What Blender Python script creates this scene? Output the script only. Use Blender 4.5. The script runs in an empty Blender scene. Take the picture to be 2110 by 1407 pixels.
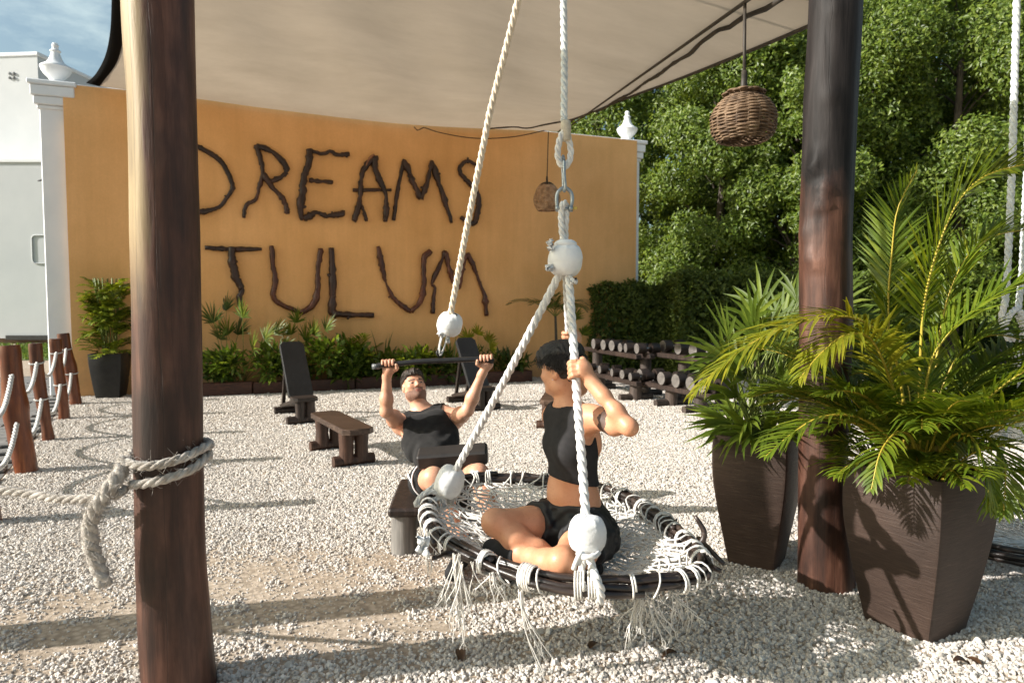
import bpy, math, random
import numpy as np
from mathutils import Vector, Matrix

S = bpy.context.scene
COL = S.collection
R = math.radians
rng = np.random.default_rng(7)

# ------------------------------------------------------------------ camera
F_PX, CX, CY, CAM_H = 1400.0, 1055.0, 703.5, 1.4
PITCH = math.atan(78.5 / F_PX)
cam_d = bpy.data.cameras.new('camera')
cam_d.sensor_width = 36.0
cam_d.lens = F_PX / 2110.0 * 36.0
cam_d.clip_start = 0.05
cam_d.clip_end = 2000.0
cam_d.dof.use_dof = True
cam_d.dof.focus_distance = 2.9
cam_d.dof.aperture_fstop = 4.5
cam = bpy.data.objects.new('camera', cam_d)
COL.objects.link(cam)
cam.location = (0, 0, CAM_H)
cam.rotation_euler = (math.pi / 2 - PITCH, 0, 0)
S.camera = cam

# ------------------------------------------------------------------ sky, sun, exposure
SUN_EL, SUN_A = R(27.0), R(13.0)                # the sun stands to the left and a little behind the camera
sdir = Vector((-math.cos(SUN_A) * math.cos(SUN_EL), -math.sin(SUN_A) * math.cos(SUN_EL), math.sin(SUN_EL)))
world = bpy.data.worlds.new('World')
S.world = world
world.use_nodes = True
wn, wl = world.node_tree.nodes, world.node_tree.links
wn.clear()
w_out = wn.new('ShaderNodeOutputWorld')
w_bg = wn.new('ShaderNodeBackground')
w_sky = wn.new('ShaderNodeTexSky')
w_sky.sky_type = 'NISHITA'
w_sky.sun_disc = False
w_sky.sun_elevation = SUN_EL
w_sky.sun_rotation = math.atan2(sdir.x, sdir.y)
w_sky.air_density = 1.0
w_sky.dust_density = 3.5
w_sky.ozone_density = 1.0
w_bg.inputs['Strength'].default_value = 0.095
# thin wisps of cloud
w_tc = wn.new('ShaderNodeTexCoord')
w_mp = wn.new('ShaderNodeMapping'); w_mp.inputs['Scale'].default_value = (2.2, 2.2, 6.0)
w_nz = wn.new('ShaderNodeTexNoise'); w_nz.inputs['Scale'].default_value = 1.7
w_nz.inputs['Detail'].default_value = 7.0; w_nz.inputs['Roughness'].default_value = 0.62
w_rp = wn.new('ShaderNodeValToRGB')
w_rp.color_ramp.elements[0].position = 0.5; w_rp.color_ramp.elements[0].color = (0, 0, 0, 1)
w_rp.color_ramp.elements[1].position = 0.78; w_rp.color_ramp.elements[1].color = (0.55, 0.55, 0.55, 1)
w_mx = wn.new('ShaderNodeMix'); w_mx.data_type = 'RGBA'
w_mx.inputs['B'].default_value = (8.0, 8.3, 8.4, 1)
wl.new(w_tc.outputs['Generated'], w_mp.inputs['Vector'])
wl.new(w_mp.outputs['Vector'], w_nz.inputs['Vector'])
wl.new(w_nz.outputs['Fac'], w_rp.inputs['Fac'])
wl.new(w_rp.outputs['Color'], w_mx.inputs['Factor'])
wl.new(w_sky.outputs['Color'], w_mx.inputs['A'])
w_ti = wn.new('ShaderNodeMix'); w_ti.data_type = 'RGBA'; w_ti.blend_type = 'MULTIPLY'
w_ti.inputs['Factor'].default_value = 1.0; w_ti.inputs['B'].default_value = (1.0, 1.10, 1.0, 1)
wl.new(w_mx.outputs['Result'], w_ti.inputs['A']); wl.new(w_ti.outputs['Result'], w_bg.inputs['Color'])
wl.new(w_bg.outputs['Background'], w_out.inputs['Surface'])

sun_d = bpy.data.lights.new('sun', 'SUN')
sun_d.energy = 5.0
sun_d.angle = R(0.5)
sun_d.color = (1.0, 0.955, 0.90)
sun = bpy.data.objects.new('sun', sun_d)
COL.objects.link(sun)
sun.rotation_euler = (-sdir).to_track_quat('-Z', 'Y').to_euler()
sun.location = sdir * 30

vs = S.view_settings
vs.view_transform = 'Standard'
vs.look = 'None'
vs.exposure = 0.72
vs.gamma = 1.0
vs.use_curve_mapping = False
S.cycles.max_bounces = 8
S.cycles.diffuse_bounces = 4
S.cycles.glossy_bounces = 3
S.cycles.transmission_bounces = 4
S.cycles.transparent_max_bounces = 8
S.cycles.use_denoising = True

# ------------------------------------------------------------------ where a thing stands
_cp, _sp = math.cos(PITCH), math.sin(PITCH)
def ray(px, py):
    x, y = (px - CX) / F_PX, -(py - CY) / F_PX
    return np.array([x, _cp + y * _sp, -_sp + y * _cp])
CAM = np.array([0.0, 0.0, CAM_H])
def P(px, py, Y):
    d = ray(px, py)
    return CAM + d * (Y / d[1])
def G(px, py, z=0.0):
    d = ray(px, py)
    return CAM + d * ((z - CAM_H) / d[2])
def on_plane(px, py, q, n):
    d = ray(px, py)
    return CAM + d * (np.dot(np.asarray(q) - CAM, n) / np.dot(d, n))
def V(*a): return np.array(a, float)
def nrm(v):
    v = np.asarray(v, float); return v / (np.linalg.norm(v) + 1e-12)
def lerp(a, b, t): return np.asarray(a) * (1 - t) + np.asarray(b) * t
def spline(pts, n):
    """Catmull-Rom through pts, n samples, roughly even"""
    p = np.asarray(pts, float)
    if len(p) == 2:
        t = np.linspace(0, 1, n)[:, None]
        return p[0] * (1 - t) + p[1] * t
    q = np.vstack([2 * p[0] - p[1], p, 2 * p[-1] - p[-2]])
    L = np.concatenate([[0], np.cumsum(np.linalg.norm(np.diff(p, axis=0), axis=1))])
    out = []
    for s in np.linspace(0, L[-1], n):
        i = min(np.searchsorted(L, s, 'right') - 1, len(p) - 2)
        t = (s - L[i]) / max(L[i + 1] - L[i], 1e-9)
        a, b, c, d = q[i], q[i + 1], q[i + 2], q[i + 3]
        out.append(.5 * (2 * b + (c - a) * t + (2 * a - 5 * b + 4 * c - d) * t * t + (3 * b - a - 3 * c + d) * t ** 3))
    return np.array(out)
def frames(p):
    p = np.asarray(p, float)
    t = np.gradient(p, axis=0)
    t /= np.linalg.norm(t, axis=1)[:, None] + 1e-12
    u = np.cross(t[0], [0, 0, 1.0])
    if np.linalg.norm(u) < 1e-3: u = np.cross(t[0], [0, 1.0, 0])
    u = nrm(u); N = [u]
    for i in range(1, len(p)):
        u = u - t[i] * np.dot(u, t[i]); u = nrm(u); N.append(u)
    N = np.array(N)
    return t, N, np.cross(t, N)

# ------------------------------------------------------------------ mesh builder
class MB:
    def __init__(s):
        s.v, s.f, s.m, s.n = [], [], [], 0
    def add(s, verts, faces, mi=0):
        verts = np.asarray(verts, float)
        s.v.append(verts)
        o = s.n
        s.f += [tuple(i + o for i in f) for f in faces]
        s.m += [mi] * len(faces)
        s.n += len(verts)
        return s
    def box(s, c, size, ax=None, mi=0, taper=1.0):
        hx, hy, hz = [q / 2 for q in size]
        ax = np.eye(3) if ax is None else np.asarray(ax, float)
        vs_ = []
        for z in (-1, 1):
            k = 1.0 if z < 0 else taper
            for x, y in ((-1, -1), (1, -1), (1, 1), (-1, 1)):
                vs_.append(np.asarray(c) + ax[0] * x * hx * k + ax[1] * y * hy * k + ax[2] * z * hz)
        return s.add(vs_, [(3, 2, 1, 0), (4, 5, 6, 7), (0, 1, 5, 4), (1, 2, 6, 5), (2, 3, 7, 6), (3, 0, 4, 7)], mi)
    def slab(s, c, size, ax=None, bev=0.006, mi=0):
        """box with chamfered edges"""
        h = np.array(size) / 2
        ax = np.eye(3) if ax is None else np.asarray(ax, float)
        b = min(bev, *(h * .9))
        vs_, idx = [], {}
        for sx in (-1, 1):
            for sy in (-1, 1):
                for sz in (-1, 1):
                    for k in range(3):
                        q = np.array([sx, sy, sz]) * h
                        for j in range(3):
                            if j != k: q[j] -= (sx, sy, sz)[j] * b
                        idx[(sx, sy, sz, k)] = len(vs_)
                        vs_.append(np.asarray(c) + ax[0] * q[0] + ax[1] * q[1] + ax[2] * q[2])
        F = []
        for k in range(3):
            a, b2 = (k + 1) % 3, (k + 2) % 3
            for sg in (-1, 1):
                ring = []
                for u, w in ((-1, -1), (1, -1), (1, 1), (-1, 1)):
                    q = [0, 0, 0]; q[k], q[a], q[b2] = sg, u, w
                    ring.append(idx[(*q, k)])
                F.append(tuple(ring) if sg > 0 else tuple(ring[::-1]))
        for k in range(3):
            a, b2 = (k + 1) % 3, (k + 2) % 3
            for u in (-1, 1):
                for w in (-1, 1):
                    q0 = [0, 0, 0]; q1 = [0, 0, 0]
                    q0[k], q0[a], q0[b2] = -1, u, w; q1[k], q1[a], q1[b2] = 1, u, w
                    r_ = (idx[(*q0, a)], idx[(*q1, a)], idx[(*q1, b2)], idx[(*q0, b2)])
                    F.append(r_ if u * w > 0 else r_[::-1])
        for sx in (-1, 1):
            for sy in (-1, 1):
                for sz in (-1, 1):
                    t_ = tuple(idx[(sx, sy, sz, k)] for k in range(3))
                    F.append(t_ if sx * sy * sz > 0 else t_[::-1])
        return s.add(vs_, F, mi)
    def tube(s, pts, r, seg=8, mi=0, cap=True, jit=0.0, squash=1.0):
        p = np.asarray(pts, float)
        r = np.broadcast_to(np.asarray(r, float), (len(p),))
        t, N, B = frames(p)
        a = np.linspace(0, 2 * np.pi, seg, endpoint=False)
        rr = r[:, None] * (1 + jit * rng.normal(size=(len(p), seg))) if jit else np.repeat(r[:, None], seg, 1)
        vs_ = p[:, None, :] + rr[:, :, None] * (np.cos(a)[None, :, None] * N[:, None, :] + squash * np.sin(a)[None, :, None] * B[:, None, :])
        F = []
        for i in range(len(p) - 1):
            for j in range(seg):
                k = (j + 1) % seg
                F.append((i * seg + j, i * seg + k, (i + 1) * seg + k, (i + 1) * seg + j))
        if cap:
            F.append(tuple(range(seg))[::-1]); F.append(tuple((len(p) - 1) * seg + j for j in range(seg)))
        return s.add(vs_.reshape(-1, 3), F, mi)
    def rope(s, pts, r, pitch=None, strands=3, seg=7, steps=9, mi=0, fuzz=0.0):
        """laid rope: strands twisted round the path"""
        p = np.asarray(pts, float)
        L = np.concatenate([[0], np.cumsum(np.linalg.norm(np.diff(p, axis=0), axis=1))])
        pitch = pitch or r * 6.6
        n = max(4, int(L[-1] / pitch * steps))
        q = np.stack([np.interp(np.linspace(0, L[-1], n), L, p[:, k]) for k in range(3)], 1)
        t, N, B = frames(q)
        ss = np.linspace(0, L[-1], n)
        ph = rng.random() * 6.28
        for k in range(strands):
            w = -2 * np.pi * (ss / pitch + k / strands) + ph
            c = q + .5 * r * (np.cos(w)[:, None] * N + np.sin(w)[:, None] * B)
            rr = r * .53 * (1 + fuzz * rng.normal(size=n))
            s.tube(c, rr, seg, mi)
        return s
    def lathe(s, prof, c, seg=24, mi=0, ax=None, cap=True):
        ax = np.eye(3) if ax is None else ax
        a = np.linspace(0, 2 * np.pi, seg, endpoint=False)
        vs_ = []
        for r, z in prof:
            for q in a: vs_.append(np.asarray(c) + ax[0] * r * math.cos(q) + ax[1] * r * math.sin(q) + ax[2] * z)
        F = []
        for i in range(len(prof) - 1):
            for j in range(seg):
                k = (j + 1) % seg
                F.append((i * seg + j, i * seg + k, (i + 1) * seg + k, (i + 1) * seg + j))
        if cap:
            F.append(tuple(range(seg))[::-1]); F.append(tuple((len(prof) - 1) * seg + j for j in range(seg)))
        return s.add(vs_, F, mi)
    def blade(s, p0, d, nor, L, w, droop=0.3, seg=3, fold=0.25, mi=0, peak=0.35):
        """one narrow leaf: folded strip that bends down along its length"""
        d = nrm(d); nor = nrm(np.asarray(nor) - d * np.dot(nor, d)); side = np.cross(d, nor)
        vs_, F = [], []
        q = np.array(p0, float); dd = d.copy()
        for i in range(seg + 1):
            t = i / seg
            ww = w * (min(1, (t + .12) / peak) if t < peak else max(0.0, 1 - ((t - peak) / (1 - peak)) ** 1.6)) * .5
            up = nrm(np.cross(side, dd))
            if i == seg:
                vs_.append(q)
            else:
                vs_ += [q - side * ww + up * ww * fold, q - up * ww * fold * .3, q + side * ww + up * ww * fold]
            q = q + dd * L / seg
            dd = nrm(dd + np.array([0, 0, -droop / seg * (1 + t)]))
        for i in range(seg - 1):
            a = i * 3
            F += [(a, a + 1, a + 4, a + 3), (a + 1, a + 2, a + 5, a + 4)]
        a = (seg - 1) * 3
        F += [(a, a + 1, a + 3), (a + 1, a + 2, a + 3)]
        return s.add(vs_, F, mi)
    def arr(s):
        return np.vstack(s.v) if s.v else np.zeros((0, 3))
    def mesh(s, name, mats, off=(0, 0, 0), smooth=True):
        me = bpy.data.meshes.new(name)
        me.from_pydata((s.arr() - np.asarray(off)).tolist(), [], s.f)
        for m in (mats if isinstance(mats, (list, tuple)) else [mats]): me.materials.append(m)
        if any(s.m): me.polygons.foreach_set('material_index', np.array(s.m, np.int32))
        me.polygons.foreach_set('use_smooth', np.full(len(me.polygons), bool(smooth)))
        me.update()
        return me
    def build(s, name, mats, parent=None, smooth=True, loc=None, sharp=None):
        off = ORG.get(parent.name, np.zeros(3)) if parent else (np.zeros(3) if loc is None else np.asarray(loc, float))
        me = s.mesh(name, mats, off, smooth)
        if sharp is not None:
            me.set_sharp_from_angle(angle=R(sharp))
        return link(name, me, parent, off)

ORG = {}
def link(name, me, parent=None, off=(0, 0, 0)):
    o = bpy.data.objects.new(name, me)
    COL.objects.link(o)
    if parent is not None: o.parent = parent
    else: o.location = off
    ORG[o.name] = np.asarray(off, float)
    return o
def tag(o, label=None, cat=None, group=None, kind=None):
    if label: o['label'] = label
    if cat: o['category'] = cat
    if group: o['group'] = group
    if kind: o['kind'] = kind
    return o
def thing(name, label, cat, loc, group=None):
    o = bpy.data.objects.new(name, None)
    COL.objects.link(o)
    o.empty_display_size = .1
    o.location = loc
    ORG[o.name] = np.asarray(loc, float)
    return tag(o, label, cat, group)
def copy_tree(o, parent=None):
    c = o.copy(); COL.objects.link(c)
    ORG[c.name] = ORG.get(o.name, np.zeros(3))
    if parent is not None: c.parent = parent
    for ch in list(o.children): copy_tree(ch, c)
    return c
def np_mesh(name, verts, quads, mats, smooth=False, mi=None):
    """fast mesh from arrays; quads (n,4)"""
    me = bpy.data.meshes.new(name)
    verts = np.ascontiguousarray(verts, np.float32); quads = np.ascontiguousarray(quads, np.int32)
    me.vertices.add(len(verts)); me.vertices.foreach_set('co', verts.ravel())
    me.loops.add(quads.size); me.loops.foreach_set('vertex_index', quads.ravel())
    me.polygons.add(len(quads))
    me.polygons.foreach_set('loop_start', np.arange(0, quads.size, quads.shape[1], dtype=np.int32))
    for m in (mats if isinstance(mats, (list, tuple)) else [mats]): me.materials.append(m)
    if mi is not None: me.polygons.foreach_set('material_index', np.asarray(mi, np.int32))
    me.polygons.foreach_set('use_smooth', np.full(len(quads), bool(smooth)))
    me.update(calc_edges=True)
    return me

# ------------------------------------------------------------------ materials
def _new(name):
    m = bpy.data.materials.new(name); m.use_nodes = True
    nt = m.node_tree
    return m, nt, nt.nodes, nt.links, nt.nodes['Principled BSDF'], nt.nodes['Material Output']
def c4(c): return (*c, 1.0)
def noise(n, l, scale, vec, detail=5, rough=.6, dist=0.0):
    x = n.new('ShaderNodeTexNoise'); x.inputs['Scale'].default_value = scale
    x.inputs['Detail'].default_value = detail; x.inputs['Roughness'].default_value = rough
    x.inputs['Distortion'].default_value = dist
    if vec is not None: l.new(vec, x.inputs['Vector'])
    return x.outputs['Fac']
def ramp(n, l, fac, stops):
    x = n.new('ShaderNodeValToRGB')
    e = x.color_ramp.elements
    while len(e) < len(stops): e.new(.5)
    for el, (p, c) in zip(e, stops): el.position = p; el.color = c4(c) if len(c) == 3 else c
    l.new(fac, x.inputs['Fac'])
    return x.outputs['Color']
def mapping(n, l, scale, coord='Object'):
    tc = n.new('ShaderNodeTexCoord'); mp = n.new('ShaderNodeMapping')
    mp.inputs['Scale'].default_value = scale
    l.new(tc.outputs[coord], mp.inputs['Vector'])
    return mp.outputs['Vector']
def mixc(n, l, a, b, fac, mode='MIX'):
    x = n.new('ShaderNodeMix'); x.data_type = 'RGBA'; x.blend_type = mode
    for val, key in ((a, 'A'), (b, 'B'), (fac, 'Factor')):
        if hasattr(val, 'is_output'): l.new(val, x.inputs[key])
        else: x.inputs[key].default_value = val if key == 'Factor' else c4(val)
    return x.outputs['Result']
def bump(n, l, h, strength, dist, prev=None):
    b = n.new('ShaderNodeBump'); b.inputs['Strength'].default_value = strength; b.inputs['Distance'].default_value = dist
    l.new(h, b.inputs['Height'])
    if prev is not None: l.new(prev, b.inputs['Normal'])
    return b.outputs['Normal']
def surf(name, c1, c2, scale=6.0, stretch=(1, 1, 1), lo=.35, hi=.65, rough=.7, bmp=.3, bd=.004, bscale=None, spec=.4, detail=6, c3=None, sheen=0.0, rvar=0.0):
    m, nt, n, l, b, out = _new(name)
    vec = mapping(n, l, stretch)
    f = noise(n, l, scale, vec, detail)
    stops = [(lo, c1), (hi, c2)] if c3 is None else [(lo, c1), ((lo + hi) / 2, c2), (hi, c3)]
    l.new(ramp(n, l, f, stops), b.inputs['Base Color'])
    b.inputs['Roughness'].default_value = rough
    b.inputs['Specular IOR Level'].default_value = spec
    if rvar:
        x = n.new('ShaderNodeMapRange'); l.new(noise(n, l, scale * 2.3, vec, 4), x.inputs['Value'])
        x.inputs['To Min'].default_value = rough - rvar; x.inputs['To Max'].default_value = rough + rvar
        l.new(x.outputs['Result'], b.inputs['Roughness'])
    if sheen: b.inputs['Sheen Weight'].default_value = sheen
    if bmp:
        f2 = noise(n, l, bscale or scale * 2, vec, 8, .65)
        l.new(bump(n, l, f2, bmp, bd), b.inputs['Normal'])
    return m
def leafmat(name, cols, trans=.35, rough=.42, spec=.45, tcol=None, bias=0.0):
    """leaf: each leaf has its own green; light shines through"""
    m, nt, n, l, b, out = _new(name)
    g = n.new('ShaderNodeNewGeometry')
    k = len(cols)
    col = ramp(n, l, g.outputs['Random Per Island'], [(i / max(1, k - 1), c) for i, c in enumerate(cols)])
    nz = noise(n, l, 9.0, mapping(n, l, (1, 1, 1)), 3)
    col = mixc(n, l, col, ramp(n, l, nz, [(.3, (.6, .6, .6)), (.7, (1.25, 1.2, 1.1))]), 1.0, 'MULTIPLY')
    l.new(col, b.inputs['Base Color'])
    b.inputs['Roughness'].default_value = rough; b.inputs['Specular IOR Level'].default_value = spec
    t = n.new('ShaderNodeBsdfTranslucent')
    tc = mixc(n, l, col, tcol or (1.5, 1.35, .55), 1.0, 'MULTIPLY')
    l.new(tc, t.inputs['Color'])
    mx = n.new('ShaderNodeMixShader'); mx.inputs['Fac'].default_value = trans
    l.new(b.outputs['BSDF'], mx.inputs[1]); l.new(t.outputs['BSDF'], mx.inputs[2])
    l.new(mx.outputs['Shader'], out.inputs['Surface'])
    return m
def woodmat(name, dark, mid, light, scale=5, along=2, rough=.5, bmp=.5, crack=True, bd=.006, spec=.4):
    """grain runs along axis `along` of the object"""
    m, nt, n, l, b, out = _new(name)
    st = [7.0, 7.0, 7.0]; st[along] = .55
    vec = mapping(n, l, st)
    f = noise(n, l, scale, vec, 8, .62, .4)
    patch = noise(n, l, 1.6, mapping(n, l, (1, 1, 1)), 4)
    col = ramp(n, l, f, [(.3, dark), (.52, mid), (.72, light)])
    col = mixc(n, l, col, ramp(n, l, patch, [(.35, (.55, .52, .5)), (.65, (1.25, 1.2, 1.15))]), .8, 'MULTIPLY')
    oi = n.new('ShaderNodeObjectInfo')
    col = mixc(n, l, col, ramp(n, l, oi.outputs['Random'], [(0, (.72, .72, .72)), (1, (1.3, 1.25, 1.2))]), 1.0, 'MULTIPLY')
    l.new(col, b.inputs['Base Color'])
    b.inputs['Roughness'].default_value = rough; b.inputs['Specular IOR Level'].default_value = spec
    h = f
    l.new(bump(n, l, h, bmp, bd), b.inputs['Normal'])
    return m

M = {}
def m_wall():
    m, nt, n, l, b, out = _new('orange_render')
    v = mapping(n, l, (1, 1, 1))
    col = ramp(n, l, noise(n, l, .8, v, 6, .6), [(.25, (.71, .385, .15)), (.75, (.90, .52, .235))])
    stk = noise(n, l, 2.2, mapping(n, l, (2.2, 2.2, .18)), 6, .65)
    col = mixc(n, l, col, ramp(n, l, stk, [(.34, (.93, .91, .88)), (.6, (1.02, 1.02, 1.02))]), .8, 'MULTIPLY')
    fine = noise(n, l, 38, v, 5, .7)
    col = mixc(n, l, col, ramp(n, l, fine, [(.3, (.94, .93, .92)), (.7, (1.03, 1.03, 1.03))]), 1.0, 'MULTIPLY')
    # splashed dirt near the foot of the wall
    tc = n.new('ShaderNodeTexCoord'); sx = n.new('ShaderNodeSeparateXYZ'); l.new(tc.outputs['Object'], sx.inputs[0])
    ad = n.new('ShaderNodeMath'); ad.operation = 'MULTIPLY_ADD'; l.new(noise(n, l, 3.5, v, 7, .7), ad.inputs[0]); ad.inputs[1].default_value = -.8; l.new(sx.outputs['Z'], ad.inputs[2])
    mr = n.new('ShaderNodeMapRange'); l.new(ad.outputs[0], mr.inputs['Value']); mr.inputs['From Min'].default_value = -.35; mr.inputs['From Max'].default_value = .25
    mr.inputs['To Min'].default_value = .55; mr.inputs['To Max'].default_value = 0
    col = mixc(n, l, col, (.33, .2, .11), mr.outputs['Result'])
    l.new(col, b.inputs['Base Color']); b.inputs['Roughness'].default_value = .88; b.inputs['Specular IOR Level'].default_value = .15
    n1 = bump(n, l, noise(n, l, 70, v, 6, .7), .5, .003); l.new(bump(n, l, noise(n, l, 5, v, 4), .25, .012, n1), b.inputs['Normal'])
    return m
M['orange'] = m_wall()
M['white_paint'] = surf('white_paint', (.74, .76, .78), (.82, .83, .84), 1.5, rough=.75, bmp=.15, bd=.002, bscale=30, spec=.3)
M['building'] = surf('building_render', (.50, .52, .53), (.56, .575, .58), .5, rough=.85, bmp=.1, bd=.003, bscale=12, spec=.2)
M['building_low'] = surf('building_brown', (.16, .10, .07), (.22, .15, .1), 2, rough=.8)
M['dark_metal'] = surf('dark_fixture', (.012, .012, .013), (.03, .03, .03), 8, rough=.5, bmp=.05)
M['paver'] = surf('paver_stone', (.14, .135, .13), (.24, .23, .22), 3.2, rough=.75, bmp=.4, bd=.003, bscale=40, spec=.35)
M['mortar'] = surf('paver_joint', (.10, .095, .09), (.17, .16, .15), 8, rough=.9)
M['lawn'] = surf('lawn', (.05, .09, .012), (.1, .14, .03), 14, rough=.8)
M['black_wood'] = woodmat('black_stained_wood', (.010, .008, .007), (.024, .017, .014), (.05, .036, .03), rough=.48, along=0)
M['black_wood_z'] = woodmat('black_stained_wood_upright', (.012, .009, .008), (.028, .019, .016), (.06, .042, .035), rough=.5, along=2)
M['brown_wood'] = woodmat('brown_bench_wood', (.022, .013, .009), (.05, .03, .021), (.10, .066, .048), rough=.5, along=0)
M['brown_wood_z'] = woodmat('brown_leg_wood', (.024, .012, .008), (.055, .028, .019), (.10, .055, .038), rough=.55, along=2)
M['red_wood'] = woodmat('red_varnished_post', (.055, .014, .005), (.125, .034, .010), (.21, .070, .022), rough=.36, bmp=.35, along=2, spec=.5)
M['border_wood'] = woodmat('border_timber', (.03, .011, .007), (.06, .022, .013), (.10, .038, .022), along=0)
M['branch'] = woodmat('letter_branch', (.014, .006, .004), (.036, .014, .009), (.075, .026, .014), scale=3, rough=.42, bmp=.7, bd=.008, spec=.55)
M['branch_red'] = woodmat('letter_branch_red', (.035, .010, .005), (.085, .024, .011), (.15, .048, .022), scale=3, rough=.38, bmp=.7, bd=.008, spec=.55)
M['branch_pale'] = woodmat('letter_branch_pale', (.15, .06, .03), (.3, .14, .07), (.42, .24, .14), scale=3, rough=.5)
M['grey_log'] = woodmat('grey_weathered_log', (.10, .10, .10), (.17, .17, .168), (.26, .255, .25), rough=.7, along=2)
M['log_end'] = surf('sawn_log_end', (.085, .076, .07), (.19, .172, .158), 9, rough=.8, bmp=.4, bd=.002)
M['twig'] = woodmat('swing_branch', (.010, .007, .006), (.028, .019, .016), (.075, .055, .046), scale=4, rough=.34, bmp=.6, bd=.006, along=0, spec=.6)
M['rope_white'] = surf('white_rope', (.58, .565, .54), (.78, .77, .75), 40, rough=.8, bmp=.6, bd=.0015, bscale=260, spec=.15, sheen=.2)
M['rope_beige'] = surf('beige_rope', (.60, .50, .38), (.80, .70, .57), 40, rough=.85, bmp=.6, bd=.0015, bscale=260, spec=.15, sheen=.2)
M['rope_tan'] = surf('frayed_tan_rope', (.30, .255, .21), (.60, .55, .49), 22, rough=.95, bmp=1.0, bd=.004, bscale=170, spec=.1, sheen=.5)
M['rope_grey'] = surf('blue_grey_rope', (.46, .49, .49), (.66, .69, .68), 40, rough=.8, bmp=.6, bd=.0015, bscale=260, spec=.15, sheen=.2)
M['rope_fence'] = surf('grey_fence_rope', (.42, .42, .41), (.60, .59, .57), 60, rough=.8, bmp=.5, bd=.001, bscale=300)
M['cord'] = surf('white_net_cord', (.60, .57, .52), (.80, .77, .72), 25, rough=.85, bmp=.3, bd=.001, bscale=200, spec=.15)
M['cloth_white'] = surf('white_wrap_cloth', (.60, .60, .59), (.80, .80, .80), 7, lo=.3, hi=.55, rough=.95, bmp=.8, bd=.005, bscale=24, spec=.08)
M['burlap'] = surf('tape_wrap', (.42, .37, .29), (.56, .5, .4), 60, rough=.9, bmp=.5, bd=.001)
M['steel'] = surf('galvanised_steel', (.28, .31, .33), (.42, .45, .47), 30, rough=.42, bmp=.1)
M['steel'].node_tree.nodes['Principled BSDF'].inputs['Metallic'].default_value = .85
M['yellow_pin'] = surf('yellow_pin', (.6, .4, .08), (.7, .5, .12), 10, rough=.5)
M['planter'] = woodmat('brown_fibre_planter', (.026, .016, .0125), (.044, .029, .0225), (.105, .078, .064), scale=6, along=0, rough=.62, bmp=.5, bd=.003)
M['planter_dark'] = surf('dark_planter', (.012, .012, .012), (.022, .021, .02), 12, rough=.55, bmp=.1)
M['soil'] = surf('potting_soil', (.02, .013, .008), (.05, .035, .024), 30, rough=.95, bmp=1.0, bd=.01)
M['wicker'] = surf('wicker', (.06, .035, .02), (.16, .10, .058), 16, rough=.65, bmp=.3, bd=.001, c3=(.26, .175, .11))
M['wicker_pale'] = surf('pale_wicker', (.26, .15, .085), (.50, .32, .2), 16, rough=.6, bmp=.3, bd=.001, c3=(.62, .43, .29))
M['wicker_dark'] = surf('dark_wicker_cap', (.03, .02, .013), (.09, .055, .035), 16, rough=.7)
M['cable'] = surf('dark_cable', (.02, .016, .012), (.05, .04, .03), 20, rough=.6, bmp=0)
M['hem'] = surf('black_webbing', (.004, .004, .0045), (.008, .008, .008), 90, rough=.95, bmp=.3, bd=.001, spec=.05)
M['black_bar'] = surf('black_rubber_bar', (.012, .012, .013), (.02, .02, .021), 30, rough=.42, bmp=.1, bd=.001)
M['bar_cap'] = surf('worn_bar_end', (.08, .085, .09), (.14, .145, .15), 30, rough=.4, bmp=.1, bd=.001)
M['pad'] = surf('black_pad', (.014, .012, .012), (.026, .022, .02), 12, rough=.6, bmp=.2, bd=.002)
M['shirt'] = surf('black_cotton', (.017, .0165, .0165), (.025, .024, .024), 30, rough=.9, bmp=.25, bd=.002, bscale=70, spec=.15, sheen=.06)
M['top_w'] = surf('charcoal_stretch_cotton', (.026, .025, .026), (.036, .034, .035), 30, rough=.9, bmp=.2, bd=.001, bscale=90, spec=.15)
M['shorts'] = surf('black_nylon', (.013, .013, .014), (.021, .021, .022), 30, rough=.62, bmp=.5, bd=.006, bscale=26, spec=.3)
M['grey_panel'] = surf('charcoal_panel', (.035, .032, .033), (.05, .046, .047), 30, rough=.85, bmp=.2, bd=.001, spec=.15)
M['piping'] = surf('white_piping', (.7, .7, .72), (.8, .8, .8), 10, rough=.8, bmp=0)
M['shoe'] = surf('black_knit_shoe', (.006, .006, .007), (.014, .014, .015), 60, rough=.8, bmp=.4, bd=.001, bscale=200)
M['sole'] = surf('pale_sole', (.42, .44, .47), (.55, .57, .6), 10, rough=.7, bmp=.1)
M['dead_leaf'] = leafmat('dead_leaf', [(.035, .018, .01), (.10, .055, .03)], .1)
M['hair_black'] = surf('black_hair', (.006, .005, .005), (.018, .014, .012), 20, stretch=(5, 5, 1.2), rough=.38, bmp=.9, bd=.008, bscale=38, spec=.5)
M['hair_brown'] = surf('brown_hair', (.014, .008, .005), (.045, .025, .014), 20, stretch=(5, 5, 1.2), rough=.42, bmp=.9, bd=.008, bscale=38, spec=.5)
M['earring'] = surf('silver_stud', (.7, .7, .7), (.8, .8, .8), 10, rough=.25, bmp=0)

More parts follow.
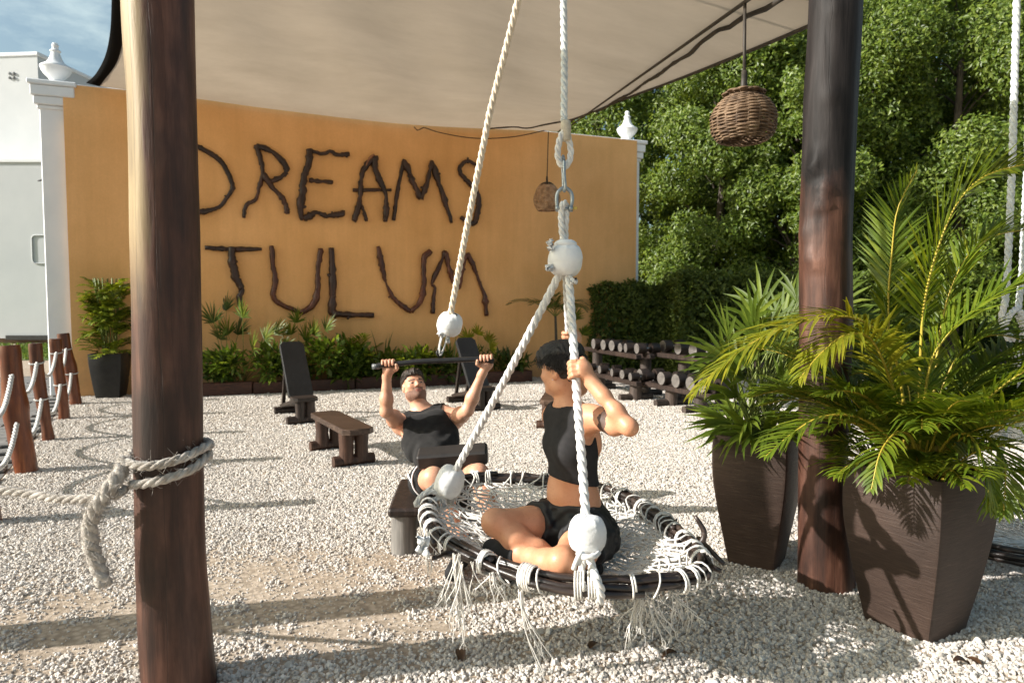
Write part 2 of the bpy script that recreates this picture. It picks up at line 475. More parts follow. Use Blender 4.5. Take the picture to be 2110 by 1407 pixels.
def skin(name, c1, c2):
    m, nt, n, l, b, out = _new(name)
    v = mapping(n, l, (1, 1, 1))
    col = ramp(n, l, noise(n, l, 14, v, 5, .6), [(.3, c1), (.7, c2)])
    red = noise(n, l, 5.5, v, 4)
    col = mixc(n, l, col, ramp(n, l, red, [(.35, (.90, .80, .76)), (.62, (1.04, 1.03, 1.03))]), 1.0, 'MULTIPLY')
    fr = noise(n, l, 120, v, 3, .6)
    col = mixc(n, l, col, ramp(n, l, fr, [(.28, (.80, .72, .68)), (.42, (1, 1, 1))]), .7, 'MULTIPLY')
    l.new(col, b.inputs['Base Color'])
    mr = n.new('ShaderNodeMapRange'); l.new(noise(n, l, 26, v, 4), mr.inputs['Value']); mr.inputs['To Min'].default_value = .34; mr.inputs['To Max'].default_value = .6
    l.new(mr.outputs['Result'], b.inputs['Roughness']); b.inputs['Specular IOR Level'].default_value = .5
    n1 = bump(n, l, noise(n, l, 260, v, 4), .18, .0015); l.new(bump(n, l, noise(n, l, 30, v, 4), .16, .006, n1), b.inputs['Normal'])
    b.inputs['Subsurface Weight'].default_value = .1
    b.inputs['Subsurface Radius'].default_value = (.02, .008, .004); b.inputs['Subsurface Scale'].default_value = .35
    return m
M['skin_m'] = skin('skin_fair', (.58, .31, .20), (.68, .385, .26))
M['skin_w'] = skin('skin_tan', (.575, .285, .162), (.66, .348, .205))
M['lip'] = skin('lip', (.36, .13, .10), (.42, .16, .12))
M['stubble'] = surf('stubbled_skin', (.13, .07, .05), (.30, .16, .11), 160, lo=.3, hi=.7, rough=.7, bmp=.3, bd=.001, bscale=300)
M['eye'] = surf('dark_eye', (.02, .012, .01), (.035, .02, .015), 10, rough=.15, bmp=0, spec=.6)
M['eye_white'] = surf('eye_white', (.34, .27, .24), (.42, .35, .32), 10, rough=.3, bmp=0)
M['arm_band'] = surf('dark_arm_band', (.075, .048, .038), (.13, .08, .06), 20, rough=.55, bmp=.1)  # dark band across the woman's upper arm

def m_sail():
    m, nt, n, l, b, out = _new('sail_fabric')
    v = mapping(n, l, (1, 1, 1))
    f = noise(n, l, .55, v, 6, .6)
    col = ramp(n, l, f, [(.3, (.53, .47, .405)), (.7, (.61, .545, .48))])
    wv = n.new('ShaderNodeTexWave'); wv.inputs['Scale'].default_value = 60; wv.inputs['Distortion'].default_value = 1.5
    l.new(v, wv.inputs['Vector'])
    col = mixc(n, l, col, ramp(n, l, wv.outputs['Fac'], [(0, (.97, .97, .97)), (1, (1.02, 1.02, 1.02))]), .7, 'MULTIPLY')
    st = noise(n, l, 1.6, mapping(n, l, (1, 1.3, 1)), 8, .7)
    col = mixc(n, l, col, ramp(n, l, st, [(.35, (.90, .89, .88)), (.62, (1.02, 1.02, 1.02))]), .8, 'MULTIPLY')
    l.new(col, b.inputs['Base Color']); b.inputs['Roughness'].default_value = .9; b.inputs['Specular IOR Level'].default_value = .1
    l.new(bump(n, l, st, .35, .03), b.inputs['Normal'])
    t = n.new('ShaderNodeBsdfTranslucent'); l.new(mixc(n, l, col, (1.0, .9, .75), 1.0, 'MULTIPLY'), t.inputs['Color'])
    mx = n.new('ShaderNodeMixShader'); mx.inputs['Fac'].default_value = .34
    l.new(b.outputs['BSDF'], mx.inputs[1]); l.new(t.outputs['BSDF'], mx.inputs[2]); l.new(mx.outputs['Shader'], out.inputs['Surface'])
    return m
M['sail'] = m_sail()
def m_post(name, bare, char_shade=None):
    """stained trunk; `bare` = (z0, z1): above it the stain has worn to bare wood"""
    m, nt, n, l, b, out = _new(name)
    vec = mapping(n, l, (7, 7, .8))
    f = noise(n, l, 2.8, vec, 9, .6, .25)
    col = ramp(n, l, f, [(.28, (.016, .007, .005)), (.5, (.060, .026, .0165)), (.74, (.13, .066, .046))])
    big = noise(n, l, 2.1, mapping(n, l, (1, 1, .7)), 5)
    col = mixc(n, l, col, ramp(n, l, big, [(.38, (.36, .33, .33)), (.62, (1.5, 1.35, 1.25))]), .9, 'MULTIPLY')
    tc0 = n.new('ShaderNodeTexCoord'); s0 = n.new('ShaderNodeSeparateXYZ'); l.new(tc0.outputs['Object'], s0.inputs[0])
    if char_shade:
        # charring and the sail's shadow painted together on the upper length, ragged lower edge
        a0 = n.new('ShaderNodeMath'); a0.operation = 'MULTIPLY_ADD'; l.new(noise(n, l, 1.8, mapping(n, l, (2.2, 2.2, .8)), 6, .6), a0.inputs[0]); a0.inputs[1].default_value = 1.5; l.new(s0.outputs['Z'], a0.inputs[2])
        r0 = n.new('ShaderNodeMapRange'); l.new(a0.outputs[0], r0.inputs['Value']); r0.inputs['From Min'].default_value = char_shade[0] + .75; r0.inputs['From Max'].default_value = char_shade[1] + .75
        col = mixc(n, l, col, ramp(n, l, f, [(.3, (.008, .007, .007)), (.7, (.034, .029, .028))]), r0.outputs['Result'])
    if bare:
        bcol = ramp(n, l, f, [(.25, (.12, .08, .036)), (.5, (.28, .20, .095)), (.75, (.38, .285, .15))])
        tc = n.new('ShaderNodeTexCoord'); sx = n.new('ShaderNodeSeparateXYZ'); l.new(tc.outputs['Object'], sx.inputs[0])
        ad = n.new('ShaderNodeMath'); ad.operation = 'MULTIPLY_ADD'; l.new(big, ad.inputs[0]); ad.inputs[1].default_value = .5
        l.new(sx.outputs['Z'], ad.inputs[2])
        mr = n.new('ShaderNodeMapRange'); l.new(ad.outputs[0], mr.inputs['Value'])
        mr.inputs['From Min'].default_value = bare[0] + .25; mr.inputs['From Max'].default_value = bare[1] + .25
        # bare wood only on the sunlit side, so the lit and dark split is painted
        sd = n.new('ShaderNodeMath'); sd.operation = 'MULTIPLY_ADD'; l.new(f, sd.inputs[0]); sd.inputs[1].default_value = .09
        l.new(sx.outputs['X'], sd.inputs[2])
        m2 = n.new('ShaderNodeMapRange'); l.new(sd.outputs[0], m2.inputs['Value'])
        m2.inputs['From Min'].default_value = .02; m2.inputs['From Max'].default_value = .05
        m2.inputs['To Min'].default_value = 1; m2.inputs['To Max'].default_value = 0
        mm = n.new('ShaderNodeMath'); mm.operation = 'MULTIPLY'; l.new(mr.outputs['Result'], mm.inputs[0]); l.new(m2.outputs['Result'], mm.inputs[1])
        col = mixc(n, l, col, bcol, mm.outputs[0])
    b.inputs['Roughness'].default_value = .55; b.inputs['Specular IOR Level'].default_value = .4
    n1 = bump(n, l, f, .55, .008)
    # long drying cracks that wander down the trunk
    wob = noise(n, l, 1.0, mapping(n, l, (0, 0, 1.4)), 4, .6)
    wx = n.new('ShaderNodeMath'); wx.operation = 'MULTIPLY_ADD'; l.new(wob, wx.inputs[0]); wx.inputs[1].default_value = .05; l.new(s0.outputs['X'], wx.inputs[2])
    mr2 = n.new('ShaderNodeMapRange'); l.new(wx.outputs[0], mr2.inputs['Value']); mr2.inputs['From Min'].default_value = -.1; mr2.inputs['From Max'].default_value = .15
    w_, k_ = (1, 1, 1), (.06, .06, .06)
    ck = ramp(n, l, mr2.outputs['Result'], [(.300, w_), (.306, k_), (.312, w_), (.585, w_), (.590, k_), (.595, w_), (.74, w_), (.743, (.3, .3, .3)), (.746, w_)])
    l.new(bump(n, l, ck, .2, .006, n1), b.inputs['Normal'])
    if char_shade:
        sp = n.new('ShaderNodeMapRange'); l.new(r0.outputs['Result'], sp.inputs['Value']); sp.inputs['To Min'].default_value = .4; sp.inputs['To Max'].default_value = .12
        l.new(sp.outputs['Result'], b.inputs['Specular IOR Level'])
    l.new(mixc(n, l, col, ck, .75, 'MULTIPLY'), b.inputs['Base Color'])
    return m
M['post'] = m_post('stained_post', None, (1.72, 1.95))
M['post_bare'] = m_post('worn_stained_post', (1.35, 1.75))

def m_gravel():
    m, nt, n, l, b, out = _new('gravel_stone')
    oi = n.new('ShaderNodeObjectInfo')
    col = ramp(n, l, oi.outputs['Random'], [(0, (.28, .25, .22)), (.08, (.47, .43, .39)), (.5, (.595, .555, .505)), (.85, (.675, .638, .595)), (1, (.74, .715, .69))])
    f = noise(n, l, 3.0, mapping(n, l, (1, 1, 1)), 4)
    col = mixc(n, l, col, ramp(n, l, f, [(.3, (.82, .8, .78)), (.7, (1.06, 1.05, 1.04))]), 1.0, 'MULTIPLY')
    l.new(col, b.inputs['Base Color']); b.inputs['Roughness'].default_value = .85; b.inputs['Specular IOR Level'].default_value = .25
    return m
M['gravel'] = m_gravel()
def m_ground():
    m, nt, n, l, b, out = _new('gravel_ground')
    v = mapping(n, l, (1, 1, 1))
    vo = n.new('ShaderNodeTexVoronoi'); vo.inputs['Scale'].default_value = 34; l.new(v, vo.inputs['Vector'])
    big = noise(n, l, .9, v, 6, .6)
    dirt = ramp(n, l, big, [(.3, (.43, .345, .265)), (.7, (.53, .45, .365))])
    st = ramp(n, l, vo.outputs['Distance'], [(.1, (1.2, 1.2, 1.2)), (.75, (.55, .53, .5))])
    col = mixc(n, l, dirt, st, .7, 'MULTIPLY')
    l.new(col, b.inputs['Base Color']); b.inputs['Roughness'].default_value = .95; b.inputs['Specular IOR Level'].default_value = .1
    n1 = bump(n, l, vo.outputs['Distance'], -.5, .01) if False else bump(n, l, noise(n, l, 60, v, 6, .7), .6, .012)
    l.new(n1, b.inputs['Normal'])
    return m
M['ground'] = m_ground()
G1 = [(.035, .075, .010), (.06, .125, .014), (.09, .16, .018), (.115, .185, .022)]
M['leaf_tree'] = leafmat('tree_leaf', [(.062, .11, .015), (.108, .175, .022), (.16, .235, .033), (.21, .275, .05)], .42, .42, .45)
M['leaf_tree2'] = leafmat('far_tree_leaf', [(.035, .07, .014), (.065, .115, .02), (.10, .16, .03)], .38, .45, .4)
M['leaf_hedge'] = leafmat('hedge_leaf', [(.065, .105, .024), (.11, .16, .034), (.15, .20, .045)], .38, .5, .35)
M['leaf_palm'] = leafmat('palm_leaf', [(.065, .115, .010), (.105, .17, .014), (.155, .215, .018), (.215, .255, .022)], .42, .45, .4)
M['leaf_palm_yel'] = leafmat('yellow_palm_leaf', [(.16, .20, .015), (.24, .26, .02), (.32, .30, .025)], .4, .36, .5)
M['leaf_lady'] = leafmat('lady_palm_leaf', [(.075, .125, .014), (.12, .18, .02), (.18, .235, .03)], .4, .5, .35)
M['leaf_broad'] = leafmat('broad_leaf', [(.06, .115, .014), (.11, .185, .022), (.19, .265, .04)], .35, .36, .5)
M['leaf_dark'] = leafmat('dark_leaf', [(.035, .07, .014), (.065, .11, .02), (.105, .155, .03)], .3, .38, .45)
M['leaf_pot'] = leafmat('potted_bush_leaf', [(.09, .135, .014), (.15, .21, .022), (.23, .27, .03)], .35, .4, .45)
M['rachis'] = surf('yellow_palm_stem', (.34, .25, .025), (.46, .36, .05), 10, rough=.45, bmp=.1, bd=.001)
M['rachis_green'] = surf('green_palm_stem', (.10, .14, .02), (.17, .2, .04), 10, rough=.5, bmp=.1, bd=.001)
M['bark'] = surf('tree_bark', (.05, .04, .03), (.12, .10, .08), 7, (1, 1, .3), rough=.9, bmp=.8, bd=.02)
# ================================================================== THE SETTING
# ground sheet to the horizon
g = MB(); g.add([(-300, -200, 0), (300, -200, 0), (300, 500, 0), (-300, 500, 0)], [(0, 1, 2, 3)])
tag(g.build('ground', M['ground'], smooth=False), kind='structure')

# fence line: the gravel's left border
FB = [G(53, 972), G(98, 907), G(131, 863), G(156, 833)]
f_dir = nrm((FB[3] - FB[0]) * V(1, 1, 0)); f_out = V(-f_dir[1], f_dir[0], 0)      # f_out points left, onto the path
if f_out[0] > 0: f_out = -f_out
def side_of_fence(x, y): return (x - FB[0][0]) * f_out[0] + (y - FB[0][1]) * f_out[1]

# paved path left of the posts
pm = MB()
a0 = FB[0] + f_out * .14 - f_dir * 4
pm.add([a0 + V(0, 0, .004), a0 + f_dir * 13 + V(0, 0, .004), a0 + f_dir * 13 + f_out * 9 + V(0, 0, .004), a0 + f_out * 9 + V(0, 0, .004)], [(3, 2, 1, 0)])
path = tag(pm.build('path', M['mortar'], smooth=False), kind='structure')
slabs = []
paver_meshes = []
for k in range(5):
    b_ = MB(); b_.slab((0, 0, .016), (.388 + .004 * rng.normal(), .188, .03), bev=.007)
    paver_meshes.append(b_.mesh('paver', M['paver'], smooth=False))
for i in range(62):
    for j in range(22):
        c = a0 + f_dir * (.1 + i * .2) + f_out * (.2 + j * .4 + (.2 if i % 2 else 0))
        if c[1] < 4.2: continue
        px = CX + F_PX * c[0] / c[1]
        if px < -900 or px > 160: continue
        slabs.append((c[1] + (100 if px < -70 else 0), c))
slabs.sort(key=lambda q: q[0])
ang = math.atan2(f_out[1], f_out[0])
for k, (_, c) in enumerate([q for q in slabs if q[0] < 100][:298]):
    o = bpy.data.objects.new('paver', paver_meshes[k % 5]); COL.objects.link(o); o.parent = path
    o.location = (c[0], c[1], .005 + .002 * rng.random()); o.rotation_euler = (R(.4) * rng.normal(), R(.4) * rng.normal(), ang)
rest_ = [q for q in slabs if q[0] < 100][298:] + [q for q in slabs if q[0] >= 100]
if rest_:
    b_ = MB()
    for _, c in rest_: b_.box(c + V(0, 0, .02), (.388, .188, .03), [(math.cos(ang), math.sin(ang), 0), (-math.sin(ang), math.cos(ang), 0), (0, 0, 1)])
    tag(b_.build('far_pavers', M['paver'], path, smooth=False), kind='stuff')

# lawn strip in front of the far building
lw = MB(); y0, y1 = 15.6, 22.6
lw.add([(-26, y0 + 1, .012), (-9.2, y0 + 1, .012), (-9.2, y1, .012), (-26, y1, .012)], [(0, 1, 2, 3)])
tag(lw.build('lawn', M['lawn'], smooth=False), kind='structure')
nb = 5000
bx_ = rng.uniform(-17, -9.4, nb); by_ = rng.uniform(y0 + 1.1, y1 - .1, nb)
vv = np.zeros((nb, 4, 3)); an = rng.uniform(0, 6.28, nb); hh = rng.uniform(.05, .11, nb)
for q, (dx, dz) in enumerate(((-.012, 0), (.012, 0), (.004, 1), (-.004, 1))):
    vv[:, q, 0] = bx_ + dx * np.cos(an) + (dz * .03 * rng.normal(size=nb)); vv[:, q, 1] = by_ + dx * np.sin(an); vv[:, q, 2] = .012 + dz * hh
tag(link('grass', np_mesh('grass', vv.reshape(-1, 3), np.arange(nb * 4).reshape(-1, 4), M['leaf_broad'])), 'short green grass strip beside the path', 'grass', kind='stuff')

# ------------------------------------------------------------------ gravel: stones laid over the ground
def gravel():
    pts, scl, rot = [], [], []
    def fill(ya, yb, dens, s0, s1, xm):
        n = int(dens * (yb - ya) * 2 * xm)
        x = rng.uniform(-xm, xm, n); y = rng.uniform(ya, yb, n)
        keep = (np.abs(x) < .80 * y + 1.1) & (side_of_fence(x, y) < .12)
        keep &= ~((y > 9.0) & (x * 0.365 - y * 0.931 < WN_D))
        # bare sandy patches where feet have scuffed the gravel away
        e_ = lambda cx, cy, sx, sy, k: k * np.exp(-(((x - cx) / sx) ** 2 + ((y - cy) / sy) ** 2))
        sand = e_(-1.15, 3.2, .85, .42, .95) + e_(-1.95, 2.8, .5, .4, .7) + e_(-.62, 3.62, .35, .25, .8) + e_(-.75, 2.85, .6, .35, .6) + e_(-1.6, 3.7, .5, .3, .35)
        sand = sand * (.80 + .25 * np.sin(x * 5 + 2 * np.sin(y * 4)) + .25 * np.sin(x * 13 - y * 9) + .22 * np.sin(y * 21 + x * 7) + .2 * np.sin(x * 33 + y * 17))
        keep &= rng.random(n) > np.clip(sand, 0, .84)
        x, y, sd = x[keep], y[keep], sand[keep]
        s = rng.uniform(s0, s1, len(x)) ** 1.0 * (1 - .45 * np.clip(sd, 0, 1)) * np.where(rng.random(len(x)) < .03, 1.6, 1)
        z = s * rng.uniform(-.1, .4, len(x))
        pts.append(np.stack([x, y, z], 1)); rot.append(rng.uniform(0, 6.28, (len(x), 3)))
        scl.append(s[:, None] * rng.uniform(.65, 1.2, (len(x), 3)))
    fill(1.9, 3.4, 6400, .0050, .0108, 3.8)
    fill(3.4, 5.0, 7400, .0048, .0096, 5.1)
    fill(5.0, 7.5, 5600, .0055, .0098, 7.1)
    fill(7.5, 14.5, 2900, .0066, .0115, 10.5)
    p, s, r = np.vstack(pts), np.vstack(scl), np.vstack(rot)
    me = bpy.data.meshes.new('gravel'); me.vertices.add(len(p)); me.vertices.foreach_set('co', p.astype(np.float32).ravel())
    for nm_, ar in (('scl', s), ('rot', r)):
        a = me.attributes.new(nm_, 'FLOAT_VECTOR', 'POINT'); a.data.foreach_set('vector', ar.astype(np.float32).ravel())
    o = link('gravel', me)
    tag(o, 'pale crushed limestone gravel covering the yard', 'gravel', kind='stuff')
    ng = bpy.data.node_groups.new('gravel', 'GeometryNodeTree')
    ng.interface.new_socket('Geometry', in_out='INPUT', socket_type='NodeSocketGeometry')
    ng.interface.new_socket('Geometry', in_out='OUTPUT', socket_type='NodeSocketGeometry')
    n, l = ng.nodes, ng.links
    gi, go = n.new('NodeGroupInput'), n.new('NodeGroupOutput')
    jn = n.new('GeometryNodeJoinGeometry')
    for k in range(4):
        ic = n.new('GeometryNodeMeshIcoSphere'); ic.inputs['Radius'].default_value = 1; ic.inputs['Subdivisions'].default_value = 2
        sp = n.new('GeometryNodeSetPosition'); nz = n.new('ShaderNodeTexNoise'); nz.noise_dimensions = '4D'
        nz.inputs['Scale'].default_value = .9; nz.inputs['W'].default_value = k * 7.3; nz.inputs['Detail'].default_value = 2
        sub = n.new('ShaderNodeVectorMath'); sub.operation = 'SUBTRACT'; sub.inputs[1].default_value = (.5, .5, .5)
        sc = n.new('ShaderNodeVectorMath'); sc.operation = 'SCALE'; sc.inputs['Scale'].default_value = 2.0
        l.new(nz.outputs['Color'], sub.inputs[0]); l.new(sub.outputs[0], sc.inputs[0])
        l.new(ic.outputs['Mesh'], sp.inputs['Geometry']); l.new(sc.outputs[0], sp.inputs['Offset'])
        sm = n.new('GeometryNodeSetMaterial'); sm.inputs['Material'].default_value = M['gravel']
        l.new(sp.outputs['Geometry'], sm.inputs['Geometry'])
        gt = n.new('GeometryNodeGeometryToInstance'); l.new(sm.outputs['Geometry'], gt.inputs[0])
        l.new(gt.outputs[0], jn.inputs[0])
    ip = n.new('GeometryNodeInstanceOnPoints'); ip.inputs['Pick Instance'].default_value = True
    for nm_, key in (('scl', 'Scale'), ('rot', 'Rotation')):
        na = n.new('GeometryNodeInputNamedAttribute'); na.data_type = 'FLOAT_VECTOR'; na.inputs['Name'].default_value = nm_
        l.new(na.outputs['Attribute'], ip.inputs[key])
    l.new(gi.outputs[0], ip.inputs['Points']); l.new(jn.outputs[0], ip.inputs['Instance']); l.new(ip.outputs[0], go.inputs[0])
    md = o.modifiers.new('stones', 'NODES'); md.node_group = ng

# ------------------------------------------------------------------ orange wall with white pillars
WL, WR = G(152, 818), G(1308, 769)
w_dir = nrm(WR - WL); w_nor = V(w_dir[1], -w_dir[0], 0)          # w_nor points to the yard
if w_nor[1] > 0: w_nor = -w_nor
WN_D = np.dot(V(.365, -.931, 0), WL)
W_LEN = np.linalg.norm(WR - WL)
W_H = on_plane(145, 175, WL, w_nor)[2]
W_AX = [w_dir, -w_nor, V(0, 0, 1)]
def wall_pt(px, py, out=0.0): return on_plane(px, py, WL + w_nor * out, w_nor)
wall = thing('garden_wall', 'tall orange rendered wall with white finial pillars at both ends', 'wall', WL)
b_ = MB(); b_.box((WL + WR) / 2 - w_nor * .11 + V(0, 0, W_H / 2), (W_LEN, .22, W_H), W_AX)
b_.build('wall_face', M['orange'], wall, smooth=False)
b_ = MB(); b_.slab((WL + WR) / 2 - w_nor * .13 + V(0, 0, W_H + .012), (W_LEN - .02, .2, .024), W_AX)
b_.build('coping', M['white_paint'], wall, smooth=False)
def pillar(c, top, hw):
    m_ = MB()
    m_.slab(c + V(0, 0, top / 2 - .18), (hw * 2, hw * 2, top - .36), W_AX, .015)
    p_ = m_.build('pillar', M['white_paint'], wall, smooth=False)
    cp = MB()
    for z0, z1, k in ((-.40, -.34, 1.12), (-.34, -.22, 1.30), (-.22, -.07, 1.46), (-.07, 0, 1.62)):
        cp.slab(c + V(0, 0, top + (z0 + z1) / 2), (hw * 2 * k, hw * 2 * k, z1 - z0 - .002), W_AX, .012)
    cp.build('capital', M['white_paint'], p_, smooth=False)
    fin = MB()
    prof = [(.15, 0), (.15, .03), (.10, .05), (.085, .09), (.11, .13), (.17, .20), (.20, .26), (.205, .29), (.215, .30), (.205, .325), (.17, .35), (.12, .39), (.085, .46),
            (.065, .53), (.055, .57), (.075, .585), (.07, .60), (.045, .62), (.04, .66), (.05, .68), (.035, .72), (.0, .735)]
    fin.lathe([(r_ * .98, z * .86) for r_, z in prof], c + V(0, 0, top), 28)
    fin.build('finial', M['white_paint'], p_, sharp=40)
pl = wall_pt(123, 600) * V(1, 1, 0) - w_nor * .26
pillar(pl, W_H + .03, .19)
pr = WR - w_dir * .05 - w_nor * .30
pillar(pr * V(1, 1, 0), W_H + .02, .185)

# branch letters
PXZ = lambda pts: [(400 + x * .36954, 180 + y * .36954) for x, y in pts]
LET = {
 'D': ([([(-40, 320), (15, 330), (90, 370), (150, 415), (190, 480), (215, 550), (200, 590), (150, 660), (90, 685), (25, 697), (-35, 705)], 13), ([(-45, 318), (-40, 520), (-38, 706)], 13)], 'wood letter D half hidden by the near left post', 'branch'),
 'R': ([([(345, 322), (370, 400), (382, 480), (362, 560), (345, 622), (290, 660), (278, 728)], 13), ([(345, 325), (420, 352), (482, 402), (516, 462), (482, 502), (420, 522), (388, 480)], 15), ([(385, 488), (430, 550), (475, 598), (508, 650), (520, 706)], 14)], 'wood letter R with a long slanting left leg', 'branch'),
 'E': ([([(640, 345), (640, 420), (610, 510), (607, 600), (592, 660), (602, 742)], 19), ([(645, 352), (720, 372), (760, 356), (800, 378), (866, 372)], 10), ([(640, 518), (775, 531)], 11), ([(610, 735), (660, 710), (690, 697), (740, 717), (840, 702)], 16)], 'wood letter E built of three knotty arms', 'branch'),
 'A': ([([(1000, 395), (965, 430), (940, 475), (928, 560), (920, 650), (890, 748)], 15), ([(925, 650), (947, 690), (961, 747)], 10), ([(1008, 385), (1012, 460), (1040, 530), (1066, 590), (1072, 680), (1066, 750)], 15), ([(885, 573), (1100, 573)], 9)], 'wood letter A with a pale strip at its peak', 'branch'),
 'M': ([([(1112, 742), (1125, 650), (1140, 550), (1172, 403)], 11), ([(1172, 408), (1205, 490), (1265, 622)], 15), ([(1265, 622), (1300, 530), (1326, 410)], 13), ([(1326, 410), (1360, 520), (1400, 640), (1436, 757)], 14)], 'dark wood letter M in the upper word', 'branch'),
 'S': ([([(1592, 470), (1558, 425), (1520, 413), (1485, 440), (1484, 478), (1530, 530), (1565, 570), (1586, 625), (1580, 700), (1560, 757), (1520, 747), (1485, 725)], 13)], 'dark wood letter S behind the pull bar rope', 'branch'),
 'T': ([([(60, 895), (220, 903), (378, 902)], 13), ([(212, 890), (213, 980), (235, 1060), (265, 1130), (250, 1180), (262, 1225)], 18)], 'wood letter T above a small fan palm', 'branch'),
 'U': ([([(430, 884), (440, 980), (452, 1080), (442, 1170), (490, 1212), (592, 1258)], 15), ([(592, 1258), (652, 1225), (686, 1140), (690, 1010), (706, 898)], 17)], 'thick reddish wood letter U beside the letter T', 'branch_red'),
 'L': ([([(765, 895), (771, 1000), (773, 1100), (768, 1272)], 18), ([(768, 1262), (880, 1268), (1002, 1270)], 15)], 'black straight wood letter L in the lower word', 'branch'),
 'UU': ([([(1025, 886), (1045, 980), (1067, 1080), (1110, 1170), (1160, 1217), (1210, 1252)], 14), ([(1210, 1252), (1262, 1190), (1280, 1100), (1281, 960), (1320, 912)], 14)], 'pointed wood letter U between L and M', 'branch_red'),
 'MM': ([([(1330, 1262), (1336, 1180), (1342, 1112), (1325, 1097), (1370, 990), (1402, 913)], 11), ([(1402, 915), (1420, 1000), (1446, 1092)], 12), ([(1474, 1125), (1500, 1000), (1522, 925)], 12), ([(1522, 925), (1560, 1000), (1592, 1092), (1620, 1160), (1630, 1275)], 12)], 'thin reddish wood letter M ending the lower word', 'branch_red'),
}
for key, (strokes, lab, mat_) in LET.items():
    allp = np.array([wall_pt(*q) for st, _ in strokes for q in PXZ(st)])
    base = allp.mean(0)
    L_ = thing('letter', lab, 'letter', base, 'branch letters on the orange wall')
    for si, (st, w) in enumerate(strokes):
        px_m = wall_pt(*PXZ(st)[0]); dist = px_m[1]
        r0 = w * .36954 * dist / F_PX * .96
        pts = np.array([wall_pt(px, py, r0 * 1.05 + .012 * (si % 3)) for px, py in PXZ(st)])
        sp = spline(pts, max(8, len(pts) * 5))
        n_ = len(sp)
        rr = r0 * (1 + .20 * np.interp(np.linspace(0, 1, n_), np.linspace(0, 1, 9), rng.normal(size=9)))
        for kk in rng.integers(1, n_ - 1, 3): rr[kk] *= 1.28                       # knots
        sp[1:-1] += (rng.normal(size=(n_ - 2, 3)) * r0 * .10) * V(1, .3, 1)
        rr[0] *= .92; rr[-1] *= .85
        mb = MB(); mb.tube(sp, rr, 10, jit=.07)
        for kk in rng.integers(2, n_ - 2, 1 if r0 < .035 else 2):                 # cut side twigs
            d_ = nrm(rng.normal(size=3) * V(1, 0, 1) + w_nor * .8)
            mb.tube([sp[kk], sp[kk] + d_ * rr[kk] * 1.7], [rr[kk] * .55, rr[kk] * .38], 7)
        mm = M[mat_]
        st_ = mb.build('branch', mm, L_)
    if key == 'A':
        q = np.array([wall_pt(*PXZ([p_])[0], .085) for p_ in ((1006, 380), (980, 395), (958, 440))])
        m2 = MB(); m2.tube(spline(q, 8), np.linspace(.028, .012, 8), 8); m2.build('pale_strip', M['branch_pale'], L_)  # pale tapered strip along the left of the letter's peak

# ------------------------------------------------------------------ white building beyond the wall
YB = 23.5
M['vent'] = surf('grey_vent', (.16, .165, .165), (.22, .225, .225), 8, rough=.7, bmp=0)
bl = thing('white_building', 'plain off-white two storey building far behind the pillar', 'building', (P(50, 690, YB) * V(1, 1, 0)))
zl = P(50, 335, YB)[2]; zb = P(50, 697, YB)[2]
xr = P(122, 500, YB)[0]
m_ = MB(); m_.box(((-60 + xr) / 2, YB + 6, (zl + zb) / 2), (60 + xr, 12, zl - zb)); m_.build('wall', M['building'], bl, smooth=False)
m_ = MB(); m_.slab(((-60 + xr) / 2, YB + 6, zl + .05), (60 + xr + .1, 12.1, .1)); m_.build('ledge', M['white_paint'], bl, smooth=False)
m_ = MB(); m_.box(((-60 + xr) / 2 - .05, YB + 6.1, zb / 2), (60 + xr - .1, 11.9, zb - .002)); m_.build('plinth', M['building_low'], bl, smooth=False)
m_ = MB(); m_.slab((P(62, 698, YB)[0], YB + .05, zb * .5 + .12), (1.6, .25, .16)); m_.build('dark_step', M['dark_metal'], bl, smooth=False)
YU = 26.0
zu = P(40, 118, YU)[2]; xu = P(80, 200, YU)[0]
up_ax = [nrm((1, -.09, 0)), nrm((.09, 1, 0)), V(0, 0, 1)]
m_ = MB(); m_.box(V(xu, YU, (zl + zu) / 2 + .06) - up_ax[0] * 15 + up_ax[1] * 3.5, (30, 7, zu - zl), up_ax); up = m_.build('upper_storey', M['building'], bl, smooth=False)
m_ = MB(); m_.slab(V(xu, YU, zu + .12) - up_ax[0] * 15 + up_ax[1] * 3.5, (30.1, 7.1, .14), up_ax, .02); m_.build('parapet', M['white_paint'], up, smooth=False)
for px, py in ((9, 147), (18, 147), (9, 156), (18, 156)):
    q = P(px, py, YU - .2); q = V(q[0], YU - (q[0] - xu) * .09 - .02, q[2])
    m_ = MB(); m_.lathe([(.0, 0), (.055, 0), (.055, .03), (.03, .04), (0, .04)], q, 10, ax=[V(1, 0, 0), V(0, 0, 1), V(0, -1, 0)], cap=False); m_.build('vent', M['vent'], up)
# shallow round-cornered panel and a dark lamp arm on the lower storey
q0, q1 = P(66, 485, YB), P(122, 543, YB)
fr = MB(); cc = (q0 + q1) / 2; w_, h_ = q1[0] - q0[0], q0[2] - q1[2]
loop = []
for cx_, cz_, a0_ in ((1, 1, 0), (-1, 1, 90), (-1, -1, 180), (1, -1, 270)):
    for t in range(0, 91, 30): loop.append(V(cc[0] + cx_ * (w_ / 2 - .12) + .12 * math.cos(R(a0_ + t)), YB - .02, cc[2] + cz_ * (h_ / 2 - .12) + .12 * math.sin(R(a0_ + t))))
fr.tube(loop + loop[:1], .022, 6); fr.build('panel_frame', M['building'], bl)
m_ = MB(); m_.tube([P(112, 371, YB - .02), P(98, 369, YB - .25), P(78, 373, YB - .5)], [.09, .10, .03], 8, squash=.6); m_.build('lamp_arm', M['dark_metal'], bl)

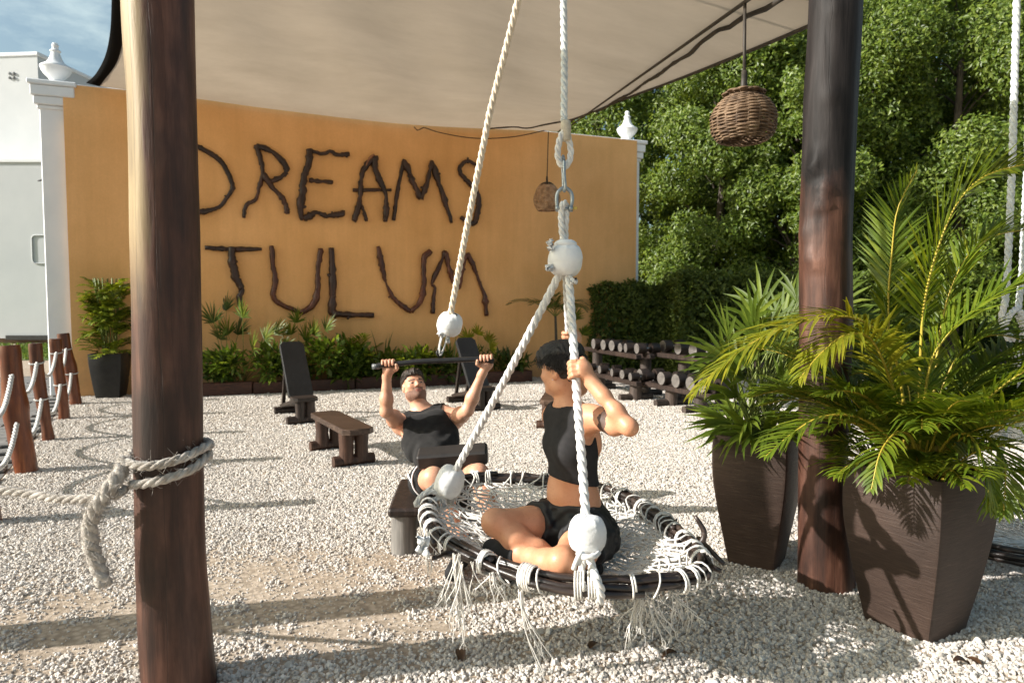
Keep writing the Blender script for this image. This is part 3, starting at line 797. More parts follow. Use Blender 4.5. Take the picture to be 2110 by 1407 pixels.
# ------------------------------------------------------------------ wooden posts
def post(name, px_list, Y, zb_, zt, mat_, lab, r_in=None, bumps=()):
    """px_list: (py, x_left, x_right) edges seen in the photograph"""
    zs, cs, rs = [], [], []
    for py, xl, xr_ in px_list:
        a, b = P(xl, py, Y), P(xr_, py, Y)
        c = (a + b) / 2; zs.append(c[2]); cs.append(c); rs.append((b[0] - a[0]) / 2 * .985)
    zs = np.array(zs)[::-1]; cs = np.array(cs)[::-1]; rs = np.array(rs)[::-1]
    zz = np.linspace(zb_, zt, 90)
    xs = np.interp(zz, zs, cs[:, 0]); ys = np.full_like(zz, Y); rr = np.interp(zz, zs, rs)
    for _ in range(3):
        xs[1:-1] = (xs[:-2] + xs[1:-1] + xs[2:]) / 3; rr[1:-1] = (rr[:-2] + rr[1:-1] + rr[2:]) / 3
    seg = 40
    a = np.linspace(0, 2 * np.pi, seg, endpoint=False)
    lump = sum(np.outer(np.interp(zz, np.linspace(zb_, zt, 14), rng.normal(size=14)), np.cos(k * a + rng.random() * 6.28)) * (.03 / k) for k in (2, 3, 4))
    flute = np.outer(np.ones(90), sum(np.cos(k * a + rng.random() * 6.28) * .010 for k in (7, 9, 13)))
    Rr = rr[:, None] * (1 + .5 * lump + flute)
    for (pz, pa, amp, wz) in bumps:
        Rr = Rr + amp * np.exp(-((zz[:, None] - pz) / wz) ** 2) * np.exp(-(((a[None, :] - pa + np.pi) % (2 * np.pi) - np.pi) / .32) ** 2)
    vs_ = np.stack([xs[:, None] + Rr * np.cos(a), ys[:, None] + Rr * np.sin(a), np.repeat(zz[:, None], seg, 1)], 2).reshape(-1, 3)
    F = [(i * seg + j, i * seg + (j + 1) % seg, (i + 1) * seg + (j + 1) % seg, (i + 1) * seg + j) for i in range(89) for j in range(seg)]
    F += [tuple(range(seg))[::-1], tuple(89 * seg + j for j in range(seg))]
    mb = MB(); mb.add(vs_, F)
    o = mb.build(name, mat_, loc=(xs[45], Y, 0))
    return tag(o, lab, 'post')
YLP, YRP = 2.42, 3.33
post('wooden_post', [(-200, 250, 392), (0, 258, 395), (100, 262, 397), (200, 270, 400), (430, 275, 406), (690, 280, 412), (950, 283, 414), (1150, 287, 419), (1300, 293, 432), (1407, 300, 441), (1440, 300, 446)],
     YLP, -.05, 3.1, M['post_bare'], 'thick near wooden post at left, with rope tied round it')
zk = lambda py: P(1660, py, YRP)[2]
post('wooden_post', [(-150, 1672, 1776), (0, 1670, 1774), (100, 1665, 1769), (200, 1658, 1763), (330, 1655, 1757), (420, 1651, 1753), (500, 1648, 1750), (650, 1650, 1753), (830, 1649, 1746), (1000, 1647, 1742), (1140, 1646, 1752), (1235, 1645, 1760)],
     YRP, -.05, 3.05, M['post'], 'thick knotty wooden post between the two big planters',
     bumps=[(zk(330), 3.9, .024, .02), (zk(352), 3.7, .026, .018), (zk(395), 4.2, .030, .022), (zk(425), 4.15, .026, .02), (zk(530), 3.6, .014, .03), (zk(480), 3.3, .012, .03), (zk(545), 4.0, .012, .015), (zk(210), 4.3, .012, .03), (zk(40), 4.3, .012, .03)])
# a third post of the same frame stands left of the picture and throws its shadow in
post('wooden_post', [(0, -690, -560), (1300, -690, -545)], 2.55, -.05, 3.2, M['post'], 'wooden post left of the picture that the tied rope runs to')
# ================================================================== SHADE SAIL
FL = wall_pt(205, 178, .06); FR = wall_pt(1150, 271, .06)
left_edge = np.array([FL, P(214, 166, 9.75), P(240, 130, 8.95), P(255, 75, 7.95), P(261, 0, 6.85), P(264, -150, 5.2), P(270, -400, 3.6)])
NL = left_edge[-1]; NR = P(1738, 17, 3.42)
def edge_pt(px, py):
    # stretched straight in plan between its two corners
    t = min(np.linspace(0, 1, 800), key=lambda t: abs(CX + F_PX * lerp(FR, NR, t)[0] / lerp(FR, NR, t)[1] - px))
    return P(px, py, lerp(FR, NR, t)[1])
far_edge = np.array([FL, wall_pt(400, 204, .07), wall_pt(560, 226, .07), wall_pt(800, 252, .07), wall_pt(1000, 265, .06), FR])
right_edge = np.array([FR] + [edge_pt(*q) for q in ((1176, 249), (1220, 230), (1290, 201), (1352, 178), (1400, 160), (1541, 103), (1668, 49))] + [NR])
near_edge = np.array([NL, lerp(NL, NR, .5) + V(0, .12, -.05), NR])
NU, NV = 44, 44
Lc, Rc = spline(left_edge, NV), spline(right_edge, NV)        # v: far -> near
Fc, Nc = spline(far_edge, NU), spline(near_edge, NU)          # u: left -> right
def sail_uv(u, v):
    gi = lambda c, t: np.array([np.interp(t, np.linspace(0, 1, len(c)), c[:, k]) for k in range(3)])
    q = (1 - u) * gi(Lc, v) + u * gi(Rc, v) + (1 - v) * gi(Fc, u) + v * gi(Nc, u) \
        - ((1 - u) * (1 - v) * FL + u * (1 - v) * FR + (1 - u) * v * NL + u * v * NR)
    q = q + V(0, 0, .16 * math.sin(math.pi * u) * math.sin(math.pi * v) + .018 * math.sin(u * 23 + v * 9) * math.sin(math.pi * v) * math.sin(math.pi * u) + .012 * math.sin(v * 31 + u * 7) * u * (1 - u) * 4)
    return q
grid = np.array([[sail_uv(i / (NU - 1), j / (NV - 1)) for i in range(NU)] for j in range(NV)])
sail = thing('shade_sail', 'beige fabric shade sail stretched from the wall top over the yard', 'shade sail', FL)
mb = MB(); mb.add(grid.reshape(-1, 3), [(j * NU + i, j * NU + i + 1, (j + 1) * NU + i + 1, (j + 1) * NU + i) for j in range(NV - 1) for i in range(NU - 1)])
mb.build('fabric', M['sail'], sail)
# black webbing band along the left edge, hanging like a hem
ob = np.array([P(178, 172, 10.2), P(196, 156, 9.75), P(215, 122, 8.9), P(226, 75, 7.9), P(230, 0, 6.8), P(229, -150, 5.15), P(228, -400, 3.55)])
OB = spline(ob, 40); IB = spline(left_edge, 40)
mb = MB(); sec = []
for a, b in zip(IB, OB): sec += [a + V(0, 0, -.004), b, b + V(0, 0, .012), a + V(0, 0, .010)]
F = []
for i in range(39):
    for j in range(4): F.append((i * 4 + j, i * 4 + (j + 1) % 4, (i + 1) * 4 + (j + 1) % 4, (i + 1) * 4 + j))
mb.add(sec, F); mb.build('edge_band', M['hem'], sail)
mb = MB(); mb.tube(spline(right_edge, 40) + V(0, 0, -.012), .011, 6); mb.build('edge_cord', M['cable'], sail)
_fine = np.array([[sail_uv(i / 159, j / 159) for i in range(160)] for j in range(160)])
def sail_at(px, py):
    """point of the sail seen at a pixel"""
    d = ray(px, py); q = _fine - CAM
    k = (q @ d) / np.dot(d, d); e = np.linalg.norm(q - k[..., None] * d, axis=2) / k
    o_ = np.argsort(e.ravel())[:4]; w = 1 / (e.ravel()[o_] + 1e-5)
    return CAM + d * float(np.sum(k.ravel()[o_] * w) / np.sum(w))
def under_sail(px, py, drop=.97): return CAM + (sail_at(px, py) - CAM) * drop
# rope laced through the right hem
w_pts = [(1003, 266), (1060, 262), (1085, 265), (1120, 258), (1180, 246), (1215, 233), (1240, 226), (1270, 207), (1300, 192), (1330, 170), (1360, 152), (1388, 131), (1420, 112), (1445, 88), (1480, 63), (1500, 58), (1535, 34), (1570, 22), (1610, 0), (1640, -20)]
lp = np.array([under_sail(*q, .985) if q[1] > 0 else under_sail(q[0], q[1], .985) for q in w_pts])
mb = MB(); mb.tube(spline(lp, 90), .014, 5, jit=.15); mb.build('lacing_cord', M['cable'], sail)
# straight dark cable that carries the near lamp
cpx = np.linspace(1172, 1650, 24)
cpts = np.array([under_sail(x, 262 + (x - 1172) * (5 - 262) / (1535 - 1172), .975) for x in cpx])
cpts[:, :] = np.array([P(x, 262 + (x - 1172) * (5 - 262) / (1535 - 1172), y) for x, y in zip(cpx, np.convolve(np.pad(cpts[:, 1], 2, 'edge'), np.ones(5) / 5, 'valid'))])
ca = cpts[0]
def on_cable(px): return P(px, 262 + (px - 1172) * (5 - 262) / (1535 - 1172), np.interp(px, cpx, cpts[:, 1]))
cable = MB(); cable.tube(cpts, .0105, 6)
tag(cable.build('steel_cable', M['cable'], loc=ca), 'straight dark cable under the sail that the near basket lamp hangs on', 'cable')
# slack wire along the top of the orange wall
wr = MB()
wr.tube(spline(np.array([wall_pt(x, y, .13) for x, y in ((853, 262), (862, 270), (872, 263), (900, 272), (950, 282), (1000, 286), (1060, 282), (1110, 272), (1150, 262))]), 40), .0085, 5)
tag(wr.build('slack_wire', M['cable'], loc=wall_pt(853, 262, .13)), 'thin slack wire sagging across the top of the orange wall', 'wire')

# ------------------------------------------------------------------ woven basket lamps
def basket(c_top, prof, mats, lab, cord_top, weave=22, seg=72, weave_r=1.0):
    """c_top: crown of the shade; prof: (r, dz) pairs from the crown down"""
    t = thing('basket_lamp', lab, 'lamp', c_top, 'woven basket lamps')
    pr_ = spline(np.array([(r, z, 0) for r, z in prof]), weave * 2 + 4)
    mb = MB()
    stakes = 18
    for i in range(0, len(pr_), 1):
        r, z = pr_[i][0], pr_[i][1]
        if r < .02: continue
        a = np.linspace(0, 2 * np.pi, seg, endpoint=False)
        w = (.0055) * np.sin(a * stakes / 2 + (i % 2) * np.pi)
        wob = .0015 * np.sin(a * 2 + i) + .0012 * rng.normal()
        pts = np.stack([(r + w) * np.cos(a), (r + w) * np.sin(a), z + wob + 0 * a], 1) + c_top
        n_ = len(pts)
        rad = .0056 * weave_r
        sec = np.array([(1, 0), (0, 1), (-1, 0), (0, -1)]) * rad
        out = np.stack([np.cos(a), np.sin(a), 0 * a], 1)
        vs_ = (pts[:, None, :] + sec[None, :, :1] * out[:, None, :] + sec[None, :, 1:] * V(0, 0, 1)).reshape(-1, 3)
        F = [(k * 4 + j, ((k + 1) % n_) * 4 + j, ((k + 1) % n_) * 4 + (j + 1) % 4, k * 4 + (j + 1) % 4) for k in range(n_) for j in range(4)]
        mb.add(vs_, F, 1 if i < len(pr_) * .20 and mats[1] is not mats[0] else 0)
    sh = mb.build('shade', mats, t)
    tag(sh)
    st = MB()
    for k in range(stakes):
        a = 2 * np.pi * k / stakes
        st.tube(np.array([c_top + V(q[0] * math.cos(a), q[0] * math.sin(a), q[1]) for q in pr_[::3]]), .005, 4)
    st.build('stake', mats[0], t)['kind'] = 'stuff'
    cd = MB(); cd.tube([cord_top, lerp(cord_top, c_top, .5), c_top + V(0, 0, .05)], .0085, 6); cd.tube([c_top + V(0, 0, .10), c_top + V(0, 0, -.06)], [.014, .022], 8)
    cd.build('cord', M['cable'], t)
    lampb = MB(); lampb.lathe([(0, -.05), (.03, -.05), (.03, -.12), (.02, -.14), (0, -.14)], c_top, 10); lampb.build('bulb_holder', M['dark_metal'], t)
    return t
ct = on_cable(1535); kY = ct[1]
top = P(1533, 187, kY); s_ = kY / F_PX
basket(top, [(.0, .0), (.10, -.015), (30 * s_, -10 * s_), (50 * s_, -27 * s_), (62 * s_, -50 * s_), (62 * s_, -62 * s_), (60 * s_, -82 * s_), (48 * s_, -98 * s_), (46 * s_, -100 * s_)],
       [M['wicker'], M['wicker_dark']], 'large brown wicker basket lamp hanging before the trees', P(1535, 4, kY))
Yf = 11.4; s_ = Yf / F_PX; top = P(1127, 376, Yf)
basket(top, [(.02, .0), (10 * s_, -2 * s_), (18 * s_, -9 * s_), (22 * s_, -16 * s_), (26 * s_, -27 * s_), (27 * s_, -36 * s_), (24 * s_, -48 * s_), (18 * s_, -57 * s_)],
       [M['wicker_pale'], M['wicker_dark']], 'small pale wicker lamp hanging in front of the orange wall', P(1130, 272, Yf), 17, 44)
# ================================================================== ROPE FENCE
def fpost(c, h, r, lean, lab, knob=0.0):
    n_ = 26; zz = np.linspace(-.05, h, n_)
    p = np.array([c + V(lean[0] * z + .012 * math.sin(z * 5 + c[0]), lean[1] * z, z) for z in zz])
    rr = r * (1 + .07 * np.interp(zz, np.linspace(-.05, h, 6), rng.normal(size=6)))
    if knob: rr = rr * (1 + knob * np.exp(-((zz - .52 * h) / .09) ** 2))
    rr[-1] *= .93
    mb = MB(); mb.tube(p, rr, 18, jit=.012)
    return tag(mb.build('fence_post', M['red_wood'], loc=c, sharp=50), lab, 'post', 'red wooden posts of the rope fence'), p, rr
E0 = FB[0] - f_dir * 1.5
posts = []
posts.append(fpost(E0, 1.02, .08, (-.05, 0), 'red wooden fence post just left of the picture'))
posts.append(fpost(FB[0], 1.055, .085, (-.10, 0), 'thickest red fence post, nearest the camera', .16))
posts.append(fpost(FB[1], .995, .060, (-.09, 0), 'thin red fence post second from the camera'))
posts.append(fpost(FB[2], .975, .062, (-.06, 0), 'thin red fence post third from the camera'))
posts.append(fpost(FB[3], .985, .075, (-.13, 0), 'leaning red fence post farthest off, by the wall', .12))
k_ = 0
for i in range(4):
    for lev, lname in ((.80, 'upper'), (.425, 'lower')):
        ends = []
        for (o, p, rr) in (posts[i], posts[i + 1]):
            z = lev + .02 * rng.normal()
            c = np.array([np.interp(z, p[:, 2], p[:, q]) for q in range(3)])
            ends.append((c, np.interp(z, p[:, 2], rr)))
        (a, ra), (b, rb) = ends
        d = nrm((b - a) * V(1, 1, 0)); sag = .20 + .03 * rng.random()
        pts = []
        for t in np.linspace(0, 1, 26):
            q = lerp(a + d * ra * .7, b - d * rb * .7, t); pts.append(q + V(.02, -.02, -sag * 4 * t * (1 - t)))
        mb = MB(); mb.rope(np.array(pts), .020, seg=5, steps=6)
        # the thinner posts are passed with one slim turn; the thick one is drilled through
        if i > 0:
            a_ = np.linspace(0, 2 * np.pi, 22)
            mb.rope(np.array([b + V((rb + .004) * math.cos(q), (rb + .004) * math.sin(q), .012 * math.sin(q))for q in a_]), .0085, seg=5, steps=6)
        nm = ['nearest', 'second', 'third', 'farthest'][i]
        tag(mb.build('fence_rope', M['rope_fence'], loc=a), f'{lname} grey rope of the {nm} span of the post fence', 'rope', 'sagging grey ropes of the post fence')

# ------------------------------------------------------------------ rope tied round the near post
def lp_c(py):
    a = P(np.interp(py, [690, 950, 1150], [346, 348.5, 353]), py, YLP); return a
RP = .1175 + .017
def onpost(px, py, back=False):
    c = lp_c(py); z = P(px, py, YLP - .1)[2]
    dx = np.clip(P(px, py, YLP)[0] - c[0], -RP, RP)
    dy = math.sqrt(max(RP * RP - dx * dx, 0))
    return V(c[0] + dx, YLP + (dy if back else -dy), z)
cL = lp_c(960)
line = [V(-3.02, 2.52, .83), V(-2.6, 2.46, .775), P(0, 1010, 2.38), P(120, 1027, 2.32), P(200, 1026, 2.28), P(245, 1017, 2.27)]
fr1 = [onpost(290, 1002), onpost(330, 993), onpost(375, 984), onpost(415, 970), onpost(432, 955)]
zb1, zb2 = fr1[-1][2], onpost(275, 946)[2]
bk = [cL * V(1, 1, 0) + V(RP * math.cos(q), RP * math.sin(q), lerp(zb1, zb2, t)) for q, t in ((.15, .1), (.9, .35), (1.6, .55), (2.3, .75), (2.95, .95))]
fr2 = [onpost(272, 946), onpost(300, 954), onpost(350, 955), onpost(400, 945), onpost(431, 932)]
zc1 = fr2[-1][2]
bk2 = [cL * V(1, 1, 0) + V((RP + .004) * math.cos(q), (RP + .004) * math.sin(q), lerp(zc1, zc1 - .015, t)) for q, t in ((.2, .1), (.9, .35), (1.6, .55), (2.3, .75))]
end2 = [P(268, 942, 2.43), P(257, 948, 2.36)]
trope = thing('tied_rope', 'frayed beige rope wound round the near left post with a hanging tail', 'rope', cL * V(1, 1, 0))
mb = MB(); mb.rope(spline(np.array(line + fr1 + bk + fr2 + bk2 + end2), 260), .0168, seg=7, steps=9, fuzz=.03)
mb.build('rope_turns', M['rope_tan'], trope)
tail = np.array([P(258, 946, 2.35), P(247, 972, 2.30), P(228, 1003, 2.26), P(203, 1038, 2.25), P(188, 1072, 2.26), P(186, 1110, 2.27), P(196, 1150, 2.28), P(210, 1188, 2.28), P(214, 1205, 2.28)])
mb = MB(); ts = spline(tail, 60); mb.rope(ts, .0265, pitch=.115, seg=8, steps=12, fuzz=.07)
mb.build('rope_tail', M['rope_tan'], trope)
# loose fibres
fz = MB()
for pth, r_, n_ in ((ts, .029, 1100), (spline(np.array(line[2:] + fr1), 80), .019, 260), (spline(np.array(fr2), 40), .019, 120)):
    for _ in range(n_):
        c = pth[rng.integers(0, len(pth))] + rng.normal(size=3) * .004
        d = nrm(rng.normal(size=3)); a = c + d * r_ * .85
        fz.tube([a, a + d * .008 + rng.normal(size=3) * .006, a + d * .014 + rng.normal(size=3) * .012], [.0009, .0007, .0003], 3, cap=False)
fz.build('loose_fibres', M['rope_tan'], trope)['kind'] = 'stuff'

# ================================================================== BENCHES
def axes(dx, dy):
    d = nrm((dx, dy, 0)); return [d, V(-d[1], d[0], 0), V(0, 0, 1)]
def log_foot(t, c, ax, L, r, mat_):
    mb = MB(); mb.tube([c - ax[1] * L / 2, c - ax[1] * L * .3, c + ax[1] * L * .3, c + ax[1] * L / 2], [r * .97, r, r, r * .97], 14, squash=1.0)
    mb.build('foot', mat_, t, sharp=40)
def twin_leg(t, c, ax, h, mat_, r=.062, gap=.066):
    for s_ in (-1, 1):
        mb = MB(); z = np.linspace(.04, h, 5)
        mb.tube([c + ax[1] * s_ * gap + V(.003 * math.sin(q * 9), 0, q) for q in z], r * (1 + .03 * rng.normal(size=5)), 14)
        mb.build('leg', mat_, t, sharp=40)
def chamf_board(mb, c, L, w, th, ax, cut=.05):
    """plank with clipped corners; ax[0] long, ax[1] across, ax[2] thickness"""
    q = [(-L / 2 + cut, -w / 2), (L / 2 - cut, -w / 2), (L / 2, -w / 2 + cut), (L / 2, w / 2 - cut), (L / 2 - cut, w / 2), (-L / 2 + cut, w / 2), (-L / 2, w / 2 - cut), (-L / 2, -w / 2 + cut)]
    n_ = 8; b = .005
    vs_ = []
    for z, k in ((-th / 2, b), (-th / 2 + b, 0), (th / 2 - b, 0), (th / 2, b)):
        for x, y in q:
            vs_.append(c + ax[0] * (x - math.copysign(k, x)) + ax[1] * (y - math.copysign(k, y)) + ax[2] * z)
    F = [tuple(range(8))[::-1], tuple(24 + i for i in range(8))]
    for r_ in range(3):
        for i in range(8): F.append((r_ * 8 + i, r_ * 8 + (i + 1) % 8, (r_ + 1) * 8 + (i + 1) % 8, (r_ + 1) * 8 + i))
    mb.add(vs_, F)
def flat_bench(c0, c1, lab, L=1.12):
    """c0 far foot, c1 near foot"""
    ax = axes(*(c1 - c0)[:2]); c = (c0 + c1) / 2
    t = thing('bench', lab, 'bench', c)
    mb = MB(); chamf_board(mb, c + V(0, 0, .318), L, .27, .052, ax); mb.build('seat', M['brown_wood_b'], t, sharp=35)
    for q in (c0, c1):
        twin_leg(t, q, ax, .295, M['brown_wood_z']); log_foot(t, q + V(0, 0, .045), ax, .36, .05, M['brown_wood_z'])
    return t
def rot_wood(key, src, ax):
    pass
# grain in the world frame: one wood for benches lying near the camera axis
def dirwood(name, ax, dark, mid, light, rough=.5):
    m = woodmat(name, dark, mid, light, rough=rough, along=0)
    for nd in m.node_tree.nodes:
        if nd.type == 'MAPPING':
            nd.inputs['Rotation'].default_value = (0, 0, -math.atan2(ax[1], ax[0]))
            nd.vector_type = 'TEXTURE' if False else 'POINT'
    return m
b0, b1 = G(678, 925), G(729, 958)
M['brown_wood_b'] = dirwood('bench_seat_wood', nrm(b1 - b0), (.024, .015, .011), (.055, .034, .025), (.125, .088, .068), .46)
flat_bench(b0, b1, 'low brown wooden flat bench left of the seated man')
q = G(1128, 884)
flat_bench(q + V(.16, .78, 0), q + V(.06, .02, 0), 'low brown wooden bench half hidden behind the woman')

def incline_bench(front, back, lab):
    ax = axes(*(back - front)[:2]); D = np.linalg.norm((back - front)[:2])
    t = thing('incline_bench', lab, 'bench', front, 'black incline workout benches')
    twin_leg(t, front, ax, .26, M['black_wood_z'], .058, .058)
    log_foot(t, front + V(0, 0, .045), ax, .42, .05, M['black_wood_z'])
    log_foot(t, back + V(0, 0, .045), ax, .34, .05, M['black_wood_z'])
    mb = MB(); chamf_board(mb, front + ax[0] * .04 + V(0, 0, .285), .24, .28, .05, ax, .04); mb.build('seat', M['black_wood'], t, sharp=35)
    # sloping rail from the seat down to the back foot
    a = front + ax[0] * .1 + V(0, 0, .255); b = back + V(0, 0, .10)
    d = nrm(b - a); up = nrm(np.cross(d, ax[1])); up = up if up[2] > 0 else -up
    mb = MB(); mb.slab((a + b) / 2, (np.linalg.norm(b - a) + .06, .20, .05), [d, ax[1], up], .008); mb.build('rail', M['black_wood'], t, smooth=False)
    # back board, leaning away
    foot = front + ax[0] * .17 + V(0, 0, .285); d = nrm(ax[0] * .58 + V(0, 0, .76)); up = np.cross(d, ax[1]); up = up if np.dot(up, -ax[0]) > 0 else -up
    mb = MB(); chamf_board(mb, foot + d * .385, .81, .29, .055, [d, ax[1], up], .045); mb.build('backboard', M['black_pad_wood'], t, sharp=35)
    tp = foot + d * .62 - up * .03; bt = back - ax[0] * .10 + V(0, 0, .12)
    for s_ in (-1, 1):
        mb = MB(); mb.slab((tp + bt) / 2 + ax[1] * s_ * .08, (np.linalg.norm(bt - tp), .04, .045), [nrm(bt - tp), ax[1], nrm(np.cross(nrm(bt - tp), ax[1]))], .004)
        mb.build('prop', M['black_wood'], t, smooth=False)
    return t
M['black_pad_wood'] = woodmat('scuffed_black_board', (.012, .013, .015), (.020, .021, .024), (.10, .10, .105), scale=3.2, rough=.5, along=2, bmp=.25)
for nd in M['black_pad_wood'].node_tree.nodes:
    if nd.type == 'VALTORGB' and len(nd.color_ramp.elements) == 3:
        for e_, p_ in zip(nd.color_ramp.elements, (.3, .64, .80)): e_.position = p_
ib = incline_bench(G(629, 872), G(594, 851), 'black incline workout bench left of the flat bench')
f2 = G(999, 846)
ib2 = copy_tree(ib); ib2.location = f2; ib2['label'] = 'black incline workout bench behind the man raising his arms'; ib2.rotation_euler = (0, 0, R(-3))

# ================================================================== DUMBBELL RACKS
def dumbbell(t0, r, L, mat_end, ax):
    """log dumbbell along ax[0] centred on the origin of t0 (an Empty)"""
    for s_ in (-1, 1):
        mb = MB(); hl = L * .36
        mb.tube([t0_c + ax[0] * s_ * (L / 2 - hl), t0_c + ax[0] * s_ * (L / 2 - .012), t0_c + ax[0] * s_ * L / 2], [r * .98, r, r * .95], 16, mi=0, cap=False)
        e = t0_c + ax[0] * s_ * (L / 2 + .001); i_ = t0_c + ax[0] * s_ * (L / 2 - hl)
        a = np.linspace(0, 2 * np.pi, 16, endpoint=False)
        for cc, mi in ((e, 1), (i_, 0)):
            mb.add([cc] + [cc + (ax[1] * math.cos(q) + ax[2] * math.sin(q)) * r * .95 for q in a], [(0, 1 + k, 1 + (k + 1) % 16) for k in range(16)], mi)
        mb.build('weight', [M['black_wood'], mat_end], t0, sharp=50)
    mb = MB(); mb.tube([t0_c - ax[0] * L * .2, t0_c + ax[0] * L * .2], .017, 8); mb.build('handle', M['steel'], t0)
def rack(name_lab, low_a, low_b, top_a, top_b, zl_, zt_, legs_l, legs_t, lows, tops, group, where):
    d = nrm((low_b - low_a) * V(1, 1, 0)); ax_d = V(-d[1], d[0], 0)
    if ax_d[0] < 0: ax_d = -ax_d                                     # dumbbell axis, pointing right and away
    AX = [d, ax_d, V(0, 0, 1)]
    t = thing('dumbbell_rack', name_lab, 'rack', low_b * V(1, 1, 0), 'log dumbbell racks')
    for a, b, z, ls in ((low_a, low_b, zl_, legs_l), (top_a, top_b, zt_, legs_t)):
        a, b = a * V(1, 1, 0), b * V(1, 1, 0)
        for s_ in (0, 1):
            mb = MB(); mb.slab((a + b) / 2 + ax_d * (.05 + .23 * s_) + V(0, 0, z - .035), (np.linalg.norm(b - a) + .12, .10, .07), AX, .012)
            mb.build('shelf_beam', M['black_wood_z'], t, smooth=False)
        for u in ls:
            c = lerp(a, b, u) + ax_d * .16
            mb = MB(); mb.tube([c + V(0, 0, 0), c + V(0, 0, z * .5), c + V(0, 0, z - .07)], .085, 16, jit=.01); mb.build('leg', M['grey_brown_log'], t, sharp=40)
            mb = MB(); mb.tube([c - ax_d * .26 + V(0, 0, .045), c + ax_d * .26 + V(0, 0, .045)], .05, 12); mb.build('foot', M['grey_brown_log'], t, sharp=40)
    # dumbbells stand on the shelves: things of their own
    global t0_c
    for (a, b, z, us, nm) in ((low_a, low_b, zl_, lows, 'lower'), (top_a, top_b, zt_, tops, 'upper')):
        for k, (u, r) in enumerate(us):
            c = lerp(a, b, u) * V(1, 1, 0) + ax_d * .16 + V(0, 0, z + r)
            lab = f'black log dumbbell {ORD[k]} on the {nm} shelf of the {where} rack'
            t0 = thing('dumbbell', lab, 'dumbbell', c, group); t0_c = c
            yaw = .06 * rng.normal(); A2 = [nrm(ax_d * math.cos(yaw) + d * math.sin(yaw)), None, V(0, 0, 1)]; A2[1] = np.cross(A2[2], A2[0])
            dumbbell(t0, r, .36 + .3 * (r - .07), M['log_end'], A2)
ORD = ['first from the far end', 'second from the far end', 'third from the far end', 'fourth from the far end', 'fifth from the far end', 'sixth from the far end', 'seventh from the far end', 'eighth from the far end']
M['grey_brown_log'] = woodmat('grey_brown_log', (.035, .026, .022), (.065, .05, .043), (.12, .095, .085), rough=.65, along=2)
la, lb = G(1205, 762, .30), G(1306, 786, .30)
ta, tb = G(1190, 715, .64), G(1322, 730, .64)
rack('left dumbbell rack with two black log shelves before the hedge', la, lb, ta, tb, .30, .64, (.15, .86), (.2, .93),
     [(.10, .062), (.36, .066), (.62, .062), (.80, .068), (.96, .06)], [(.30, .088), (.45, .086), (.58, .088), (.71, .072), (.80, .074), (.95, .082)], 'log dumbbells on the racks', 'left')
la, lb = G(1322, 785, .29), G(1462, 812, .29)
ta, tb = G(1362, 724, .66), G(1500, 748, .66)
rack('right dumbbell rack with two black log shelves half hidden by palm leaves', la, lb, ta, tb, .29, .66, (.33, .75), (.25, .8),
     [(.0, .088), (.34, .092), (.56, .094), (.76, .092), (.92, .088)], [(.06, .092), (.32, .094), (.55, .096), (.80, .094)], 'log dumbbells on the racks', 'right')

# ================================================================== PLANTERS
def planter(name, c, rotz, prof, mat_, lab, wall_t=.022):
    """prof: (z, half width); square with slightly bulging sides"""
    t = thing(name, lab, 'planter', c)
    e = [V(math.cos(rotz), math.sin(rotz), 0), V(-math.sin(rotz), math.cos(rotz), 0)]
    pr_ = spline(np.array([(h, z, 0) for z, h in prof]), 22)
    def ring(h, z, ins=0):
        out = []
        h = h - ins; rc = .018
        for k in range(4):
            a0_ = k * 90
            cx_, cy_ = ((1, 1), (-1, 1), (-1, -1), (1, -1))[k]
            for q in (0, 45, 90):
                x = cx_ * (h - rc) + rc * math.cos(R(a0_ + q)); y = cy_ * (h - rc) + rc * math.sin(R(a0_ + q))
                out.append(c + e[0] * x + e[1] * y + V(0, 0, z))
            # midpoint bulge of the side towards the next corner
            nx, ny = ((0, 1), (-1, 0), (0, -1), (1, 0))[k]
            out.append(c + e[0] * nx * (h + .006) + e[1] * ny * (h + .006) + V(0, 0, z))
        return out
    rings = [ring(h, z) for h, z, _ in pr_]
    zt = pr_[-1][1]
    rings.append(ring(pr_[-1][0], zt, wall_t)); rings.append(ring(pr_[-2][0], zt - .06, wall_t))
    N = 16; vs_ = [v for r_ in rings for v in r_]
    F = [(i * N + j, i * N + (j + 1) % N, (i + 1) * N + (j + 1) % N, (i + 1) * N + j) for i in range(len(rings) - 1) for j in range(N)]
    F.append(tuple(range(N))[::-1])
    mb = MB(); mb.add(vs_, F); mb.build('pot', mat_, t, sharp=35)
    so = ring(pr_[-2][0] - wall_t * .5, zt - .055)
    mb = MB(); mb.add([c + V(0, 0, zt - .02)] + so, [(0, 1 + j, 1 + (j + 1) % N) for j in range(N)]); mb.build('soil', M['soil'], t)
    return c + V(0, 0, zt - .04)
def planter_mat(name, rotz):
    m = woodmat(name, (.038, .023, .0175), (.056, .036, .028), (.105, .076, .062), scale=5, along=0, rough=.6, bmp=.7, bd=.003)
    for nd in m.node_tree.nodes:
        if nd.type == 'MAPPING' and abs(nd.inputs['Scale'].default_value[0] - .55) < .01:
            nd.inputs['Scale'].default_value = (2.2, 2.2, 26.0)
        if nd.type == 'VALTORGB' and len(nd.color_ramp.elements) == 3:
            for e_, p_ in zip(nd.color_ramp.elements, (.3, .58, .82)): e_.position = p_
    return m
PR_C, PL_C = V(1.765, 2.91, 0), V(1.335, 3.64, 0)
prR = [(0, .145), (.08, .158), (.25, .187), (.45, .213), (.60, .217), (.70, .209)]
top_R = planter('tall_planter', PR_C, R(29), prR, planter_mat('planter_fibre_a', R(29)), 'big square brown planter right of the post, nearest the camera')
prL = [(0, .122), (.08, .134), (.25, .162), (.45, .188), (.60, .194), (.70, .190)]
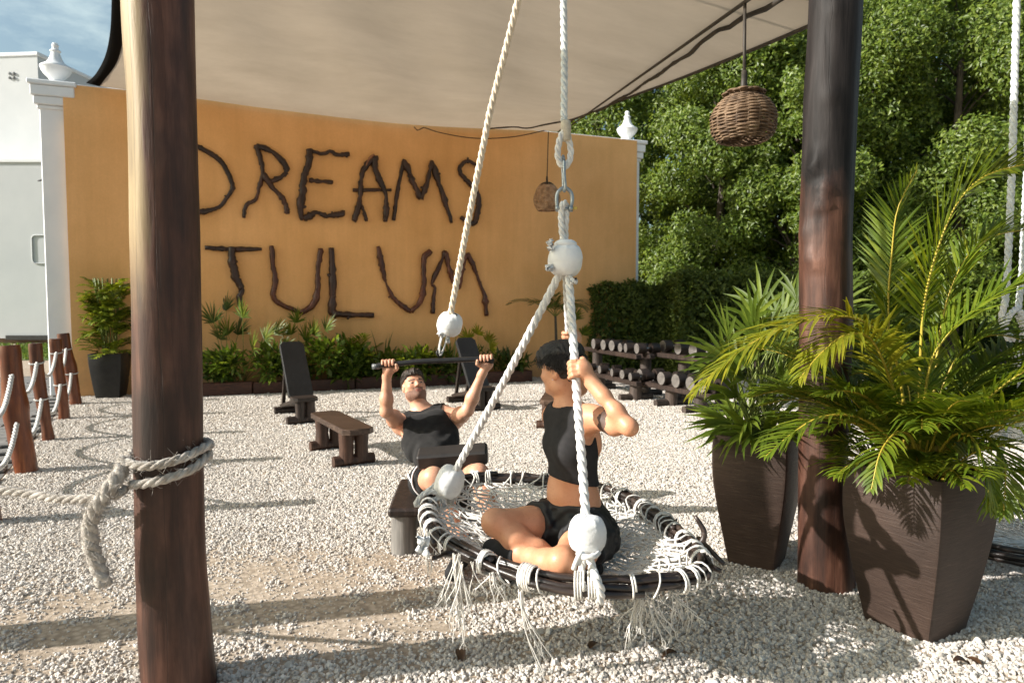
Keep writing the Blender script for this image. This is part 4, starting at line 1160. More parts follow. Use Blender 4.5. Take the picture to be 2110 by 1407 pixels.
top_L = planter('tall_planter', PL_C, R(54), prL, planter_mat('planter_fibre_b', R(54)), 'square brown planter left of the knotty post')
pc = G(211, 822); pc = pc + V(0, .22, 0)
hwp = 36 / F_PX * pc[1] * .86
top_P = planter('black_planter', pc, R(12), [(0, hwp * .72), (.2, hwp * .84), (.5, hwp * .98), (.66, hwp)], M['planter_dark'], 'matt black planter standing against the orange wall', .02)
# ================================================================== PLANTS
UP = V(0, 0, 1)
def frond(parent, pts, nleaf, llen, lw, mats, name='frond', spread=(32, 58), droop=.5, lift=.25, start=.16, r0=.008, fold=.3, twist=0.0, jit=.1, tip=.35, seg=3):
    """feather leaf: a bending stem with leaflets along both sides"""
    c = spline(np.array(pts), 26)
    t_, N_, B_ = frames(c)
    mb = MB(); mb.tube(c, np.linspace(r0, r0 * .25, 26), 5, mi=1, cap=False)
    for k in range(nleaf):
        u = start + (1 - start) * (k + .5) / nleaf
        i = u * 25; i0 = min(int(i), 24); f = i - i0
        p = lerp(c[i0], c[i0 + 1], f); tg = nrm(lerp(t_[i0], t_[i0 + 1], f))
        side0 = np.cross(tg, UP)
        side0 = nrm(side0) if np.linalg.norm(side0) > .05 else N_[i0]
        upn = nrm(np.cross(side0, tg))
        side0 = nrm(side0 * math.cos(twist) + upn * math.sin(twist)); upn = nrm(np.cross(side0, tg))
        ang = R(spread[1] + (spread[0] - spread[1]) * u)
        ln = llen * (math.sin(math.pi * min(1, .22 + .62 * (u - start) / (1 - start))) ** .8) * (1 if u < .8 else 1 - (u - .8) / .2 * (1 - tip)) * (1 + jit * rng.normal())
        for s_ in (-1, 1):
            a2 = ang * (1 + .1 * rng.normal())
            d = tg * math.cos(a2) + side0 * s_ * math.sin(a2) + upn * (lift + .08 * rng.normal())
            mb.blade(p, d, upn, max(ln, .02), lw, droop * (1 + .3 * rng.normal()), seg, fold)
    return mb.build(name, mats, parent, smooth=True)
def arch(base, az, tilt, L, bend, n=6):
    """control points of a stem leaving base at azimuth az, `tilt` from upright, bending over by `bend`"""
    p = np.array(base, float); out = [p.copy()]
    h = V(math.cos(az), math.sin(az), 0)
    for i in range(n):
        a = tilt + bend * ((i + .5) / n) ** 1.3
        p = p + (UP * math.cos(a) + h * math.sin(a)) * L / n; out.append(p.copy())
    return out
def fan(parent, base, tip, nseg, L, w, mats, name='fan_leaf', ang=150, droop=.35, facing=None):
    """palmate leaf: stalk and segments spread like a fan"""
    mb = MB(); base, tip = np.asarray(base), np.asarray(tip)
    mid = (base + tip) / 2 + V(0, 0, .03)
    c = spline(np.array([base, mid, tip]), 8); mb.tube(c, np.linspace(.005, .0035, 8), 4, mi=1, cap=False)
    d = nrm(c[-1] - c[-2]); f = facing if facing is not None else UP
    s = np.cross(d, f); s = nrm(s) if np.linalg.norm(s) > .05 else nrm(np.cross(d, V(1, 0, 0))); n_ = np.cross(s, d)
    for k in range(nseg):
        a = R(-ang / 2 + ang * (k + .5) / nseg + 4 * rng.normal())
        dd = d * math.cos(a) + s * math.sin(a) + n_ * .06 * rng.normal()
        mb.blade(tip, dd, n_, L * (1 - .22 * abs(2 * (k + .5) / nseg - 1)) * (1 + .08 * rng.normal()), w, droop * (1 + .3 * rng.normal()), 3, .22, peak=.45)
    return mb.build(name, mats, parent)

PM, PY_ = [M['leaf_palm'], M['rachis']], [M['leaf_palm_yel'], M['rachis']]
LMt = [M['leaf_lady'], M['rachis_green']]
def pxs(*q): return [P(a, b, y) for a, b, y in q]

# ---- areca palm in the big planter
areca = thing('areca_palm', 'lush areca palm with arching yellow stemmed fronds in the big right planter', 'palm', top_R)
cb = top_R
hero = [
 (pxs((1893, 955, 2.98), (1895, 800, 2.98), (1903, 640, 2.97), (1930, 520, 2.95), (1975, 415, 2.93), (2035, 360, 2.9), (2130, 335, 2.85)), 46, .30, .022, PM, dict(start=.40, droop=.15, lift=.05, twist=.35, spread=(50, 62))),
 (pxs((1870, 955, 2.95), (1862, 830, 2.9), (1838, 720, 2.85), (1775, 660, 2.8), (1690, 655, 2.76), (1580, 690, 2.72), (1490, 750, 2.70), (1425, 815, 2.68)), 40, .25, .021, PY_, dict(start=.36, droop=.75, lift=.12)),
 (pxs((1880, 950, 2.9), (1850, 830, 2.8), (1800, 705, 2.72), (1745, 690, 2.66), (1690, 730, 2.6), (1648, 780, 2.57)), 34, .235, .021, PY_, dict(start=.34, droop=.8, lift=.12)),
 (pxs((1900, 955, 2.95), (1905, 830, 2.9), (1925, 730, 2.86), (1985, 660, 2.82), (2060, 605, 2.78), (2150, 570, 2.74)), 38, .24, .02, PM, dict(start=.30, droop=.45, twist=-.2)),
 (pxs((1860, 960, 2.85), (1830, 900, 2.75), (1765, 858, 2.68), (1690, 860, 2.62), (1630, 895, 2.58), (1578, 940, 2.55)), 30, .19, .018, PM, dict(start=.22, droop=.5)),
 (pxs((1895, 965, 2.85), (1880, 905, 2.72), (1850, 890, 2.6), (1815, 930, 2.5), (1795, 1010, 2.45)), 24, .15, .016, PM, dict(start=.25, droop=.6)),
 (pxs((1930, 965, 2.9), (1985, 905, 2.8), (2040, 905, 2.7), (2070, 960, 2.63), (2068, 1060, 2.58)), 30, .19, .018, PM, dict(start=.2, droop=.9)),
 (pxs((1930, 955, 2.98), (1990, 860, 2.98), (2060, 800, 2.95), (2150, 770, 2.92)), 34, .22, .02, PM, dict(start=.2, droop=.4)),
 (pxs((1915, 955, 3.0), (1935, 820, 3.0), (1985, 720, 3.0), (2050, 690, 3.0), (2140, 710, 3.0)), 34, .22, .02, PM, dict(start=.3, droop=.5)),
 (pxs((1865, 955, 3.05), (1840, 800, 3.1), (1830, 640, 3.12), (1838, 520, 3.1), (1850, 430, 3.08), (1890, 350, 3.05)), 40, .20, .018, PM, dict(start=.36, droop=.15, twist=.5)),
 (pxs((1920, 960, 2.8), (1960, 900, 2.65), (2000, 900, 2.55), (2030, 960, 2.5), (2040, 1050, 2.48)), 24, .16, .017, PM, dict(start=.2, droop=.8)),
 (pxs((1880, 960, 3.05), (1850, 850, 3.15), (1800, 780, 3.2), (1760, 770, 3.25), (1715, 800, 3.28)), 30, .2, .018, PM, dict(start=.25, droop=.5)),
 (pxs((1915, 960, 2.9), (1935, 700, 2.98), (1975, 560, 3.0), (2040, 490, 3.0), (2140, 470, 3.0)), 38, .22, .02, PM, dict(start=.42, droop=.25)),
]
for pts, nl, ll, lw, mt, kw in hero: frond(areca, pts, int(nl * 1.3), ll * 1.05, lw * .78, mt, r0=.0085, **kw)
for k in range(46):
    az = rng.uniform(0, 6.28); b0_ = cb + V(.08 * math.cos(az), .08 * math.sin(az), -.02)
    frond(areca, arch(b0_, az, R(rng.uniform(6, 30)), rng.uniform(.5, 1.0), R(rng.uniform(55, 115))), 32, rng.uniform(.16, .24), .015, PM, start=.3, droop=rng.uniform(.3, .8), r0=.006)
for k in range(16):
    az = rng.uniform(0, 6.28); b0_ = cb + V(.12 * math.cos(az), .12 * math.sin(az), -.02)
    frond(areca, arch(b0_, az, R(rng.uniform(25, 50)), rng.uniform(.28, .45), R(rng.uniform(50, 90))), 22, rng.uniform(.12, .18), .014, PM, start=.2, droop=rng.uniform(.4, .9), r0=.005)
mb = MB()
for k in range(22):
    a = rng.uniform(0, 6.28); r_ = .12 * math.sqrt(rng.random()); mb.tube(spline(np.array([cb + V(r_ * math.cos(a), r_ * math.sin(a), -.04), cb + V(r_ * 1.2 * math.cos(a), r_ * 1.2 * math.sin(a), .12), cb + V(r_ * 1.5 * math.cos(a), r_ * 1.5 * math.sin(a), .3)]), 6), np.linspace(.011, .006, 6), 6)
st = mb.build('stems', M['rachis'], areca); st['kind'] = 'stuff'
for k in range(10):
    az = rng.uniform(3.3, 6.1); b0_ = cb + V(.1 * math.cos(az), .1 * math.sin(az), 0)
    mb = MB(); mb.blade(b0_ + V(0, 0, .05), V(math.cos(az) * .6, math.sin(az) * .6, .75), UP + V(math.cos(az), math.sin(az), 0) * -.6, .24, .085, 1.2, 5, .2, peak=.5); mb.build('broad_leaf', M['leaf_broad'], areca)

# ---- lady palm in the left planter
lady = thing('lady_palm', 'bushy lady palm with fan shaped leaves in the left planter', 'palm', top_L)
cb = top_L
lp_ = [(1560, 600, 3.75), (1500, 640, 3.65), (1470, 665, 3.6), (1450, 700, 3.6), (1455, 735, 3.62), (1530, 620, 3.8), (1590, 640, 3.7), (1620, 610, 3.75), (1480, 600, 3.9), (1540, 690, 3.6), (1500, 720, 3.55), (1580, 730, 3.6),
       (1630, 690, 3.75), (1600, 780, 3.6), (1540, 770, 3.55), (1480, 780, 3.6), (1500, 830, 3.55), (1560, 830, 3.55), (1620, 850, 3.6), (1470, 840, 3.65), (1640, 760, 3.8), (1655, 640, 3.85), (1590, 690, 3.9), (1520, 660, 3.95), (1600, 880, 3.5), (1540, 870, 3.5), (1490, 870, 3.6), (1650, 830, 3.85), (1680, 720, 3.9), (1560, 650, 3.85), (1610, 560, 3.85)]
for k, (px, py, Y) in enumerate(lp_ + [(x_ + 25 * rng.normal(), y_ + 25 * rng.normal(), z_ + .08 * rng.normal()) for x_, y_, z_ in lp_]):
    px = px + (88 if py < 690 else 40); py = min(py + 38, 885)
    q = P(px, py, Y); d = q - cb
    r_ = nrm(d * V(1, 1, 0)) if np.linalg.norm(d[:2]) > .02 else V(0, -1, 0)
    bs = cb + V(.09 * rng.normal(), .09 * rng.normal(), d[2] * rng.uniform(.05, .45))
    bs = lerp(bs, cb, .2)
    fan(lady, bs, q, rng.integers(7, 11), rng.uniform(.21, .31), .024, LMt, ang=rng.uniform(80, 140), droop=rng.uniform(.25, .7), facing=nrm(UP * .8 + r_ * .3 + V(-.4, -.5, 0)))
for k in range(34):
    az = rng.uniform(0, 6.28); b0_ = cb + V(.12 * math.cos(az), .12 * math.sin(az), -.02)
    mb = MB(); mb.blade(b0_, V(math.cos(az) * rng.uniform(.25, .8), math.sin(az) * rng.uniform(.25, .8), 1), V(-math.cos(az), -math.sin(az), .6), rng.uniform(.22, .42), .04, rng.uniform(.5, 1.6), 5, .3, peak=.4)
    mb.build('strap_leaf', M['leaf_lady'], lady)
mb = MB()
for k in range(9):
    q = P(*lp_[k * 3]); mb.tube(spline(np.array([cb + V(.07 * rng.normal(), .07 * rng.normal(), -.03), lerp(cb, q, .5) + V(0, 0, .05), lerp(cb, q, .85)]), 8), .008, 5)
mb.build('canes', M['rachis_green'], lady)['kind'] = 'stuff'

# ---- bushy palm in the black planter by the wall
potp = thing('potted_bush', 'leafy yellow-green bamboo palm in the black planter by the wall', 'palm', top_P)
PB = [M['leaf_pot'], M['rachis_green']]
for k in range(150):
    az = rng.uniform(0, 6.28); hgt = rng.uniform(.02, 1.0)
    b0_ = top_P + V(.13 * math.cos(az), .13 * math.sin(az), hgt)
    frond(potp, arch(b0_, az + .4 * rng.normal(), R(rng.uniform(20, 105)), rng.uniform(.18, .34), R(rng.uniform(20, 60))), 8, rng.uniform(.10, .15), .042, PB, start=.15, droop=.5, r0=.004, spread=(40, 70), lift=.1, seg=2)
mb = MB()
for k in range(9):
    a = k * .7; mb.tube(spline(np.array([top_P + V(.08 * math.cos(a), .08 * math.sin(a), -.04), top_P + V(.12 * math.cos(a), .12 * math.sin(a), .6), top_P + V(.18 * math.cos(a), .18 * math.sin(a), 1.15)]), 8), .010, 5)
mb.build('canes', M['rachis_green'], potp)['kind'] = 'stuff'

# ---- planting bed along the wall
BD0, BD1 = G(285, 824), G(1098, 787)
bdir = nrm(BD1 - BD0); bax = [bdir, V(-bdir[1], bdir[0], 0), UP]
bed = thing('timber_border', 'low dark timber edging along the planting bed', 'border', (BD0 + BD1) / 2)
Lb = np.linalg.norm(BD1 - BD0)
for k in range(4):
    a, b = lerp(BD0, BD1, k / 4), lerp(BD0, BD1, (k + 1) / 4)
    mb = MB(); mb.slab((a + b) / 2 + bax[1] * .05 + V(0, 0, .10 + .006 * rng.normal()), (Lb / 4 - .012, .10, .215), bax, .012); mb.build('timber', M['border_wood_b'] if 'border_wood_b' in M else M['border_wood'], bed, smooth=False)
mb = MB(); q0, q1 = BD1 + bax[1] * .1, BD1 + bax[1] * .75
mb.slab((q0 + q1) / 2 + V(0, 0, .10) - bdir * .05, (.10, .62, .21), bax, .012); mb.build('timber', M['border_wood'], bed, smooth=False)
mb = MB(); c_ = (BD0 + BD1) / 2 + bax[1] * .42; mb.box(c_ + V(0, 0, .065), (Lb - .1, .62, .13), bax); tag(mb.build('soil_bed', M['soil'], smooth=False, loc=c_), kind='structure')
def bedpt(px, depth=.4):
    """point in the bed: along the wall at image column px, `depth` metres behind the timber"""
    t = min(np.linspace(-.2, 1.4, 600), key=lambda t: abs(CX + F_PX * (lerp(BD0, BD1, t) + bax[1] * depth)[0] / (lerp(BD0, BD1, t) + bax[1] * depth)[1] - px))
    return lerp(BD0, BD1, t) + bax[1] * depth + V(0, 0, .12)
def hgt_of(py, Y): return P(1055, py, Y)[2]
def fan_palm(px, depth, tips, lab, L=.42, w=.026, mats=None, nseg=19, ang=150):
    b = bedpt(px, depth); t = thing('fan_palm', lab, 'palm', b, 'plants in the wall bed')
    for (tx, ty) in tips:
        q = P(tx, ty, b[1] + rng.uniform(-.25, .15))
        out = nrm(q - b)
        fan(t, b + V(0, 0, .05), q, nseg, L * rng.uniform(.85, 1.1), w, mats or [M['leaf_palm'], M['rachis_green']], ang=ang * rng.uniform(.85, 1.1), facing=nrm(V(-.5, -.8, .5)), droop=.3)
    return t
def shrub(px, depth, h, w, lab, mat_, n=170, ll=.14, lw=.055, cat='shrub', name='shrub', group='plants in the wall bed', b=None):
    b = bedpt(px, depth) if b is None else b
    t = thing(name, lab, cat, b, group)
    for k in range(5):
        mb = MB(); c0 = b + V(w * .3 * rng.normal(), .12 * rng.normal(), h * rng.uniform(.25, .75))
        for _ in range(int(n * 1.5) // 5):
            d = nrm(rng.normal(size=3)); r_ = rng.random() ** .4
            p = c0 + d * V(w * .42, .22, h * .33) * r_; p[2] = max(p[2], .16)
            dd = nrm(d * .9 + V(-.2, -.3, .45) + .45 * rng.normal(size=3))
            mb.blade(p, dd, nrm(UP + .4 * rng.normal(size=3)), ll * rng.uniform(.7, 1.25), lw * rng.uniform(.8, 1.2), .7, 2, .2, peak=.45)
        mb.build('leaf_cluster', mat_, t)['kind'] = 'stuff'
    mb = MB()
    for k in range(6): mb.tube(spline(np.array([b + V(.03 * rng.normal(), .03 * rng.normal(), -.02), b + V(w * .15 * rng.normal(), .06, h * .4), b + V(w * .3 * rng.normal(), .05 * rng.normal(), h * .8)]), 6), .008, 5)
    mb.build('twigs', M['rachis_green'], t)['kind'] = 'stuff'
    return t
def feather_palm(px, depth, n, L, lab, mats, tilt=(8, 40), bend=(40, 90), ll=.26, lw=.026, b=None, h0=0, group='plants in the wall bed', nl=18):
    b = bedpt(px, depth) if b is None else b
    t = thing('feather_palm', lab, 'palm', b, group)
    for k in range(n):
        az = rng.uniform(0, 6.28)
        frond(t, arch(b + V(0, 0, h0), az, R(rng.uniform(*tilt)), L * rng.uniform(.75, 1.1), R(rng.uniform(*bend))), nl, ll * rng.uniform(.8, 1.1), lw, mats, start=.25, droop=.5, r0=.008, seg=2)
    return t
def spiky(px, depth, n, L, lab, mat_, w=.035, name='spiky_plant'):
    b = bedpt(px, depth); t = thing(name, lab, 'plant', b, 'plants in the wall bed')
    for k in range(n):
        az = rng.uniform(0, 6.28); s_ = rng.uniform(.1, .9)
        mb = MB(); mb.blade(b + V(.03 * rng.normal(), .03 * rng.normal(), 0), V(math.cos(az) * s_, math.sin(az) * s_, 1), V(-math.cos(az), -math.sin(az), .5), L * rng.uniform(.65, 1.1), w, rng.uniform(.1, .9), 4, .3, peak=.4)
        mb.build('strap_leaf', mat_, t)
    return t
DK = [M['leaf_dark'], M['rachis_green']]
fan_palm(500, .35, [(500, 655), (545, 700), (565, 690), (470, 690), (520, 720), (575, 725)], 'sunlit fan palm under the letter T with one tall leaf', .36)
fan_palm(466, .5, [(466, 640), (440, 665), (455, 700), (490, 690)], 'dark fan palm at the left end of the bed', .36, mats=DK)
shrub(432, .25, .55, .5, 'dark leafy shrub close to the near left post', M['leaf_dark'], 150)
shrub(475, .2, .62, .5, 'glossy green shrub in front of the sunlit fan palm', M['leaf_broad'], 190, .17, .05)
shrub(545, .18, .66, .55, 'glossy green shrub left of the near incline bench', M['leaf_broad'], 200, .17, .05)
feather_palm(585, .5, 8, .75, 'dark feather palm below the thick reddish U', DK)
fan_palm(622, .45, [(600, 690), (612, 665), (645, 690), (670, 680), (630, 700)], 'fan palm growing up behind the near incline bench', .32, mats=[M['leaf_palm'], M['rachis']])
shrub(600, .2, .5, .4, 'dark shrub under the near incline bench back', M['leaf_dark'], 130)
shrub(680, .2, .8, .62, 'bright glossy shrub right of the near incline bench', M['leaf_broad'], 260, .13, .07)
shrub(730, .22, .72, .6, 'round leaved shrub beneath the letter L', M['leaf_broad'], 240, .13, .065)
feather_palm(735, .5, 9, .95, 'feather palm rising in front of the letter L', PM, tilt=(5, 30))
shrub(705, .14, .36, .4, 'low dark shrub at the border below the letter L', M['leaf_dark'], 120, .2, .05)
spiky(790, .45, 16, .85, 'upright narrow leaved plant left of the pull bar', M['leaf_dark'])
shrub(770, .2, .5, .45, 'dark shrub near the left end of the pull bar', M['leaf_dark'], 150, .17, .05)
shrub(822, .22, .58, .5, 'yellow-green shrub above the left end of the pull bar', M['leaf_lady'], 200, .17, .055)
shrub(868, .22, .58, .5, 'yellow-green shrub below the white ball of the bar rope', M['leaf_lady'], 200, .17, .055)
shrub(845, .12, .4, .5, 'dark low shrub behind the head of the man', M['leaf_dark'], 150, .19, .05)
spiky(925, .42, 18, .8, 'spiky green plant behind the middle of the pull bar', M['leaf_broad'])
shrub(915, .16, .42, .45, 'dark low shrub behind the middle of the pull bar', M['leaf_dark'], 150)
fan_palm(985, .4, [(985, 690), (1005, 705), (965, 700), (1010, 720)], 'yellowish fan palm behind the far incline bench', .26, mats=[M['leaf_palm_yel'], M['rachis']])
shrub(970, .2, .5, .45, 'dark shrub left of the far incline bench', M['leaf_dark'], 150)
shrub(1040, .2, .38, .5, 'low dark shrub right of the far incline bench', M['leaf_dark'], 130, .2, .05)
spiky(1068, .3, 14, .5, 'broad strappy plant at the right end of the bed', M['leaf_broad'], .08)
# slender palm beyond the bed, behind the woman
bq = G(1135, 785) + V(.1, .35, 0)
sp_ = feather_palm(0, 0, 9, .95, 'slender palm with drooping dark fronds behind the woman', DK, tilt=(25, 60), bend=(60, 110), b=bq, h0=1.15, group=None, ll=.25)
mb = MB(); mb.tube([bq + V(0, 0, -.02), bq + V(.02, 0, .6), bq + V(0, 0, 1.2)], [.035, .028, .022], 8); mb.build('trunk', M['bark'], sp_)
mb = MB()
sp2 = fan_palm(1150, .6, [(1095, 665), (1110, 690), (1180, 660), (1200, 690)], 'light green fan palm leaves behind the woman', .32, ang=140)

# ================================================================== HEDGES AND TREES
def leaf_cloud(pos, nor, size, aspect=.5, fold=.25):
    """one small bent leaf (two triangles as a folded quad) at each position; arrays"""
    n = len(pos)
    d = rng.normal(size=(n, 3)); d -= nor * np.sum(d * nor, 1)[:, None]; d /= np.linalg.norm(d, axis=1)[:, None] + 1e-9
    s = np.cross(nor, d)
    L = size[:, None]
    v = np.stack([pos, pos + d * L * .5 + s * L * aspect * .5 + nor * L * fold * .3, pos + d * L, pos + d * L * .5 - s * L * aspect * .5 + nor * L * fold * .3], 1)
    return v.reshape(-1, 3), np.arange(4 * n).reshape(-1, 4)
def hedge(c, size, ax, lab, n, mat_=None, ls=(.045, .075)):
    t = thing('hedge', lab, 'hedge', c, 'clipped hedges')
    h = np.array(size) / 2
    # leaves near the surface of the clipped box
    u = rng.uniform(-1, 1, (n, 3)); k = rng.integers(0, 3, n); sg = np.where(rng.random(n) < .5, -1, 1)
    sg = np.where(k == 2, 1, sg)
    dep = np.abs(rng.normal(size=n)) * .07
    nn = np.zeros((n, 3)); nn[np.arange(n), k] = sg
    p = u * h; p[np.arange(n), k] = sg * (h[k] - dep)
    bumpy = .05 * (np.sin(p[:, 0] * 5 + p[:, 2] * 3) + np.sin(p[:, 1] * 7 + p[:, 2] * 6) + np.sin(p[:, 0] * 11 - p[:, 1] * 4))
    p += nn * bumpy[:, None]
    nl = nn + .75 * rng.normal(size=(n, 3)); nl /= np.linalg.norm(nl, axis=1)[:, None]
    A = np.array(ax)
    v, q = leaf_cloud(p @ A, nl @ A, rng.uniform(*ls, n), .55)
    tag(link('foliage', np_mesh('foliage', v + V(0, 0, h[2]), q, mat_ or M['leaf_hedge']), t))['kind'] = 'stuff'
    mb = MB()
    for k in range(10):
        a = V(rng.uniform(-.8, .8) * h[0], rng.uniform(-.5, .5) * h[1], 0) @ A; mb.tube([c + a + V(0, 0, -.03), c + a * 1.05 + V(0, 0, size[2] * .8)], [.03, .012], 6)
    mb.build('stems', M['bark'], t)['kind'] = 'stuff'
    # woody inside of twigs and old leaves
    n2 = n // 2
    p2 = rng.uniform(-1, 1, (n2, 3)) * (h - .05); nl = rng.normal(size=(n2, 3)); nl /= np.linalg.norm(nl, axis=1)[:, None]
    v, q = leaf_cloud(p2 @ A, nl @ A, rng.uniform(.08, .15, n2), .7)
    link('inner_foliage', np_mesh('inner_foliage', v + V(0, 0, h[2]), q, M['leaf_hedge']), t)['kind'] = 'stuff'
HX = [V(1, 0, 0), V(0, 1, 0), UP]
yh1 = 13.1
c1 = V((P(1215, 600, yh1)[0] + P(1398, 600, yh1)[0]) / 2, yh1 + .45, 0)
hedge(c1, (P(1398, 600, yh1)[0] - P(1215, 600, yh1)[0], .9, P(1300, 587, yh1)[2]), HX, 'clipped dark hedge at the right end of the orange wall', 17000)
yh2 = 12.2
c2 = V(P(1396, 600, yh2)[0] + 1.9, yh2 + .5, 0)
hedge(c2, (3.8, 1.0, P(1500, 560, yh2)[2]), HX, 'taller clipped hedge behind the lady palm', 20000)

def tree(x, y, h, rad, n, lab, mat_, ls=(.07, .125), group='trees beyond the wall', low=.15, squash=1.0):
    b = V(x, y, 0); t = thing('leafy_tree', lab, 'tree', b, group)
    mb = MB(); tp = b + V(.2 * rng.normal(), .2 * rng.normal(), h * .7)
    mb.tube(spline(np.array([b + V(0, 0, -.05), lerp(b, tp, .35) + V(.12 * rng.normal(), .1 * rng.normal(), 0), lerp(b, tp, .7), tp]), 14), np.linspace(.17, .05, 14), 9, jit=.03)
    mb.build('trunk', M['bark'], t)
    mb = MB()
    # crown of many clumps; each clump is a shell of leaves
    nc = 70
    cz = rng.uniform(low, 1.0, nc); rr_ = rad * (1.0 - .45 * np.clip((cz - .6) / .4, 0, 1) ** 1.5) * np.sqrt(rng.uniform(.25, 1, nc)) * .86
    ca = rng.uniform(0, 6.28, nc)
    cl = np.stack([x + rr_ * np.cos(ca), y + rr_ * np.sin(ca) * squash, cz * h * .95], 1)
    cr = rad * rng.uniform(.16, .44, nc)
    for k in range(0, nc, 2):
        z0 = max(.3, cl[k][2] - rng.uniform(.5, 1.4)); s0 = b + V(0, 0, z0); e_ = lerp(s0, cl[k], .8)
        mb.tube(spline(np.array([s0, lerp(s0, e_, .5) + V(0, 0, .1), e_]), 7), np.linspace(.035, .008, 7), 5, cap=False)
    mb.build('limbs', M['bark'], t)['kind'] = 'stuff'
    w = cr ** 2 / np.sum(cr ** 2); idx = rng.choice(nc, n, p=w)
    d = rng.normal(size=(n, 3)); d /= np.linalg.norm(d, axis=1)[:, None]
    rad_ = cr[idx] * (rng.random(n) ** .28) * (1 + .22 * np.sin(d[:, 0] * 9 + idx) * np.sin(d[:, 2] * 8 + idx * 2))
    p = cl[idx] + d * rad_[:, None] * V(1, 1, .85)
    p[:, 2] = np.maximum(p[:, 2], .15 + .2 * rng.random(n))
    nl = d * .6 + V(-.6, -.5, .3) + .6 * rng.normal(size=(n, 3)); nl /= np.linalg.norm(nl, axis=1)[:, None]
    v, q = leaf_cloud(p - b, nl, rng.uniform(*ls, n), .48)
    link('crown', np_mesh('crown', v, q, mat_), t)['kind'] = 'stuff'
trees = [(6.0, 14.5, 7.2, 1.5, 'lower rounded tree filling the gap behind the hedge and racks'),
         (2.0, 17.0, 7.6, 1.9, 'bushy green tree rising behind the right end of the orange wall'),
         (4.6, 15.6, 7.8, 1.8, 'broad leafy tree directly behind the big basket lamp'),
         (7.4, 15.2, 8.6, 1.9, 'leafy tree seen left of the knotty wooden post'),
         (9.6, 15.0, 9.2, 1.9, 'leafy tree seen just right of the knotty wooden post'),
         (12.2, 15.2, 9.6, 2.0, 'leafy tree at the right edge of the picture'),
         (5.9, 17.6, 9.4, 2.2, 'taller tree standing back between the lamp and the knotty post'),
         (10.8, 17.8, 10.2, 2.3, 'tallest tree standing back at the far right'),
         (.2, 19.2, 8.4, 2.0, 'dark tree top just above the wall beside the sail corner'),
         (14.6, 16.5, 9.8, 2.2, 'leafy tree just outside the right edge of the picture')]
for k, (x, y, h, r_, lab) in enumerate(trees):
    tree(x, y, h, r_, 68000 if y < 16.5 else 36000, lab, M['leaf_tree'] if y < 17.2 else M['leaf_tree2'], low=.06)
# distant dark wood behind the trees closes the view
nb = 42000
px_ = rng.uniform(-4, 26, nb); pz = rng.uniform(0, 12.0, nb) ; py_ = 21.5 + 1.1 * np.sin(px_ * 1.3) + .8 * np.sin(px_ * 2.9 + pz) + rng.uniform(0, 1.6, nb)
pz = pz * (1 + .08 * np.sin(px_ * 1.7))
nl = rng.normal(size=(nb, 3)) + V(-.3, -.6, .4); nl /= np.linalg.norm(nl, axis=1)[:, None]
v, q = leaf_cloud(np.stack([px_, py_, pz], 1), nl, rng.uniform(.25, .48, nb), .6)
tag(link('far_wood', np_mesh('far_wood', v, q, M['leaf_tree2'])), 'dark mass of foliage far behind the trees', 'wood', kind='stuff')
# ================================================================== NEST SWING
def ring_z(Y): return .432 + .062 * (Y - 2.30)
_rn = nrm(V(0, -.062, 1.0)); _rq = V(0, 2.30, .432)
def RP_(px, py): return on_plane(px, py, _rq, _rn)
ring_px = [(905, 1112), (882, 1062), (900, 1018), (965, 992), (1050, 987), (1135, 993), (1225, 1006), (1300, 1034), (1378, 1088), (1440, 1148), (1446, 1178), (1395, 1200), (1300, 1209), (1200, 1208), (1100, 1194), (1000, 1160)]
rpts = np.array([RP_(*q) for q in ring_px])
ringc = spline(np.vstack([rpts, rpts[:1]]), 161)[:-1]
NR_ = len(ringc)
r_mid = ringc.mean(0)
def ring_at(t): return ringc[int(round(t * NR_)) % NR_]
swing = thing('nest_swing', 'round nest swing of bundled branches and white rope net, holding the woman', 'swing', r_mid * V(1, 1, 0))
nrng = np.random.default_rng(21)
Mtw = [M['twig'], M['twig_b']] if 'twig_b' in M else [M['twig']]
def ring_frame(i):
    a, b = ringc[(i - 1) % NR_], ringc[(i + 1) % NR_]
    tg = nrm(b - a); out = nrm(np.cross(tg, UP)); 
    if np.dot(out, ringc[i % NR_] - r_mid) < 0: out = -out
    return tg, out
# branches: each runs part of the way round
for k in range(15):
    i0 = int(k * NR_ / 15 * 2.3) % NR_; ln = nrng.integers(60, 96)
    ph = k * 2.4; ra = nrng.uniform(.010, .027)
    pts = []
    for j in range(0, ln, 3):
        i = (i0 + j) % NR_; tg, out = ring_frame(i)
        w = ph + .025 * j + .3 * math.sin(j * .11 + k)
        pts.append(ringc[i] + out * ra * math.cos(w) * 1.15 + UP * ra * math.sin(w) * 1.1)
    pts = np.array(pts) + nrng.normal(size=(len(pts), 3)) * .0022
    # free ends stick out a little straight
    pts[0] += (pts[0] - pts[2]) * .25; pts[-1] += (pts[-1] - pts[-3]) * .3
    r_ = nrng.uniform(.0095, .015)
    mb = MB(); rr = r_ * (1 + .1 * nrng.normal(size=len(pts))); mb.tube(pts, rr, 8, jit=.05)
    for kk in nrng.integers(2, len(pts) - 2, 3): mb.tube([pts[kk], pts[kk] + nrm(nrng.normal(size=3)) * r_ * 1.8], [r_ * .5, r_ * .3], 6)
    mb.build('branch', M['twig'], swing)
